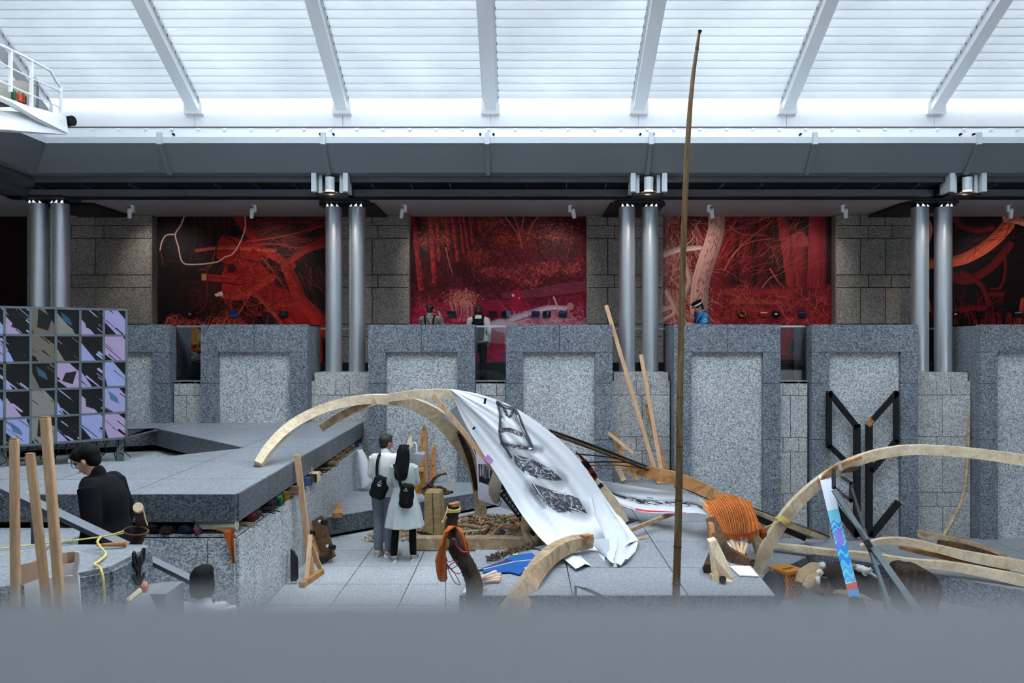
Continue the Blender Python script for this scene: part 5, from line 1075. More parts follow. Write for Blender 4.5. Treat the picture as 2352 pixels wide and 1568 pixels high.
# ---------------------------------------------------------------- the pit under the cloth: chips, beam, crates, poster
solo(MB().sweep([V((-1.54, 11.5, .1)), V((-.9, 11.5, .098)), V((-.3, 11.5, .1)), V((.39, 11.5, .09))], [.19, .185, .19, .16], .17), 'sill_log', W['tan'], 'squared tan log lying on the floor in front of the wood chips', 'log', None, False, .012)
ch = MB(); CH = []
for k in range(2600):
    t = R.random(); x = R.uniform(-2.4, .55); Y = R.uniform(11.65, 13.4)
    lim = 12.3 + (x + 2.9) * .78
    if Y > min(lim, 13.5) - .1 or (x < -1.5 and Y < 11.9): continue
    hgt = max(0, .2 * math.exp(-((x + .35) / .8) ** 2 - ((Y - 12.7) / .6) ** 2)) + .02
    L_ = R.uniform(.03, .13) if x > -1.45 else R.uniform(.02, .08); w_ = R.uniform(.008, .03); th = R.uniform(.003, .012)
    rt = Matrix.Rotation(R.uniform(0, 3.14), 3, 'Z') @ Matrix.Rotation(R.gauss(0, .3), 3, 'Y')
    CH.append(((x, Y, hgt * R.uniform(.5, 1.1)), (L_, w_, th), rt))
def chipmat():
    m, n, l, b = newmat('wood_chips'); g_ = n.new('ShaderNodeNewGeometry')
    r = ramp(n, [(0, L3((70, 48, 34))), (.3, L3((140, 98, 62))), (.6, L3((186, 148, 104))), (.85, L3((216, 194, 158))), (1, L3((120, 116, 96)))]); l.new(g_.outputs['Random Per Island'], r.inputs[0]); l.new(r.outputs[0], b.inputs['Base Color']); b.inputs['Roughness'].default_value = .85; return m
for c_, d_, rt in CH: ch.box(c_, d_, rt)
cpo = solo(ch, 'wood_chips', chipmat(), 'heap of brown and pale wood chips and shavings in the sunken floor', 'wood chips'); cpo['kind'] = 'stuff'
BIG = [((1092, 1200), (1190, 1216), .055, 'rough', 'long orange brown branch lying across the wood chips'), ((1050, 1190), (1115, 1176), .035, 'tan', 'bent tan branch at the back of the wood chips'), ((1065, 1206), (1105, 1212), .06, 'tan', 'thick grey tan bamboo piece in the middle of the wood chips'),
       ((1128, 1230), (1152, 1208), .06, 'tan', 'pointed tan board sticking up from the wood chips'), ((1108, 1232), (1124, 1214), .055, 'brown', 'dark charred stick among the wood chips'), ((1103, 1240), (1124, 1229), .06, 'pine', 'short pale cut block at the front of the wood chips'),
       ((1062, 1222), (1100, 1218), .03, 'cream', 'pale thin stick at the left of the wood chips'), ((1160, 1230), (1205, 1216), .02, 'rough', 'thin brown lath at the right of the wood chips'), ((960, 1222), (1000, 1232), .045, 'black', 'black tapered stick left of the square block'), ((940, 1212), (968, 1200), .05, 'brown', 'brown log end left of the square block'), ((1075, 1185), (1100, 1195), .04, 'brown', 'dark curled bark strip at the back of the chips'), ((1168, 1186), (1192, 1212), .06, 'rough', 'rough orange bark slab at the right of the chips')]
for a, b, w, m, lb in BIG:
    a, b = G(*a, .12), G(*b, .15); solo(MB().tube([a, (a + b) / 2 + V((0, 0, .012)), b], [w * .45, w * .5, w * .4], 7, None, .1), 'branch_piece', W[m], lb, 'wood piece', 'larger wood pieces on the chips')
tu = thing('black_tube', 'short black plastic tube lying open end forward on the wood chips', 'tube', G(1148, 1238, .05)); a, b = G(1144, 1236, .1), G(1154, 1222, .12)
MB().tube([a, b], .045, 16).build('tube_wall', M['black'], tu, True); MB().tube([a + (a - b) * .02, a], .036, 16).build('tube_bore', M['dark'], tu)
FBc = thing('forked_branch', 'forked grey tan branch standing beside the wood chips left of the cloth', 'branch', G(1212, 1262, .0))
MB().tube(C([(1222, 1256, 11.3), (1212, 1235, 11.4), (1205, 1210, 11.5), (1205, 1180, 11.6), (1203, 1160, 11.7)]), [.06, .06, .055, .045, .045], 8, None, .06).build('main_stem', W['tan'], FBc, True)
MB().tube(C([(1207, 1218, 11.45), (1222, 1200, 11.4), (1240, 1182, 11.4)]), [.05, .035, .035], 8, None, .06).build('side_fork', W['tan'], FBc, True)
solo(MB().tube(C([(1226, 1246, 11.3), (1240, 1228, 11.35), (1258, 1206, 11.4)]), [.05, .05, .045], 8, None, .06), 'stub_branch', W['tan'], 'short thick branch leaning to the right of the forked branch', 'branch', None, True)
def crate(name, lb, base, ax, ay, az, sx, sy, sz):
    t = thing(name, lb, 'crate', base); e = [V(ax).normalized(), V(ay).normalized(), V(az).normalized()]
    def q(x, y, z): return V(base) + e[0] * x * sx + e[1] * y * sy + e[2] * z * sz
    for nm, fx in (('front_lattice', lambda u, v: q(u, 0, v)), ('back_lattice', lambda u, v: q(u, 1, v)), ('side_lattice', lambda u, v: q(0, u, v)), ('side_lattice', lambda u, v: q(1, u, v)), ('bottom_lattice', lambda u, v: q(u, v, 0))):
        mb = MB(); nr = (fx(1, 0) - fx(0, 0)).cross(fx(0, 1) - fx(0, 0)).normalized()
        for k in range(7): u = k / 6; mb.bar(fx(u, 0), fx(u, 1), .012 if 0 < k < 6 else .03, .012, nr)
        for k in range(5): u = k / 4; mb.bar(fx(0, u), fx(1, u), .012 if 0 < k < 4 else .03, .012, nr)
        mb.build(nm, M['black'], t)
    return t
crate('plastic_crate', 'upper black lattice crate leaning under the white cloth', P(1150, 1136, 11.9), (.62, 0, -.78), (.2, 1, .1), (.78, 0, .62), .42, .32, .26)
crate('plastic_crate', 'lower black lattice crate leaning under the white cloth near the forked branch', P(1194, 1192, 11.8), (.62, 0, -.72), (.2, 1, .1), (.78, 0, .62), .42, .32, .26)
po = CV(0, 0, 44, 64, 4, (206, 204, 222)); po.poly([(2, 20), (44, 18), (44, 44), (2, 40)], (120, 118, 130), 1, .6); po.poly([(2, 34), (44, 36), (44, 44), (2, 42)], (30, 30, 36), 1, .3)
for k in range(60): x = NR.uniform(2, 44); po.stroke([(x, NR.uniform(20, 28)), (x, NR.uniform(30, 36))], NR.uniform(.6, 2), (50, 50, 58) if k % 3 else (200, 200, 206), al=.8)
solo(MB().sheet([[P(1093, 1032, 12.75), P(1178, 1034, 12.45)], [P(1096, 1085, 12.7), P(1178, 1110, 12.4)], [P(1099, 1147, 12.65), P(1206, 1182, 12.3)]], .012, True), 'photo_print', printed('photo_print_paper', po.a, .7), 'large white sheet with a dark landscape photo band hanging inside the arch', 'print')
nb = thing('net_sack', 'long beige sack hanging inside the arch in front of the photo sheet', 'sack', P(1138, 1155, 12.1))
MB().loft([(P(1148, 1062, 12.1).x, 12.1, P(0, 1062, 12.1).z, .03, .03), (P(1142, 1080, 12.1).x, 12.1, P(0, 1080, 12.1).z, .06, .05), (P(1138, 1110, 12.1).x, 12.1, P(0, 1110, 12.1).z, .10, .08), (P(1137, 1135, 12.1).x, 12.1, P(0, 1135, 12.1).z, .09, .08), (P(1139, 1150, 12.1).x, 12.1, P(0, 1150, 12.1).z, .06, .05), (P(1140, 1156, 12.1).x, 12.1, P(0, 1156, 12.1).z, .03, .03)], 14, lambda i, t: .08 * math.sin(5 * t + 9 * i)).build('sack_body', FB['sack'], nb, True)
MB().tube([P(1145, 1152, 12.05), P(1148, 1146, 12.05), P(1152, 1150, 12.05), P(1149, 1158, 12.05), P(1144, 1164, 12.05)], .006, 5).build('drawstring', M['black'], nb)
solo(MB().sweep([P(1112, 1192, 12.9), P(1106, 1150, 12.95)], .11, .1), 'short_post', W['tan'], 'short tan post under the photo sheet at the back of the chips', 'post')
# square stump block and what stands on the stage behind
sbk = thing('square_block', 'tall squared block of pale wood with a crack standing in the chips', 'wood block', (-1.36, 12.0, 0))
bx0, bx1, by = (973 - VX) * 12 / F, (1016 - VX) * 12 / F, 12.0
ztop = 3 - (1131 - VY) * 12 / F
MB().add([(bx0, by, 0), (bx1 - .02, by - .02, 0), (bx1 + .05, by + .25, 0), (bx0, by + .3, 0), (bx0 + .01, by, ztop), (bx1 - .04, by - .01, ztop), (bx1 - .01, by + .22, ztop + .02), (bx0 + .03, by + .26, ztop + .02)], [(0, 1, 5, 4), (1, 2, 6, 5), (2, 3, 7, 6), (3, 0, 4, 7), (4, 5, 6, 7), (3, 2, 1, 0)]).build('block_body', wood('sawn_block_wood', (150, 126, 86), (176, 150, 108), (194, 170, 128), 4, (1, 1, 4)), sbk, False, None, .012)
MB().sweep([((bx0 + bx1) / 2 - .01, by - .012, ztop), ((bx0 + bx1) / 2 + .005, by - .014, ztop * .5), ((bx0 + bx1) / 2 + .01, by - .016, .02)], .008, .006).build('crack', W['bark'], sbk)
rt_ = thing('twisted_root', 'twisted brown root coiled on the low stage behind the square block', 'root', G(1010, 1134, ZS))
MB().tube(C([(1026, 1087, 13.4), (1010, 1090, 13.4), (996, 1100, 13.4), (988, 1116, 13.4), (976, 1128, 13.4)]), [.02, .025, .03, .035], 8, None, .1).build('upright_stem', W['brown'], rt_, True)
for q in ([(972, 1122, 13.4), (985, 1112, 13.4), (1000, 1122, 13.4), (1016, 1127, 13.4), (1040, 1130, 13.3)], [(975, 1132, 13.3), (990, 1128, 13.3), (1006, 1118, 13.4), (1024, 1124, 13.3)], [(968, 1120, 13.5), (978, 1135, 13.3), (1010, 1134, 13.2), (1034, 1132, 13.2)]): MB().tube(C(q), [.025, .03, .022], 8, None, .12).build('root_strand', W['brown'], rt_, True)
gb_ = thing('gold_block', 'gold brown wrapped block standing on the low stage behind the woman', 'block', G(964, 1134, ZS)); q = G(964, 1134, ZS)
MB().prism([P(951, 1134, q.y), P(975, 1135, q.y), P(973, 1080, q.y), (P(953, 1078, q.y))], (0, .2, 0)).build('block_body', W['gold'], gb_)
MB().prism([P(952, 1082, q.y - .01), P(974, 1083, q.y - .01), P(973, 1076, q.y), P(953, 1074, q.y)], (0, .21, 0)).build('wrapped_top', W['rough'], gb_)
um = thing('clear_umbrella', 'clear plastic umbrella standing handle up behind the woman', 'umbrella', P(962, 1074, 14.15))
uc = P(957, 1040, 14.12); ap = P(962, 1074, 14.15); um_m = plain('milky_umbrella_plastic', (214, 218, 224), .3)
rib = []
for k in range(9):
    t = 2 * math.pi * k / 8; rr = .17 * (1 if k % 2 else .9); rib.append(uc + V((rr * math.cos(t), rr * math.sin(t) * .7, .02 * math.sin(2 * t))))
MB().sheet([[ap + (q - ap) * s_ + V((0, 0, -.03 * math.sin(math.pi * s_))) for q in rib] for s_ in (.05, .4, .7, 1)], .003).build('canopy', fabric('milky_plastic', (218, 222, 228), .03, 8, .3, .3), um)
for k in range(8): MB().tube([ap, rib[k]], .004, 4).build('rib', M['whitemetal'], um)
MB().tube([ap, uc, P(957, 1034, 14.12), P(957, 1022, 14.12), P(954, 1016, 14.12), P(949, 1016, 14.12), P(946, 1021, 14.12), P(946, 1026, 14.12)], .012, 8).build('hooked_handle', M['whitemetal'], um, True)
solo(MB().prism([P(966, 1104, 15.05), P(982, 1104, 15.05), P(981, 1020, 15.15), P(979, 985, 15.18), P(974, 974, 15.18), P(968, 990, 15.18), P(966, 1030, 15.15)], (0, .04, 0)), 'jagged_plank', W['rough'], 'taller jagged orange brown plank leaning on the wall behind the umbrella', 'plank')
solo(MB().prism([P(987, 1104, 15.05), P(1001, 1104, 15.05), P(1000, 1060, 15.12), P(1001, 1022, 15.17), P(997, 1018, 15.17), P(991, 1035, 15.15), P(988, 1062, 15.12)], (0, .04, 0)), 'jagged_plank', W['rough'], 'shorter jagged orange brown plank leaning on the wall, right of the taller one', 'plank')
solo(MB().prism([P(928, 1112, 15.0), P(938, 1112, 15.0), P(941, 1040, 15.05), P(947, 1003, 15.1), P(943, 998, 15.1), P(938, 1006, 15.1), P(929, 1036, 15.05)], (0, .04, 0)), 'split_board', W['cream'], 'pale split board leaning on the wall just behind the couple', 'board')

# ---------------------------------------------------------------- trunk with the leather and cords
TR = thing('draped_trunk', 'dark bent tree trunk standing at the front with a cut side branch', 'trunk', P(1083, 1480, 8.1))
MB().tube(C([(1041, 1158, 8.2), (1040, 1185, 8.2), (1036, 1210, 8.2), (1042, 1242, 8.2), (1060, 1278, 8.2), (1080, 1312, 8.2), (1090, 1350, 8.15), (1086, 1410, 8.1), (1082, 1560, 8.1)]), [.055, .058, .066, .09, .085, .088, .085, .08], 14, None, .06).build('trunk_body', W['bark'], TR, True)
MB().tube([P(1044, 1162, 8.2), P(1043, 1154.5, 8.2)], .058, 16).build('cut_top', W['rough'], TR)
MB().tube([P(1046, 1246, 8.2), P(1024, 1248, 8.1)], [.06, .058], 14, None, .05).build('side_branch', W['bark'], TR, True)
MB().tube([P(1025, 1248, 8.1), P(1021, 1248, 8.085)], .055, 14).build('cut_face', W['rough'], TR)
rb = MB()
for k in range(4): c_ = P(1042, 1166 + k * 3.2, 8.2); rb.tube([c_ + V((.066 * math.cos(t), .066 * math.sin(t), .012 * math.sin(t + k))) for t in np.linspace(0, 2 * math.pi, 17)], .008, 5)
rb.tube([P(1028, 1168, 8.15), P(1022, 1185, 8.1), P(1018, 1196, 8.1)], .007, 5); rb.ball(P(1017, 1198, 8.1), .016, 6)
rb.build('yellow_rope', M['rope'], TR, True)
LE = thing('orange_leather', 'orange brown leather hide hung over the dark bent trunk', 'leather', P(1012, 1338, 8.0))
def flap(rows, amp=.02): return [[P(*[(1 - t) * a + t * b for a, b in zip(q0, q1)]) + V((0, amp * math.sin(6 * t + i), 0)) for t in np.linspace(0, 1, 7)] for i, (q0, q1) in enumerate(rows)]
MB().sheet(flap([((1042, 1208, 8.28), (1048, 1212, 8.28)), ((1030, 1209, 8.05), (1052, 1209, 8.05)), ((1020, 1222, 8.0), (1033, 1218, 8.0)), ((1010, 1255, 7.98), (1024, 1240, 7.98)), ((1000, 1285, 7.98), (1023, 1280, 7.98)), ((1003, 1310, 7.98), (1026, 1312, 7.98)), ((1007, 1330, 7.98), (1028, 1325, 7.98)), ((1013, 1337, 7.98), (1024, 1333, 7.98))]), .012).build('left_flap', FB['orange'], LE, True)
MB().sheet(flap([((1036, 1208, 8.28), (1050, 1210, 8.28)), ((1042, 1208, 8.05), (1056, 1212, 8.05)), ((1054, 1220, 8.0), (1064, 1224, 8.0)), ((1062, 1240, 8.0), (1072, 1242, 8.0)), ((1068, 1258, 8.0), (1077, 1258, 8.0)), ((1074, 1268, 8.0), (1079, 1268, 8.0))], .012), .012).build('right_flap', FB['orange'], LE, True)
cd = thing('maroon_cord', 'maroon cord looped over the cut branch and hanging in loops from the trunk', 'cord', P(1045, 1345, 7.95))
MB().tube(C([(1038, 1236, 7.95), (1046, 1240, 7.95), (1050, 1254, 7.95), (1062, 1266, 7.95), (1074, 1268, 7.95)]), .011, 6).build('thick_loop', M['cord'], cd, True)
for q in ([(1023, 1275, 7.95), (1030, 1290, 7.95), (1045, 1284, 7.95)], [(1023, 1285, 7.95), (1032, 1305, 7.95), (1048, 1300, 7.95), (1050, 1288, 7.95), (1035, 1296, 7.95), (1024, 1310, 7.95)], [(1026, 1296, 7.95), (1040, 1310, 7.95), (1052, 1330, 7.95), (1057, 1342, 7.95), (1046, 1338, 7.95), (1034, 1318, 7.95), (1028, 1300, 7.95)], [(1024, 1290, 7.95), (1040, 1312, 7.95), (1056, 1316, 7.95), (1062, 1308, 7.95)]): MB().tube(C(q), .0045, 5).build('thin_loop', M['cord'], cd, True)
solo(MB().tube(C([(1020, 1235, 7.94), (1022, 1262, 7.94), (1026, 1300, 7.94), (1023, 1345, 7.94), (1024, 1420, 7.94)]), .004, 5), 'grey_string', M['greywood'], 'thin grey string hanging straight down beside the orange leather', 'string')
# blue cloth, fur, turned sticks
bl_ = thing('blue_garment', 'blue cloth garment with white piping spread on the stage floor', 'garment', G(1170, 1312, ZS))
MB().prism([G(*q, ZS + .02) for q in ((1098, 1309), (1116, 1301), (1150, 1289), (1184, 1277), (1222, 1270), (1233, 1279), (1233, 1284), (1182, 1290), (1110, 1307))], (0, 0, -.015)).build('navy_half', FB['navy'], bl_)
MB().prism([G(*q, ZS + .026) for q in ((1108, 1308), (1182, 1290), (1233, 1284), (1228, 1304), (1205, 1312), (1192, 1318), (1170, 1312), (1140, 1314), (1112, 1313))], (0, 0, -.015)).build('blue_half', FB['blue'], bl_)
MB().prism([G(*q, ZS + .028) for q in ((1160, 1283), (1184, 1274), (1222, 1269), (1236, 1280), (1233, 1284), (1182, 1289))], (0, 0, -.01)).build('blue_back', FB['blue'], bl_)
MB().tube([G(*q, ZS + .03) for q in ((1110, 1307), (1150, 1297), (1182, 1289.5), (1235, 1284))], .007, 6).build('white_piping', FB['white'], bl_)
MB().prism([G(*q, ZS + .032) for q in ((1204, 1303), (1217, 1300), (1216, 1304), (1206, 1305))], (0, 0, -.008)).build('white_patch', FB['white'], bl_)
MB().prism([G(*q, ZS + .03) for q in ((1176, 1273), (1190, 1270), (1188, 1273), (1178, 1274))], (0, 0, -.008)).build('lime_tag', plain('lime_tag', (190, 230, 60), .6), bl_)
fu = MB()
for k in range(150): t = R.random(); q = G(1122 + 98 * t + R.uniform(-4, 4), 1284 - 32 * t + R.uniform(-7, 6), ZS + R.uniform(.01, .05)); fu.tube([q, q + V((R.uniform(-.06, .06), R.uniform(-.05, .05), R.uniform(-.01, .05)))], [.014, .002], 5)
fo = solo(fu, 'fur_strip', FB['fur'], 'shaggy brown fur strip lying behind the blue garment', 'fur'); fo['kind'] = 'stuff'
for k, (a, b, lb) in enumerate((((1102, 1327), (1139, 1313), 'topmost slanting'), ((1104, 1329), (1150, 1319), 'second'), ((1102, 1332), (1150, 1326), 'third'), ((1102, 1336), (1148, 1332), 'lowest'))):
    a, b = G(*a, ZS + .03 + .02 * (3 - k)), G(*b, ZS + .03 + .02 * (3 - k)); solo(MB().tube([a, a + (b - a) * .7, a + (b - a) * .85, b], [.022, .02, .027, .022], 10), 'turned_stick', plain('pinkish_turned_wood', (206, 176, 156), .6), lb + ' pinkish turned stick of the pile right of the bent trunk', 'stick', 'turned sticks right of the trunk', True)
ds = thing('pale_dish', 'pale tray shaped sheet lying at the stage corner behind the bent trunk', 'tray', G(1080, 1360, ZS))
MB().sheet([[G(1062 + 22 * t, 1362 - 2 * t, ZS + .03) for t in np.linspace(0, 1, 6)], [G(1068 + 20 * t, 1350 - 3 * t, ZS + .05) for t in np.linspace(0, 1, 6)], [G(1074 + 16 * t, 1343 - t, ZS + .09) for t in np.linspace(0, 1, 6)]], .01).build('tray', plain('pale_plastic_tray', (206, 208, 214), .5), ds)
MB().prism([G(1098, 1356, ZS + .02), G(1120, 1349, ZS + .03), G(1121, 1346, ZS + .03), G(1106, 1353, ZS + .02), G(1108, 1344, ZS + .03), G(1104, 1346, ZS + .03)], (0, 0, -.01)).build('grey_blade', plain('grey_blade', (150, 158, 170), .4), ds)
solo(MB().prism([G(1226, 1256, ZS + .02), G(1262, 1249, ZS + .02), G(1282, 1262, ZS + .02), G(1260, 1269, ZS + .02)], (0, 0, -.02)), 'dark_plate', plain('dark_grey_plate', (70, 76, 82), .6), 'dark grey plate at the end of the squared log under the cloth hem', 'plate')

# ---------------------------------------------------------------- along the left wall
TS = thing('wooden_stand', 'tall pine pole on a braced foot leaning at the left wall', 'stand', G(712, 1335, 0))
MB().bar(P(682, 1044, 10.25), P(715, 1312, 10.3), .075, .05).build('pole', W['pine'], TS)
fa, fb_ = G(693, 1344, .03), G(739, 1312, .03); MB().bar(fa, fb_, .07, .07, (0, 0, 1)).build('foot_bar', W['rough'], TS)
for a, b in (((713, 1228, 10.2), (704, 1334, 9.9)), ((713, 1250, 10.25), (737, 1308, 10.4)), ((709, 1262, 10.2), (719, 1318, 10.15))): MB().bar(P(*a), P(*b), .055, .03).build('strut', W['pine'], TS)
DL = thing('wooden_dolly', 'wooden dolly with black casters leaning on edge against the left wall', 'dolly', G(745, 1300, 0))
MB().prism([P(706, 1205, 11.2), P(722, 1196, 11.25), P(746, 1286, 10.85), P(732, 1302, 10.75), P(716, 1290, 10.8)], (-.02, .06, 0)).build('deck_board', W['rough'], DL)
MB().sweep([P(731, 1193, 11.25), P(756, 1281, 10.8)], .16, .09).build('dark_rail', W['brown'], DL)
for q in ((716, 1224), (745, 1199), (763, 1256), (739, 1284)):
    c_ = P(*q, 10.75); MB().tube([c_ + V((-.03, .03, 0)), c_ + V((.03, -.03, 0))], .036, 14).build('caster', M['rubber'], DL, True); MB().bar(c_ + V((-.09, .07, 0)), c_, .03).build('fork', M['whitemetal'], DL)
solo(MB().prism([P(667, 1261, 9.93), P(676, 1268, 9.93), P(684, 1282, 9.9), (P(685, 1328, 9.85)), P(681, 1334, 9.85), P(667, 1335, 9.85)], (-.01, .05, 0)), 'black_sheet', plain('matte_black_panel', (30, 32, 36), .8), 'small matte black panel leaning on the left wall', 'panel')
wb_ = thing('white_padded_board', 'white padded board leaning in the corner by the end of the left slab', 'padded board', P(838, 1120, 14.3))
MB().sheet([[P(x0 + (x1 - x0) * t, y + (y2 - y) * t, 14.35) + V((0, -.10 * math.sin(math.pi * t), 0)) for t in np.linspace(0, 1, 7)] for x0, x1, y, y2 in ((822, 829, 1032, 1032), (820, 839, 1046, 1048), (821, 846, 1065, 1066), (824, 850, 1085, 1086), (828, 853, 1100, 1102), (830, 852, 1112, 1108), (832, 842, 1120, 1115))], .05).build('padded_cover', FB['white'], wb_, True)
MB().prism([P(818, 1038, 14.5), P(826, 1038, 14.5), P(826, 1084, 14.4), P(819, 1080, 14.4)], (0, .02, 0)).build('back_sheet', FB['sheer'], wb_)
solo(MB().prism([G(763, 1177, ZS + .085), G(787, 1177, ZS + .085), G(786, 1152, ZS + .085), G(781, 1150, ZS + .085)], (0, 0, -.085)), 'wedge_block', W['rough'], 'wedge shaped light brown block lying on the low stage by the left wall', 'wood block', None, False, .006)

# ---------------------------------------------------------------- scraps stuffed into the joint under the left slab
def edge(Y): return -2.92 - (Y - 8.12) * .0266
pb_ = thing('box_plane', 'wooden box plane sticking out of the joint under the left slab', 'tool', (edge(11.2), 11.2, 1.03))
MB().b2(edge(11.2) - .15, edge(11.2) + .14, 11.08, 11.28, 1.045, 1.16).build('plane_body', W['brown'], pb_); MB().b2(edge(11.2) + .12, edge(11.2) + .145, 11.08, 11.28, 1.045, 1.16).build('end_face', W['cream'], pb_)
MB().b2(edge(11.2) - .15, edge(11.2) + .14, 11.08, 11.28, 1.16, 1.168).build('top_face', W['cream'], pb_); MB().bar((edge(11.2) + .03, 11.2, 1.16), (edge(11.2) + .02, 11.2, 1.24), .05, .02).build('peg', W['cream'], pb_)
SC = [(8.35, 'shard', (206, 190, 160), 'spiky pale root tuft at the slab corner joint'), (8.6, 'lump', (110, 26, 28), 'dark red rag in the slab joint near the corner'), (8.75, 'lump', (84, 60, 46), 'brown cone shaped lump in the slab joint'), (8.95, 'strip', (44, 40, 52), 'dark grey strips poking from the slab joint'), (9.1, 'strip', (90, 70, 66), 'thin reddish sticks poking from the slab joint'),
      (9.3, 'lump', (40, 40, 58), 'dark violet cloth ball in the slab joint'), (9.45, 'lump', (30, 28, 30), 'black bundle in the slab joint left of the green scrap'), (9.55, 'box', (60, 160, 100), 'bright green scrap in the slab joint'), (9.7, 'box', (120, 110, 60), 'olive piece in the slab joint'), (9.85, 'box', (196, 140, 40), 'mustard yellow block in the slab joint'),
      (10.05, 'strip', (180, 130, 150), 'pink frayed strip hanging from the slab joint'), (10.2, 'board', (176, 150, 110), 'upright tan board end in the slab joint'), (10.42, 'box', (120, 76, 52), 'reddish brown book like piece in the slab joint'), (10.52, 'box', (170, 30, 36), 'bright red sliver in the slab joint'), (10.85, 'board', (100, 140, 190), 'light blue folded paper in the slab joint'),
      (11.6, 'lump', (90, 30, 36), 'wine red crumpled scrap beyond the box plane'), (11.75, 'strip', (110, 50, 50), 'rusty coil beyond the wine red scrap'), (11.95, 'shard', (170, 150, 116), 'tan shard beyond the box plane'), (12.2, 'roll', (190, 168, 130), 'pale stick laid outward from the slab joint'), (12.6, 'lump', (130, 100, 72), 'brown sack like bundle in the far slab joint'),
      (13.0, 'lump', (166, 124, 82), 'large tan bundle in the far slab joint'), (13.4, 'box', (180, 150, 110), 'tan box end in the far slab joint'), (13.9, 'lump', (170, 110, 62), 'orange tan straw bundle near the far end of the slab joint'), (14.4, 'lump', (186, 140, 92), 'sandy cloth lump at the far end of the slab joint'), (14.75, 'lump', (50, 44, 140), 'violet blue ball at the far end of the slab joint')]
for Y, kd, c, lb in SC:
    x = edge(Y); m = fabric('scrap_' + str(int(Y * 100)), tuple(int(q * .6) for q in c), .2, 20); mb = MB()  # colours scaled down to carry the shade inside the joint
    if kd == 'lump': mb.ball((x - .02, Y, 1.105), (.09, .1 + .01 * (Y - 8), .062), 9, None, .12)
    elif kd == 'box': mb.box((x - .0, Y, 1.10), (.14, .1, .1), Matrix.Rotation(R.uniform(-.4, .4), 3, 'Z') @ Matrix.Rotation(R.uniform(-.3, .3), 3, 'X'))
    elif kd == 'board': mb.box((x + .02, Y, 1.10), (.16, .14, .11), Matrix.Rotation(.2, 3, 'Z')); mb.box((x + .1, Y + .07, 1.12), (.02, .02, .16))
    elif kd == 'roll': mb.tube([(x - .1, Y + .25, 1.08), (x + .16, Y + .1, 1.12)], .045, 8)
    else:
        for k in range(6): a = (x - .05, Y + R.uniform(-.09, .09), 1.10); mb.tube([a, (x + R.uniform(.05, .16), a[1] + R.uniform(-.08, .05), 1.07 + R.uniform(-.03, .06))], [.016, .006], 5)
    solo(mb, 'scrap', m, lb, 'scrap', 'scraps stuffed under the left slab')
for px, y, c, lb, s_ in ((386, 1215, (84, 64, 54), 'brown stone in the front joint under the left slab', .09), (430, 1213, (50, 54, 92), 'dark blue ball in the front joint under the left slab', .1), (457, 1215, (180, 110, 140), 'pink scrap in the front joint under the left slab', .05), (140, 1213, (120, 104, 60), 'olive stone in the front joint far left', .1), (354, 1210, (30, 28, 30), 'black lump in the front joint under the left slab', .08)):
    solo(MB().ball(P(px, y, 8.16), (s_, .1, .062), 9, None, .12), 'scrap', fabric('scrap_front_%d' % px, tuple(int(q * .5) for q in c), .2, 18), lb, 'scrap', 'scraps stuffed under the left slab')  # front joint's shade is worked into these darkened colours too
solo(MB().tube([P(450, 1206, 8.16), P(545, 1206, 8.14)], [.04, .05], 10, None, .06), 'beige_roll', FB['sack'], 'long beige roll in the front joint near the slab corner', 'roll')
solo(MB().sheet([[P(x0 + (x1 - x0) * t, y, 8.06) + V((0, .02 * math.sin(5 * t + y), 0)) for t in np.linspace(0, 1, 5)] for x0, x1, y in ((498, 538, 1216), (512, 535, 1222), (520, 536, 1236), (527, 539, 1256), (532, 540, 1275), (536, 540, 1293))], .008, True), 'orange_strip', FB['ochre'], 'orange felt strip hanging from the joint at the slab corner', 'cloth')

# ---------------------------------------------------------------- video wall at left
def scr(seed, style):
    c = CV(0, 0, 34, 42, 3, (12, 12, 14)); q = np.random.RandomState(seed)
    li = [(150, 152, 208), (160, 150, 196), (140, 156, 214), (104, 100, 94), (120, 128, 126)][style]
    if q.rand() < .5: c.poly([(-4, -4), (q.randint(5, 30), -4), (40, q.randint(15, 44)), (40, 50), (q.randint(5, 34), 50), (-4, q.randint(4, 36))], li, .95)
    else: c.poly([(-4, q.randint(0, 20)), (-4, 60), (q.randint(20, 44), 60)], li, .95)
    for k in range(q.randint(3, 14)):
        x, y = q.uniform(-8, 34), q.uniform(-10, 40); l = q.uniform(8, 40); w = q.uniform(.6, 4 if k < 6 else 1.6)
        c.stroke([(x, y), (x + l * .4, y + l * .36), (x + l * .74, y + l * .68)], w, li if q.rand() < .5 else (12, 12, 15), q.uniform(.2, w))
    if q.rand() < .4: c.poly([(q.randint(0, 20), q.randint(0, 20)), (30, 14), (24, 36), (8, 30)], (10, 12, 16), .9)
    if seed % 7 == 3: c.poly([(6, 4), (20, 16), (24, 28), (10, 20)], (50, 96, 130), .8)
    return c.a
vr, vl = V((-6.52, 13.1, 0)), V((-7.84, 11.95, 0)); vd = (vl - vr); pitch = vd.length / 5.16; vd.normalize(); vn = V((-vd.y, vd.x, 0)); vn = vn if vn.y < 0 else -vn
VW = thing('video_wall', 'wall of small lit screens showing lilac and black streaks in a steel grid at left', 'screen wall', (-7.2, 12.5, ZL - .42))
zt, zb, nr_ = 3.525, 1.425, 5; rh = (zt - zb) / nr_
mb = MB(); a = vr + vn * -.06; b = vr + vd * pitch * 7 + vn * -.06
mb.prism([(a.x, a.y, zb), (b.x, b.y, zb), (b.x, b.y, zt), (a.x, a.y, zt)], tuple(-vn * .06)); mb.build('backing', M['dark'], VW)
for i in range(8): p = vr + vd * pitch * i; MB().bar((p.x, p.y, zb), (p.x, p.y, zt), .035, .05, tuple(vn)).build('grid_bar', M['greypaint'], VW)
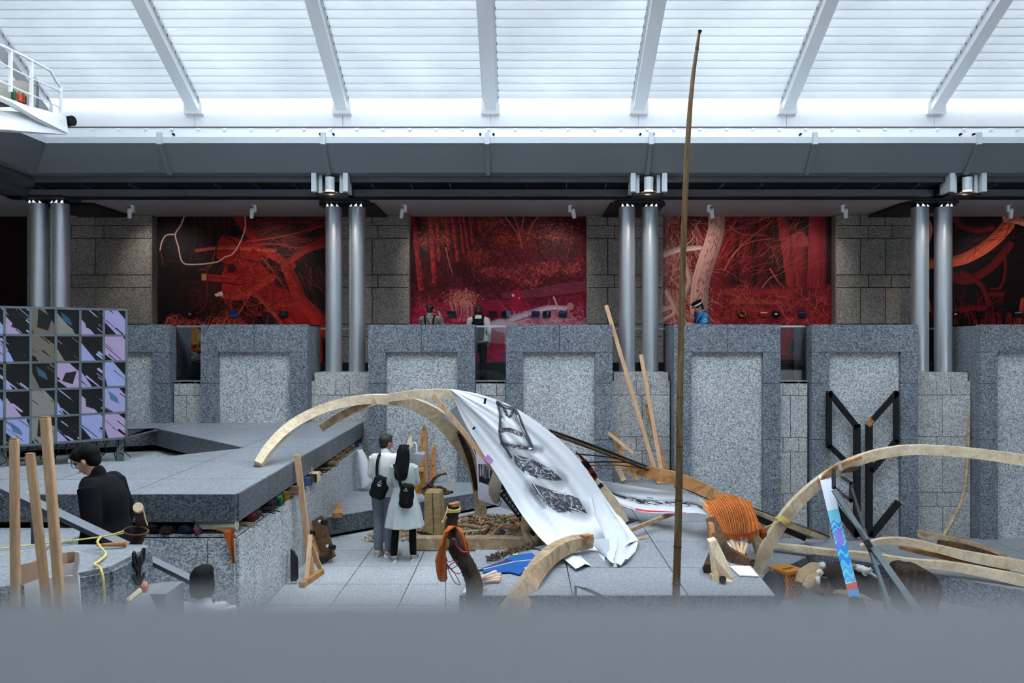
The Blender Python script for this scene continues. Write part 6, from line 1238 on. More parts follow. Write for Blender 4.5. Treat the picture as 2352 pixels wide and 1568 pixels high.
for j in range(nr_ + 1): p, q = vr, vr + vd * pitch * 7; MB().bar((p.x, p.y, zb + rh * j), (q.x, q.y, zb + rh * j), .035, .05, tuple(vn)).build('grid_bar', M['greypaint'], VW)
for i in range(6):
    for j in range(nr_):
        p, q = vr + vd * (pitch * (i + 1) - .012), vr + vd * (pitch * i + .012)
        z0, z1 = zt - rh * (j + 1) + .012, zt - rh * j - .012
        MB().sheet([[V((p.x, p.y, z1)), V((q.x, q.y, z1))], [V((p.x, p.y, z0)), V((q.x, q.y, z0))]], .01, True).build('screen', printed('screen_%d_%d' % (i, j), scr(i * 11 + j * 5 + 2, (3 if j < 3 else 4) if i == 3 else (4 if i == 2 and j < 2 else (i + j) % 3)), .3, .85), VW)
for s in (.18, .26, 5.0, 5.18, 5.6):
    p = vr + vd * pitch * s + vn * -.08; MB().bar((p.x, p.y, 1.03), (p.x, p.y, zb + .3), .08, .06, tuple(vn)).build('support_leg', M['greypaint'], VW)
for k in range(16):
    s = [.1, .12, .35, .8, 1.0, 1.3, 1.5, 1.9, 2.1, 2.5, 3.0, 3.2, 3.4, 4.0, 4.4, 5.1][k]; p = vr + vd * pitch * s + vn * -.02; z = zb
    MB().tube([tuple(V(q)) for q in spl([(p.x, p.y, z + .02), (p.x + R.uniform(-.05, .05), p.y, z - .12), (p.x + R.uniform(-.1, .1), p.y, z - .22), (p.x + R.uniform(-.2, .2), p.y - .03, z - R.uniform(.22, .36))], 4)], .008, 5).build('cable', M['rubber'], VW)
MB().box(vr + vd * pitch * 2.4 + V((0, 0, zb - .3)), (.05, .04, .06)).build('cable_adapter', M['ply'], VW)

# ---------------------------------------------------------------- front left
for a, b, w, lb in (((33, 1008), (36, 1480), .05, 'leftmost of the three square pine posts'), ((69, 1043), (118, 1480), .05, 'shortest of the three square pine posts, the middle one'), ((104, 959), (146, 1480), .055, 'tallest of the three square pine posts')):
    Y = 5.0; t = thing('pine_post', lb, 'post', P(*b, Y), 'square pine posts at left'); MB().sweep([P(*a, Y), P((a[0] + b[0]) / 2, (a[1] + b[1]) / 2, Y), P(*b, Y)], w, w * .8).build('post_body', W['pine'], t, False, None, .006)
    e = P(*a, Y); MB().sweep([e + V((0, 0, .0)), e + V((0, 0, .008))], w * .9, w * .7).build('end_grain', W['rough'], t)
hrl = thing('stair_handrail', 'galvanised handrail sloping down behind the pine posts to the front stage', 'handrail', P(290, 1256, 6.3))
MB().bar(P(-80, 1080, 6.45), P(292, 1256, 6.3), .07, .05, (0, -.4, 1)).build('rail', M['rail'], hrl); MB().bar(P(80, 1165, 6.43), P(80, 1320, 6.43), .04, .04).build('post', M['greypaint'], hrl)
h2 = thing('lower_handrail', 'short galvanised handrail on the lower wall left of the dark haired head', 'handrail', P(440, 1335, 6.9)); MB().bar(P(344, 1285, 7.0), P(470, 1347, 6.9), .06, .05, (0, -.4, 1)).build('rail', M['rail'], h2); MB().bar(P(350, 1290, 7.0), P(350, 1292, 8.1), .03).build('wall_arm', M['greypaint'], h2)
tb = thing('bark_trunk', 'dark bark trunk with a sawn end leaning behind the front left stage', 'trunk', P(308, 1270, 6.3))
MB().tube(C([(319, 1168, 6.25), (325, 1195, 6.25), (322, 1220, 6.3), (310, 1260, 6.3), (300, 1330, 6.3)]), [.036, .045, .05, .042, .04], 12, None, .06).build('trunk_body', W['bark'], tb, True)
MB().tube([P(318, 1168, 6.22), P(317, 1164, 6.15)], .037, 14).build('sawn_end', W['cream'], tb); MB().tube([P(328, 1166, 6.2), P(334, 1192, 6.2), P(339, 1206, 6.2)], .005, 5).build('splinter', W['cream'], tb)
rp_ = thing('yellow_rope', 'yellow rope tied to the hoop on the bark trunk and trailing over the front stage', 'rope', P(240, 1380, 5.6))
MB().tube(C([(-20, 1262, 5.6), (100, 1248, 5.8), (235, 1232, 6.0), (284, 1219, 6.1)]), .006, 6).build('taut_line', M['rope'], rp_, True); MB().tube(C([(235, 1232, 6.0), (260, 1228, 6.05), (284, 1224, 6.1)]), .006, 6).build('second_line', M['rope'], rp_, True)
MB().tube(C([(232, 1232, 5.95), (224, 1243, 5.9), (230, 1255, 5.85), (243, 1272, 5.74), (230, 1286, 5.58), (217, 1296, 5.47), (230, 1304, 5.4), (237, 1330, 5.36), (240, 1385, 5.36)]), .009, 6).build('loose_tail', M['rope'], rp_, True)
ho = [P(312 + 29 * math.cos(t), 1219 + 10 * math.sin(t), 6.15 - .08 * math.sin(t)) for t in np.linspace(0, 2 * math.pi, 25)]; MB().tube(ho, .007, 6).build('braided_hoop', W['brown'], rp_, True)
solo(MB().tube([G(222, 1252, ZL + .03), G(262, 1250, ZL + .03), G(290, 1248, ZL + .03)], [.01, .016, .024], 8), 'wooden_peg', W['rough'], 'tapered wooden peg lying on the back edge of the front stage', 'peg')
cbx = thing('cardboard_box', 'open white and brown cardboard box hanging over the front stage edge at left', 'box', P(115, 1420, 5.1))
MB().prism([P(47, 1297, 5.15), P(86, 1288, 5.2), P(92, 1330, 5.15), P(50, 1346, 5.1)], (0, .015, 0)).build('brown_flap', M['kraft'], cbx)
MB().prism([P(55, 1342, 5.1), P(92, 1328, 5.12), P(180, 1320, 5.12), P(188, 1440, 5.0), P(60, 1440, 5.0)], (0, .012, 0)).build('front_panel', M['ply'], cbx)
MB().sheet([[P(138 + 36 * t, 1271 - 5 * t, 5.25 - .1 * t) for t in (0, .5, 1)], [P(138 + 34 * t, 1294 - 3 * t, 5.15) for t in (0, .5, 1)]], .008).build('brown_inside', M['kraft'], cbx)
MB().sheet([[P(x, y, 5.1) for x, y in r_] for r_ in (((172, 1266), (178, 1266), (183, 1268)), ((173, 1285), (178, 1290), (183, 1292)), ((165, 1310), (172, 1312), (178, 1315)), ((172, 1324), (178, 1326), (181, 1330)))], .01).build('curled_side', M['ply'], cbx, True)
MB().sheet([[P(136, 1294, 5.12), P(168, 1292, 5.12)], [P(138, 1322, 5.1), P(176, 1320, 5.1)]], .008).build('white_inside', M['ply'], cbx)
bs = thing('small_bar_figure', 'small black bar figure of two folded wings on the side of the front left stage', 'sculpture', G(318, 1330, .8))
Yb = 5.75
for a, b in (((306, 1268), (307, 1295)), ((307, 1267), (316, 1287)), ((308, 1296), (317, 1310)), ((316, 1286), (317, 1342)), ((331, 1258), (331, 1281)), ((330, 1259), (321, 1280)), ((331, 1281), (321, 1302)), ((321, 1279), (321, 1342)), ((306, 1322), (317, 1342)), ((331, 1316), (322, 1340))): MB().bar(P(*a, 5.39 + (a[0] - 250) * .00598), P(*b, 5.39 + (b[0] - 250) * .00598), .012, .02).build('bar', W['black'], bs)
gbx = thing('grey_stone_box', 'pale grey box below the front left stage with wood scraps on top', 'box', P(330, 1420, 5.5)); MB().prism([P(290, 1372, 5.6), P(345, 1364, 5.7), P(380, 1364, 5.6), P(380, 1440, 5.5), P(290, 1440, 5.4)], (0, .3, 0)).build('box_body', plain('grey_box_board', (120, 124, 128), .8), gbx)
solo(MB().bar(P(285, 1382, 5.3), P(336, 1340, 5.5), .035, .03), 'dark_stick', W['bark'], 'dark stick lying on the pale grey box', 'stick'); solo(MB().bar(P(292, 1380, 5.28), P(322, 1355, 5.4), .03, .03), 'split_wood', W['cream'], 'pale split wood lying on the pale grey box', 'stick')
solo(MB().ball(P(332, 1348, 5.35), (.022, .03, .04), 8, None, .15), 'orange_block', plain('salmon_orange_piece', (206, 120, 90), .7), 'salmon orange piece beside the dark stick on the grey box', 'scrap')
# thin bent metal frame on the stage front
mf = thing('metal_bracket', 'dark bent metal bar standing on the stage front below the white cloth', 'bracket', G(1322, 1372, ZS)); MB().sweep([P(1322, 1400, 8.35), P(1322, 1346, 8.4), P(1345, 1352, 8.35), P(1460, 1402, 8.2)], .03, .02).build('bent_bar', M['greypaint'], mf)

# ---------------------------------------------------------------- people
SK = {}
def skinmat(n, c): SK[n] = plain(n, c, .55, 0, .05, 9)
skinmat('tan_skin', (176, 126, 100)); skinmat('light_skin', (206, 160, 134)); skinmat('pale_skin', (222, 184, 160))
HM = plain('black_hair', (14, 13, 14), .75, 0, .2, 40, .15); HB = plain('brown_hair', (58, 36, 26), .5, 0, .2, 40); HG = plain('greying_dark_hair', (40, 38, 38), .6, 0, .4, 60)
def fuse(mb, name, m, parent, vox=.012, it=4, base=None):
    me = bpy.data.meshes.new('tmp'); b = base if base is not None else OFF[parent.name]
    me.from_pydata([tuple(q - b) for q in mb.v], [], mb.f); t = bpy.data.objects.new('tmp', me); COL.objects.link(t)
    r = t.modifiers.new('r', 'REMESH'); r.mode = 'VOXEL'; r.voxel_size = vox
    s = t.modifiers.new('s', 'SMOOTH'); s.factor = .5; s.iterations = it
    dg = bpy.context.evaluated_depsgraph_get(); dg.update()
    nm = bpy.data.meshes.new_from_object(t.evaluated_get(dg)); bpy.data.objects.remove(t); bpy.data.meshes.remove(me)
    nm.name = name; nm.materials.clear(); nm.materials.append(m); nm.polygons.foreach_set('use_smooth', [True] * len(nm.polygons))
    o = bpy.data.objects.new(name, nm); COL.objects.link(o); OFF[o.name] = b
    if parent: o.parent = parent
    else: o.location = b
    return o
def limb(mb, pts, rs, n=12):
    pts = [V(p) for p in pts]
    q = spl([tuple(p) + (r,) for p, r in zip(pts, rs)], 5); mb.tube([V(a[:3]) for a in q], [a[3] for a in q], n)
    for p, r in ((pts[0], rs[0]), (pts[-1], rs[-1])): mb.ball(p, r, 10)
def hand(mb, w, d, nrm, s):               # wrist, pointing direction, palm normal, side (+1: thumb on the cross side)
    w, d, nrm = V(w), V(d).normalized(), V(nrm); nrm = (nrm - d * nrm.dot(d)).normalized(); c = d.cross(nrm) * s
    for k in range(4): mb.tube([w, w + d * .05 + c * (.026 - .017 * k), w + d * .088 + c * (.029 - .019 * k)], [.017, .014, .0115], 8)
    for k, l in enumerate((.068, .076, .07, .054)):
        a = w + d * .086 + c * (.029 - .019 * k); b = a + d * l * .45 + nrm * l * .12; e = b + d * l * .3 + nrm * l * .22; f = e + d * l * .14 + nrm * l * .24
        mb.tube([a, b, e, f], [.0098, .0092, .0086, .0074], 8); mb.ball(f, .0076, 6)
    a = w + d * .025 + c * .024; b = a + d * .03 + c * .024 + nrm * .008; e = b + d * .03 + c * .006 + nrm * .014; mb.tube([a, b, e], [.013, .011, .009], 8); mb.ball(e, .009, 6)
BASEJ = dict(pel=(0, 0, .93), wai=(0, .005, 1.07), che=(0, .01, 1.27), nec=(0, -.01, 1.44), hea=(0, .02, 1.575),
    shL=(-.175, 0, 1.39), elL=(-.235, -.03, 1.12), wrL=(-.22, .06, .88), shR=(.175, 0, 1.39), elR=(.235, -.03, 1.12), wrR=(.22, .06, .88),
    hiL=(-.09, 0, .9), knL=(-.1, .02, .49), anL=(-.1, -.02, .08), hiR=(.09, 0, .9), knR=(.1, .02, .49), anR=(.1, -.02, .08))
class Person:
    def __init__(s, label, loc, yaw, H, skin, J=None, look=(0, 0), group=None, thin=1.0, vox=.009, toeyaw=(0, 0)):
        s.J = {k: V(q) for k, q in BASEJ.items()}
        for k, q in (J or {}).items(): s.J[k] = V(q)
        s.loc, s.k, s.Rz, s.thin = V(loc), H / 1.70, Matrix.Rotation(yaw, 3, 'Z'), thin
        s.Rh = Matrix.Rotation(look[0], 3, 'Z') @ Matrix.Rotation(look[1], 3, 'X'); s.toe = toeyaw
        j = s.J; mb = MB(); t = thin
        s.torso(mb, 0)
        limb(mb, [j['nec'] - V((0, 0, .04)), j['nec'] + (j['hea'] - j['nec']) * .6], [.058, .052])
        for a in 'LR':
            limb(mb, [j['sh' + a], (j['sh' + a] + j['el' + a]) / 2, j['el' + a], (j['el' + a] + j['wr' + a]) / 2, j['wr' + a]], [.043 * t, .04 * t, .035 * t, .034 * t, .025])
            d = (j['wr' + a] - j['el' + a]); hand(mb, j['wr' + a], d, V((1 if a == 'L' else -1, .5, 0)), 1 if a == 'L' else -1)
            limb(mb, [j['hi' + a], (j['hi' + a] + j['kn' + a]) / 2, j['kn' + a], j['kn' + a] * .62 + j['an' + a] * .38 + V((0, -.012, 0)), j['an' + a]], [.088 * t, .072 * t, .052 * t, .053 * t, .036])
            ft = s.foot(a); mb.tube([j['an' + a] + V((0, 0, -.01)), ft[0], ft[1]], [.034, .036, .026], 10, .8)
        # head: skull, jaw, nose, brow, ears
        h = lambda v: j['hea'] + s.Rh @ V(v)
        for c, r in (((0, -.012, .03), (.074, .092, .088)), ((0, .012, -.035), (.058, .07, .07)), ((0, .035, -.078), (.034, .036, .028)), ((0, .07, .028), (.05, .02, .018)), ((.033, .058, -.02), (.026, .026, .026)), ((-.033, .058, -.02), (.026, .026, .026)), ((0, .092, -.022), (.014, .018, .014)), ((0, .084, .0), (.01, .016, .026)), ((0, .078, -.058), (.026, .014, .012)), ((.075, -.008, -.01), (.012, .02, .032)), ((-.075, -.008, -.01), (.012, .02, .032))):
            mb.ball(h(c), r, 12, s.Rh)
        s.xf(mb); s.o = fuse(mb, 'person', SK[skin], None, vox, 3, s.loc); tag(s.o, label, 'person', group)
        e = MB()
        for x in (-.03, .03): e.ball(h((x, .082, .008)), (.011, .007, .007), 8, s.Rh)
        s.add(e, 'eyes', M['black']); e = MB()
        e.ball(h((0, .09, -.057)), (.02, .006, .005), 8, s.Rh); s.add(e, 'mouth', plain('lips', (150, 84, 78), .5))
    def foot(s, a):
        q = s.J['an' + a]; R_ = Matrix.Rotation(s.toe[0 if a == 'L' else 1], 3, 'Z'); return q + R_ @ V((0, .06, -.045)), q + R_ @ V((0, .15, -.052))
    def xf(s, mb): mb.v = [s.loc + s.Rz @ (q * s.k) for q in mb.v]
    def W(s, v): return s.loc + s.Rz @ (V(v) * s.k)
    def torso(s, mb, inf, z0=None, top=True):
        j, t = s.J, s.thin; c = [j['pel'] - V((0, 0, .09)), j['pel'], j['wai'], j['che'], j['che'] * .3 + j['nec'] * .7, j['nec']]
        rr = [(.12, .09), (.165 * t, .115), (.14 * t, .10), (.165 * t, .115), (.15 * t, .085), (.062, .058)]
        secs = spl([tuple(a) + (b[0] + inf, b[1] + inf) for a, b in zip(c, rr)], 4); mb.loft(secs, 18)
        for a in 'LR': mb.ball(j['sh' + a] + (j['che'] - j['sh' + a]) * .15, (.054 if inf else .046) * t + inf * .8, 10)
    def add(s, mb, name, m, fus=0, it=3, smooth=True):
        s.xf(mb)
        return fuse(mb, name, m, s.o, fus, it) if fus else mb.build(name, m, s.o, smooth)
    def shirt(s, m, hem, sleeve=.95, inf=.02, name='shirt', flare=.02, vox=.011, collar=True, fold=0):
        j = s.J; mb = MB(); s.torso(mb, inf)
        p, w = j['pel'], j['wai']; d = (p - w)
        secs = []
        for k in range(7):
            f = k / 6; z = w.z + (hem - w.z) * f; c = w + d * ((w.z - z) / max(w.z - p.z, .05)) if z > p.z - .15 else p
            secs.append((c.x, c.y if z > p.z else p.y, z, (.14 + .035 * min(1, f * 2)) * s.thin + inf + flare * f, .105 + .015 * min(1, f * 2) + inf + flare * f))
        mb.loft(secs, 28, (lambda i, th: fold * i * math.sin(9 * th)) if fold else None)
        for a in 'LR':
            e = j['el' + a]; q = j['wr' + a]; pts = [j['sh' + a], (j['sh' + a] + e) / 2, e]; rs = [.05 + inf * .8, .045 + inf * .7, .04 + inf * .7]
            if sleeve > .5: pts += [e + (q - e) * .5, e + (q - e) * sleeve]; rs += [.036 + inf * .6, .029 + inf * .6]
            else: pts = [j['sh' + a], j['sh' + a] + (e - j['sh' + a]) * .4, j['sh' + a] + (e - j['sh' + a]) * min(1, sleeve * 2)]; rs = [.062 + inf, .06 + inf, .055 + inf]
            q_ = spl([tuple(x) + (r,) for x, r in zip(pts, rs)], 4); mb.tube([V(x[:3]) for x in q_], [x[3] for x in q_], 12)
        if collar: limb(mb, [j['nec'] - V((0, 0, .02)), j['nec'] + V((0, .005, .03))], [.066, .064])
        return s.add(mb, name, m, vox, 3)
    def legs(s, m, inf=.014, name='trousers', end=.95, seat=True):
        j = s.J; mb = MB()
        if seat: p = j['pel']; mb.loft([(p.x, p.y, p.z - .1, .13 * s.thin + inf, .09 + inf), (p.x, p.y, p.z, .165 * s.thin + inf, .115 + inf), (p.x, p.y + .003, p.z + .1, .15 * s.thin + inf, .105 + inf)], 18)
        for a in 'LR':
            h, k, n = j['hi' + a], j['kn' + a], j['an' + a]; e = k + (n - k) * end
            limb(mb, [h, (h + k) / 2, k, (k + e) / 2 + V((0, -.01, 0)), e], [.092 * s.thin + inf, .076 * s.thin + inf, .058 * s.thin + inf, .057 * s.thin + inf, .044 + inf * 1.3])
        return s.add(mb, name, m, .012, 3)
    def shoes(s, m, sole):
        for a in 'LR':
            n = s.J['an' + a]; f = s.foot(a); d = (f[1] - n); d.z = 0; d.normalize(); mb = MB()
            mb.tube([n + V((0, 0, .01)) - d * .02, n + V((0, 0, -.03)) - d * .02], [.045, .05], 12); mb.tube([n + V((0, 0, -.035)) - d * .05, n + V((0, 0, -.03)) + d * .05, n + V((0, 0, -.045)) + d * .15, n + V((0, 0, -.052)) + d * .2], [.042, .05, .048, .03], 12, .8)
            sh = s.add(mb, 'shoe', m, .009, 3); so = MB(); so.tube([n + V((0, 0, -.07)) - d * .07, n + V((0, 0, -.07)) - d * .03, n + V((0, 0, -.07)) + d * .12, n + V((0, 0, -.07)) + d * .21], [.03, .05, .055, .03], 12, .3); s.xf(so); so.build('sole', sole, sh, True)
    def hair(s, m, style='short'):
        h = lambda v: s.J['hea'] + s.Rh @ V(v); mb = MB()
        mb.ball(h((0, -.022, .045)), (.086, .1, .088), 16, s.Rh); mb.ball(h((0, .03, .085)), (.07, .055, .04), 12, s.Rh)
        if style == 'short': mb.ball(h((0, -.055, -.01)), (.07, .055, .07), 12, s.Rh)
        if style == 'bob':
            for x in (-.06, .06): mb.ball(h((x, -.02, -.03)), (.032, .06, .08), 10, s.Rh)
            mb.ball(h((0, -.06, -.03)), (.075, .06, .085), 12, s.Rh)
        if style == 'mop': mb.ball(h((0, .03, .07)), (.088, .075, .06), 12, s.Rh); mb.ball(h((0, -.05, 0)), (.08, .06, .075), 12, s.Rh)
        if style == 'long':
            mb.loft([tuple(h((0, -.03, .06))) + (.088, .095), tuple(h((0, -.05, -.04))) + (.1, .09), tuple(h((0, -.095, -.16))) + (.108, .078), tuple(h((0, -.135, -.27))) + (.106, .058), tuple(h((0, -.142, -.35))) + (.088, .036), tuple(h((0, -.14, -.385))) + (.05, .02)], 20, lambda i, t: .03 * math.sin(11 * t))
        return s.add(mb, 'hair', m, .009, 2)

def bag(name, label, c, rx, ry, rz, yaw, strap, logo):
    t = thing(name, label, 'bag', V(c) - V((0, 0, rz))); rot = Matrix.Rotation(yaw, 3, 'Y')
    mb = MB()
    for dx in (-.38, .38):
        for dz in (-.6, .6): mb.ball(V(c) + rot @ V((rx * dx * .8, 0, rz * dz)), (rx * .66, ry, rz * .45), 12, rot)
    mb.ball(c, (rx, ry, rz * .9), 14, rot); fuse(mb, 'bag_body', M['bagcloth'], t, .01, 3)
    if strap: MB().sweep([V(q) for q in spl(strap, 6)], .04, .008, (0, -1, .2)).build('strap', M['bagcloth'], t)
    MB().bar(V(c) + rot @ V((rx * .1, -ry * 1.02, -rz * .15)), V(c) + rot @ V((rx * .1, -ry * .95, -rz * .65)), .012, .006).build('zip_pull', M['rubber'], t)
    lg = MB(); ce = V(c) + rot @ V((-rx * .1, -ry * 1.06, rz * .38))
    if logo: # round badge: arc and small triangle
        lg.prism([ce + rot @ V((.03 * math.cos(a), 0, .03 * math.sin(a) - .01)) for a in np.linspace(math.pi, 2 * math.pi, 10)], (0, -.004, 0))
    lg.prism([ce + rot @ V(q) for q in ((-.014, 0, .03), (.014, 0, .03), (0, 0, .052))], (0, -.004, 0))
    for k in range(5): lg.box(ce + rot @ V((-.026 + .013 * k, -.002, .012)), (.008, .004, .012), rot)
    lg.build('printed_badge', plain('pale_badge_print', (190, 196, 204), .6), t); return t
M['bagcloth'] = fabric('black_bag_cloth', (17, 17, 19), .2, 18, 0, .7)

# the couple
mx = (884 - VX) * 11.2 / F
p = Person('man in a white shirt and grey jeans seen from behind, looking right beside a woman', (mx, 11.2, 0), 0, 1.70, 'tan_skin',
    dict(hea=(.02, .02, 1.575), elL=(-.20, .05, 1.13), wrL=(-.08, .22, 1.04), elR=(.205, .04, 1.12), wrR=(.1, .22, 1.04), shL=(-.16, 0, 1.385), shR=(.16, 0, 1.385), anL=(-.085, -.02, .08), anR=(.07, -.06, .08), knL=(-.09, .02, .49), knR=(.075, -.01, .49)), (-.75, -.05), toeyaw=(-.25, -1.0))
p.shirt(fabric('white_linen_shirt', (228, 228, 226), .04, 9), .84, .95, .022, flare=.0); p.legs(fabric('grey_jeans', (110, 118, 130), .12, 22), .016); p.shoes(fabric('beige_sneaker', (196, 182, 168), .1, 20), M['whitemetal']); p.hair(HG)
c = P(872, 1119, 11.02)
bag('sling_bag', 'black sling bag with a pale badge on the man with the white shirt', c, .125, .055, .16, .35, [P(866, 1096, 11.02), P(866, 1070, 11.02), P(870, 1048, 11.08), P(879, 1036, 11.2)], True)
wx = (928 - VX) * 10.95 / F
w = Person('woman with long black hair in a pale blue grey dress seen from behind', (wx, 10.95, 0), 0, 1.585, 'light_skin',
    dict(elL=(-.215, .04, 1.13), wrL=(-.1, .16, 1.07), elR=(.175, .08, 1.14), wrR=(.07, .22, 1.08), anL=(-.14, -.06, .08), anR=(.135, .0, .08), knL=(-.12, .0, .49), knR=(.12, .02, .49), hiL=(-.08, 0, .9), hiR=(.08, 0, .9), shL=(-.14, 0, 1.385), shR=(.14, 0, 1.385)), (-.2, 0), toeyaw=(.35, -.2), thin=.9)
dm = fabric('pale_blue_grey_dress', (178, 186, 184), .06, 9); w.shirt(dm, .50, .62, .022, 'dress', .115, .011, True, .06)
w.legs(fabric('black_leggings', (14, 14, 15), .2, 20), .004, 'leggings', .98); w.shoes(fabric('grey_sneaker', (150, 148, 138), .1, 20), M['whitemetal']); w.hair(HM, 'long')
sg_ = MB(); hh = lambda v: w.J['hea'] + w.Rh @ V(v)
sg_.bar(hh((-.075, -.0, .11)), hh((.075, .0, .11)), .012, .03, (0, 0, 1))
for x in (-.08, .08): sg_.bar(hh((x, .01, .11)), hh((x, -.08, .05)), .008)
w.add(sg_, 'sunglasses', M['black'])
MB().tube([w.W((0, -.13, 1.2)), w.W((0, -.14, .9)), w.W((0, -.19, .6))], .004, 5).build('back_seam', fabric('dress_seam', (140, 156, 158)), w.o)
bag('sling_bag', 'black sling bag with a round badge on the back of the woman in the dress', P(934, 1138, 10.72), .105, .05, .165, .1, [P(921, 1118, 10.74), P(916, 1098, 10.74), P(910, 1080, 10.78), P(905, 1066, 10.86)], False)

# person in black at left, profile to the left
bx = (240 - VX) * 6.8 / F
b = Person('person in a loose black jacket with black hair and glasses, looking down to the left', (bx, 6.8, .34), math.pi / 2, 1.80, 'light_skin',
    dict(hea=(0, .14, 1.555), nec=(0, .05, 1.43), che=(0, -.0, 1.27), wai=(0, -.03, 1.07), pel=(0, -.04, .93), shL=(-.19, .02, 1.37), shR=(.19, .02, 1.37), elL=(-.25, -.03, 1.1), wrL=(-.22, .04, .85), elR=(.25, -.05, 1.1), wrR=(.22, .02, .85)), (0, -.42))
bj = fabric('blue_black_jacket', (15, 16, 21), .2, 9); b.shirt(bj, .55, .97, .05, 'jacket', .05, .013, True, .01); b.legs(fabric('black_trousers', (16, 16, 18), .2, 12), .02); b.shoes(M['rubber'], M['rubber']); b.hair(HM, 'mop')
gl = MB(); hh = lambda v: b.J['hea'] + b.Rh @ V(v)
for x in (-.034, .034): gl.tube([hh((x + .026 * math.cos(t), .098, .006 + .024 * math.sin(t))) for t in np.linspace(0, 6.283, 15)], .0022, 5)
for x in (-.072, .072): gl.bar(hh((x * .85, .098, .012)), hh((x, -.0, .012)), .004)
b.add(gl, 'glasses', M['darksteel'])
tx_ = (464 - VX) * 5.9 / F
c_ = Person('person with short black hair and a white tee seen from behind at the lower left', (tx_, 5.9, -.34), 0, 1.68, 'light_skin', {}, (0, 0), thin=.9)
c_.shirt(fabric('white_tee', (222, 224, 228), .04, 9), .85, .45, .02, 'tee'); c_.legs(fabric('dark_trousers', (50, 52, 60), .1, 12)); c_.shoes(M['rubber'], M['ply']); c_.hair(HM, 'bob')
MB().sweep([c_.W((.06, -.10, 1.2)), c_.W((.08, -.09, 1.36)), c_.W((.09, .0, 1.45))], .025, .006).build('shoulder_strap', M['rubber'], c_.o)
hx = (1968 - VX) * 8.0 / F
h_ = Person('person with round dark hair seen from behind at the bottom right', (hx, 8.0, -1.18), 0, 1.61, 'light_skin', {}, (0, 0))
h_.shirt(fabric('charcoal_top', (52, 54, 60), .1, 9), .85, .95, .02, 'top'); h_.legs(fabric('black_trousers_b', (26, 26, 30), .1, 12)); h_.shoes(M['rubber'], M['ply']); h_.hair(HM, 'bob')

# upper corridor
x1 = (987 - VX) * 16.7 / F
a = Person('woman in a striped grey shirt and black pinafore raising a phone at the crimson mural', (x1, 16.7, 2.14), 0, 1.66, 'light_skin',
    dict(elR=(.27, .1, 1.22), wrR=(.2, .22, 1.45), elL=(-.22, .16, 1.2), wrL=(-.02, .27, 1.42)), (.0, 0), thin=.95)
stp = CV(0, 0, 10, 40, 2, (150, 148, 146))
def stripe():
    m, n, l, q = newmat('striped_grey_shirt'); tc = n.new('ShaderNodeTexCoord'); sx = n.new('ShaderNodeSeparateXYZ'); l.new(tc.outputs['Object'], sx.inputs[0])
    mm = n.new('ShaderNodeMath'); mm.operation = 'MULTIPLY'; mm.inputs[1].default_value = 260; l.new(sx.outputs[2], mm.inputs[0]); sn = n.new('ShaderNodeMath'); sn.operation = 'SINE'; l.new(mm.outputs[0], sn.inputs[0])
    r = ramp(n, [(.4, L3((96, 94, 94))), (.6, L3((166, 162, 160)))]); l.new(sn.outputs[0], r.inputs[0]); l.new(r.outputs[0], q.inputs['Base Color']); q.inputs['Roughness'].default_value = .9; return m
a.shirt(stripe(), .9, .95, .016); bk = fabric('black_pinafore', (18, 18, 20), .1, 9)
pf = MB(); pf.loft([(0, 0, 1.22, .155, .13), (0, 0, 1.1, .16, .125), (0, 0, .9, .2, .16), (0, 0, .5, .25, .2)], 24); a.add(pf, 'pinafore', bk)
for s in (-1, 1): MB().sweep([a.W((s * .07, -.135, 1.2)), a.W((s * .095, -.11, 1.38)), a.W((s * .10, .0, 1.455))], .035, .008).build('pinafore_strap', bk, a.o)
MB().sweep([a.W((.12, -.142, 1.12)), a.W((0, -.142, 1.28)), a.W((-.08, -.09, 1.42))], .03, .008).build('red_strap', plain('dark_red_strap', (96, 20, 26), .8), a.o)
a.legs(fabric('black_tights', (20, 20, 22), .1, 9), .004); a.shoes(M['rubber'], M['ply']); a.hair(HB, 'short')
q = a.W((.15, .29, 1.585)); ph = thing('phone', 'pale phone held up by the woman in the black pinafore', 'phone', q); MB().box(q, (.16, .012, .035), Matrix.Rotation(-.3, 3, 'Y')).build('phone_case', M['ply'], ph); MB().box(q + V((0, -.007, 0)), (.145, .003, .028), Matrix.Rotation(-.3, 3, 'Y')).build('phone_screen', M['black'], ph)
x2 = (1099 - VX) * 16.6 / F
e_ = Person('woman with brown hair and a black backpack looking at the crimson mural', (x2, 16.6, 2.14), 0, 1.64, 'light_skin', dict(elL=(-.25, .06, 1.13), wrL=(-.16, .2, 1.0)), (.1, -.05), thin=.95)
e_.shirt(fabric('cream_blouse', (206, 200, 194), .05, 9), .9, .95, .02); e_.legs(fabric('navy_trousers', (26, 28, 36), .1, 9), .02); e_.shoes(M['rubber'], M['ply']); e_.hair(HB, 'bob')
q = e_.J['hea'] + V((0, -.125, .0)); MB().box(e_.W(q), (.035, .02, .015)).build('hair_clip', M['rail'], e_.o)
bp_ = thing('backpack', 'black backpack worn by the woman with brown hair', 'bag', e_.W((0, -.2, .95)))
fuse(MB().loft([(x2 + .0, 16.6 - .20, 2.14 + .9, .12, .07), (x2, 16.6 - .21, 2.14 + 1.05, .135, .09), (x2, 16.6 - .2, 2.14 + 1.25, .13, .08), (x2, 16.6 - .16, 2.14 + 1.34, .10, .05)], 20), 'pack_body', M['bagcloth'], bp_, .014, 3)
for s in (-1, 1): MB().sweep([e_.W((s * .09, -.14, 1.3)), e_.W((s * .1, -.1, 1.42)), e_.W((s * .1, .02, 1.45)), e_.W((s * .12, .13, 1.35))], .05, .012, (0, -.6, .8)).build('strap', M['bagcloth'], bp_)
x3 = (1616 - VX) * 16.6 / F
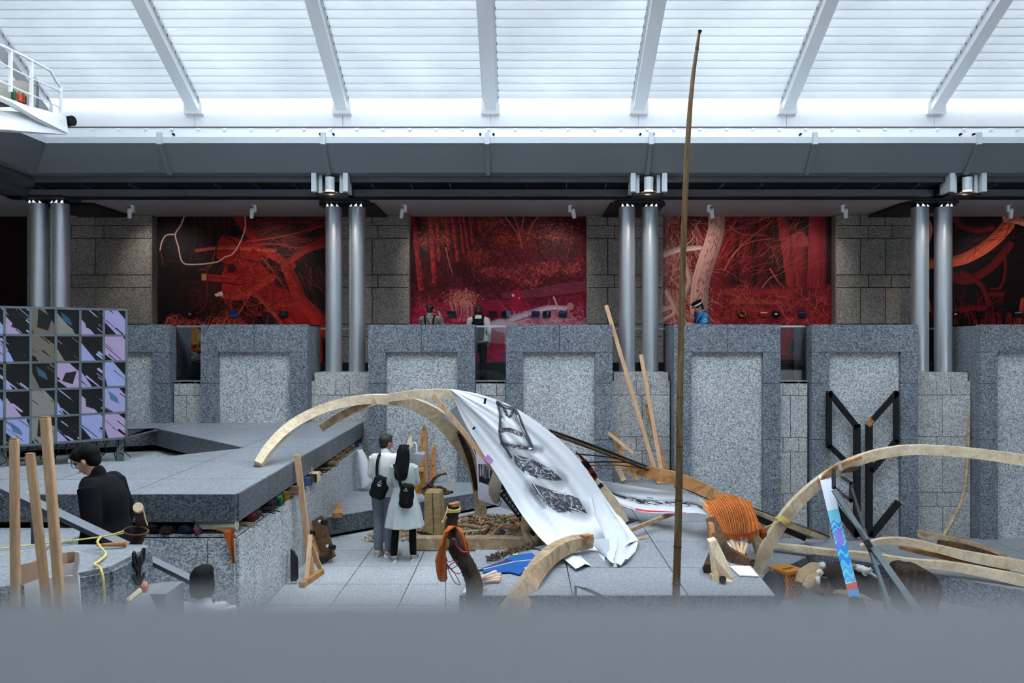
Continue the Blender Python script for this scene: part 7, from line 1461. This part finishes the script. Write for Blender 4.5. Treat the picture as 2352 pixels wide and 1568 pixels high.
gd = Person('guard in a blue uniform shirt and dark peaked cap reading while walking left', (x3, 16.6, 2.14), math.pi / 2, 1.72, 'tan_skin', dict(hea=(0, .10, 1.55), nec=(0, .02, 1.43), elL=(-.22, .06, 1.15), wrL=(-.1, .26, 1.2), elR=(.22, .06, 1.15), wrR=(.1, .26, 1.2)), (0, -.5))
gd.shirt(fabric('blue_uniform_shirt', (52, 122, 178), .08, 9), .88, .95, .024, 'uniform_shirt'); gd.legs(fabric('navy_uniform_trousers', (30, 34, 50), .1, 9)); gd.shoes(M['rubber'], M['rubber']); gd.hair(HG)
hh = lambda v: gd.J['hea'] + gd.Rh @ V(v); nv = fabric('navy_cap_cloth', (20, 22, 36), .1, 12)
cp = MB(); cp.ball(hh((0, -.01, .13)), (.115, .13, .03), 18, gd.Rh); cp.tube([hh((0, -.01, .07)), hh((0, -.01, .13))], [.098, .108], 24); cap = gd.add(cp, 'peaked_cap', nv)
cb2 = MB(); cb2.tube([hh((0, -.01, .066)), hh((0, -.01, .088))], .1005, 24); gd.add(cb2, 'white_cap_band', M['whitemetal']); pk = MB(); pk.ball(hh((0, .105, .062)), (.07, .05, .008), 12, gd.Rh @ Matrix.Rotation(-.4, 3, 'X')); gd.add(pk, 'cap_peak', M['black'])
bd = MB(); bd.ball(hh((0, .11, .12)), (.014, .008, .016), 8); gd.add(bd, 'cap_badge', plain('brass_badge', (190, 150, 70), .4, .5))
em = MB(); sh = gd.J['shL'] * .55 + gd.J['elL'] * .45 + V((-.085, 0, 0)); em.tube([sh, sh + V((-.006, 0, 0))], .04, 20); gd.add(em, 'sleeve_patch', plain('pale_blue_patch', (150, 176, 190), .7)); em = MB(); em.tube([sh + V((-.006, 0, 0)), sh + V((-.008, 0, 0))], .026, 20); gd.add(em, 'patch_ring', plain('blue_grey_patch_ring', (84, 116, 146), .7))
MB().sweep([gd.W((-.2, .03, 1.42)), gd.W((-.13, .12, 1.3)), gd.W((0, .17, 1.12))], .04, .01, (-.6, .6, 0)).build('black_shoulder_strap', M['bagcloth'], gd.o); ep = MB(); ep.box(gd.J['shL'] + V((.02, .0, .085)), (.09, .05, .012)); gd.add(ep, 'epaulette', M['bagcloth'])
q = gd.W((0, .36, 1.18)); solo(MB().box(q, (.02, .22, .26), Matrix.Rotation(-.5, 3, 'Y')), 'clipboard', plain('beige_clipboard', (170, 160, 136), .7), 'beige clipboard held by the guard in the blue shirt', 'clipboard')
# the seated visitors on the dark ledge, seen through the gaps
SEAT = dict(pel=(0, -.1, .52), wai=(0, -.06, .66), che=(0, .06, .84), nec=(0, .16, .98), hea=(0, .26, 1.06), shL=(-.18, .1, .95), shR=(.18, .1, .95), elL=(-.24, .2, .72), wrL=(-.12, .42, .66), elR=(.24, .2, .72), wrR=(.12, .42, .66), hiL=(-.09, -.08, .5), hiR=(.09, -.08, .5), knL=(-.12, .34, .5), knR=(.12, .34, .5), anL=(-.12, .32, .08), anR=(.12, .32, .08))
for px, Y, yw, H, lb in ((393, 17.3, -2.4, 1.66, 'person in a black coat sitting behind the left railing gap, mostly hidden'), (1846, 17.3, 2.6, 1.6, 'person in black bending forward behind the right railing gap')):
    s_ = Person(lb, ((px - VX) * Y / F, Y, 2.14), yw, H, 'light_skin', SEAT, (0, -.5)); s_.shirt(fabric('black_coat_%d' % px, (16, 16, 18), .1, 9), .48, .97, .03, 'coat'); s_.legs(fabric('black_slacks_%d' % px, (18, 18, 20), .1, 9), .014); s_.shoes(M['rubber'], M['rubber']); s_.hair(HM, 'bob')
gbg = thing('grey_bag', 'grey cloth bag on the ledge behind the left railing gap', 'bag', P(443, 833, 17.45)); c = P(443, 821, 17.45); mb = MB(); mb.ball(c, (.15, .12, .12), 14, None, .05); fuse(mb, 'bag_body', fabric('grey_green_bag', (104, 110, 108), .2, 12), gbg, .012, 3); MB().tube([c + V((-.08, -.1, .06)), c + V((-.03, -.12, .13)), c + V((.06, -.1, .06))], .012, 6).build('handle', M['greywood'], gbg)
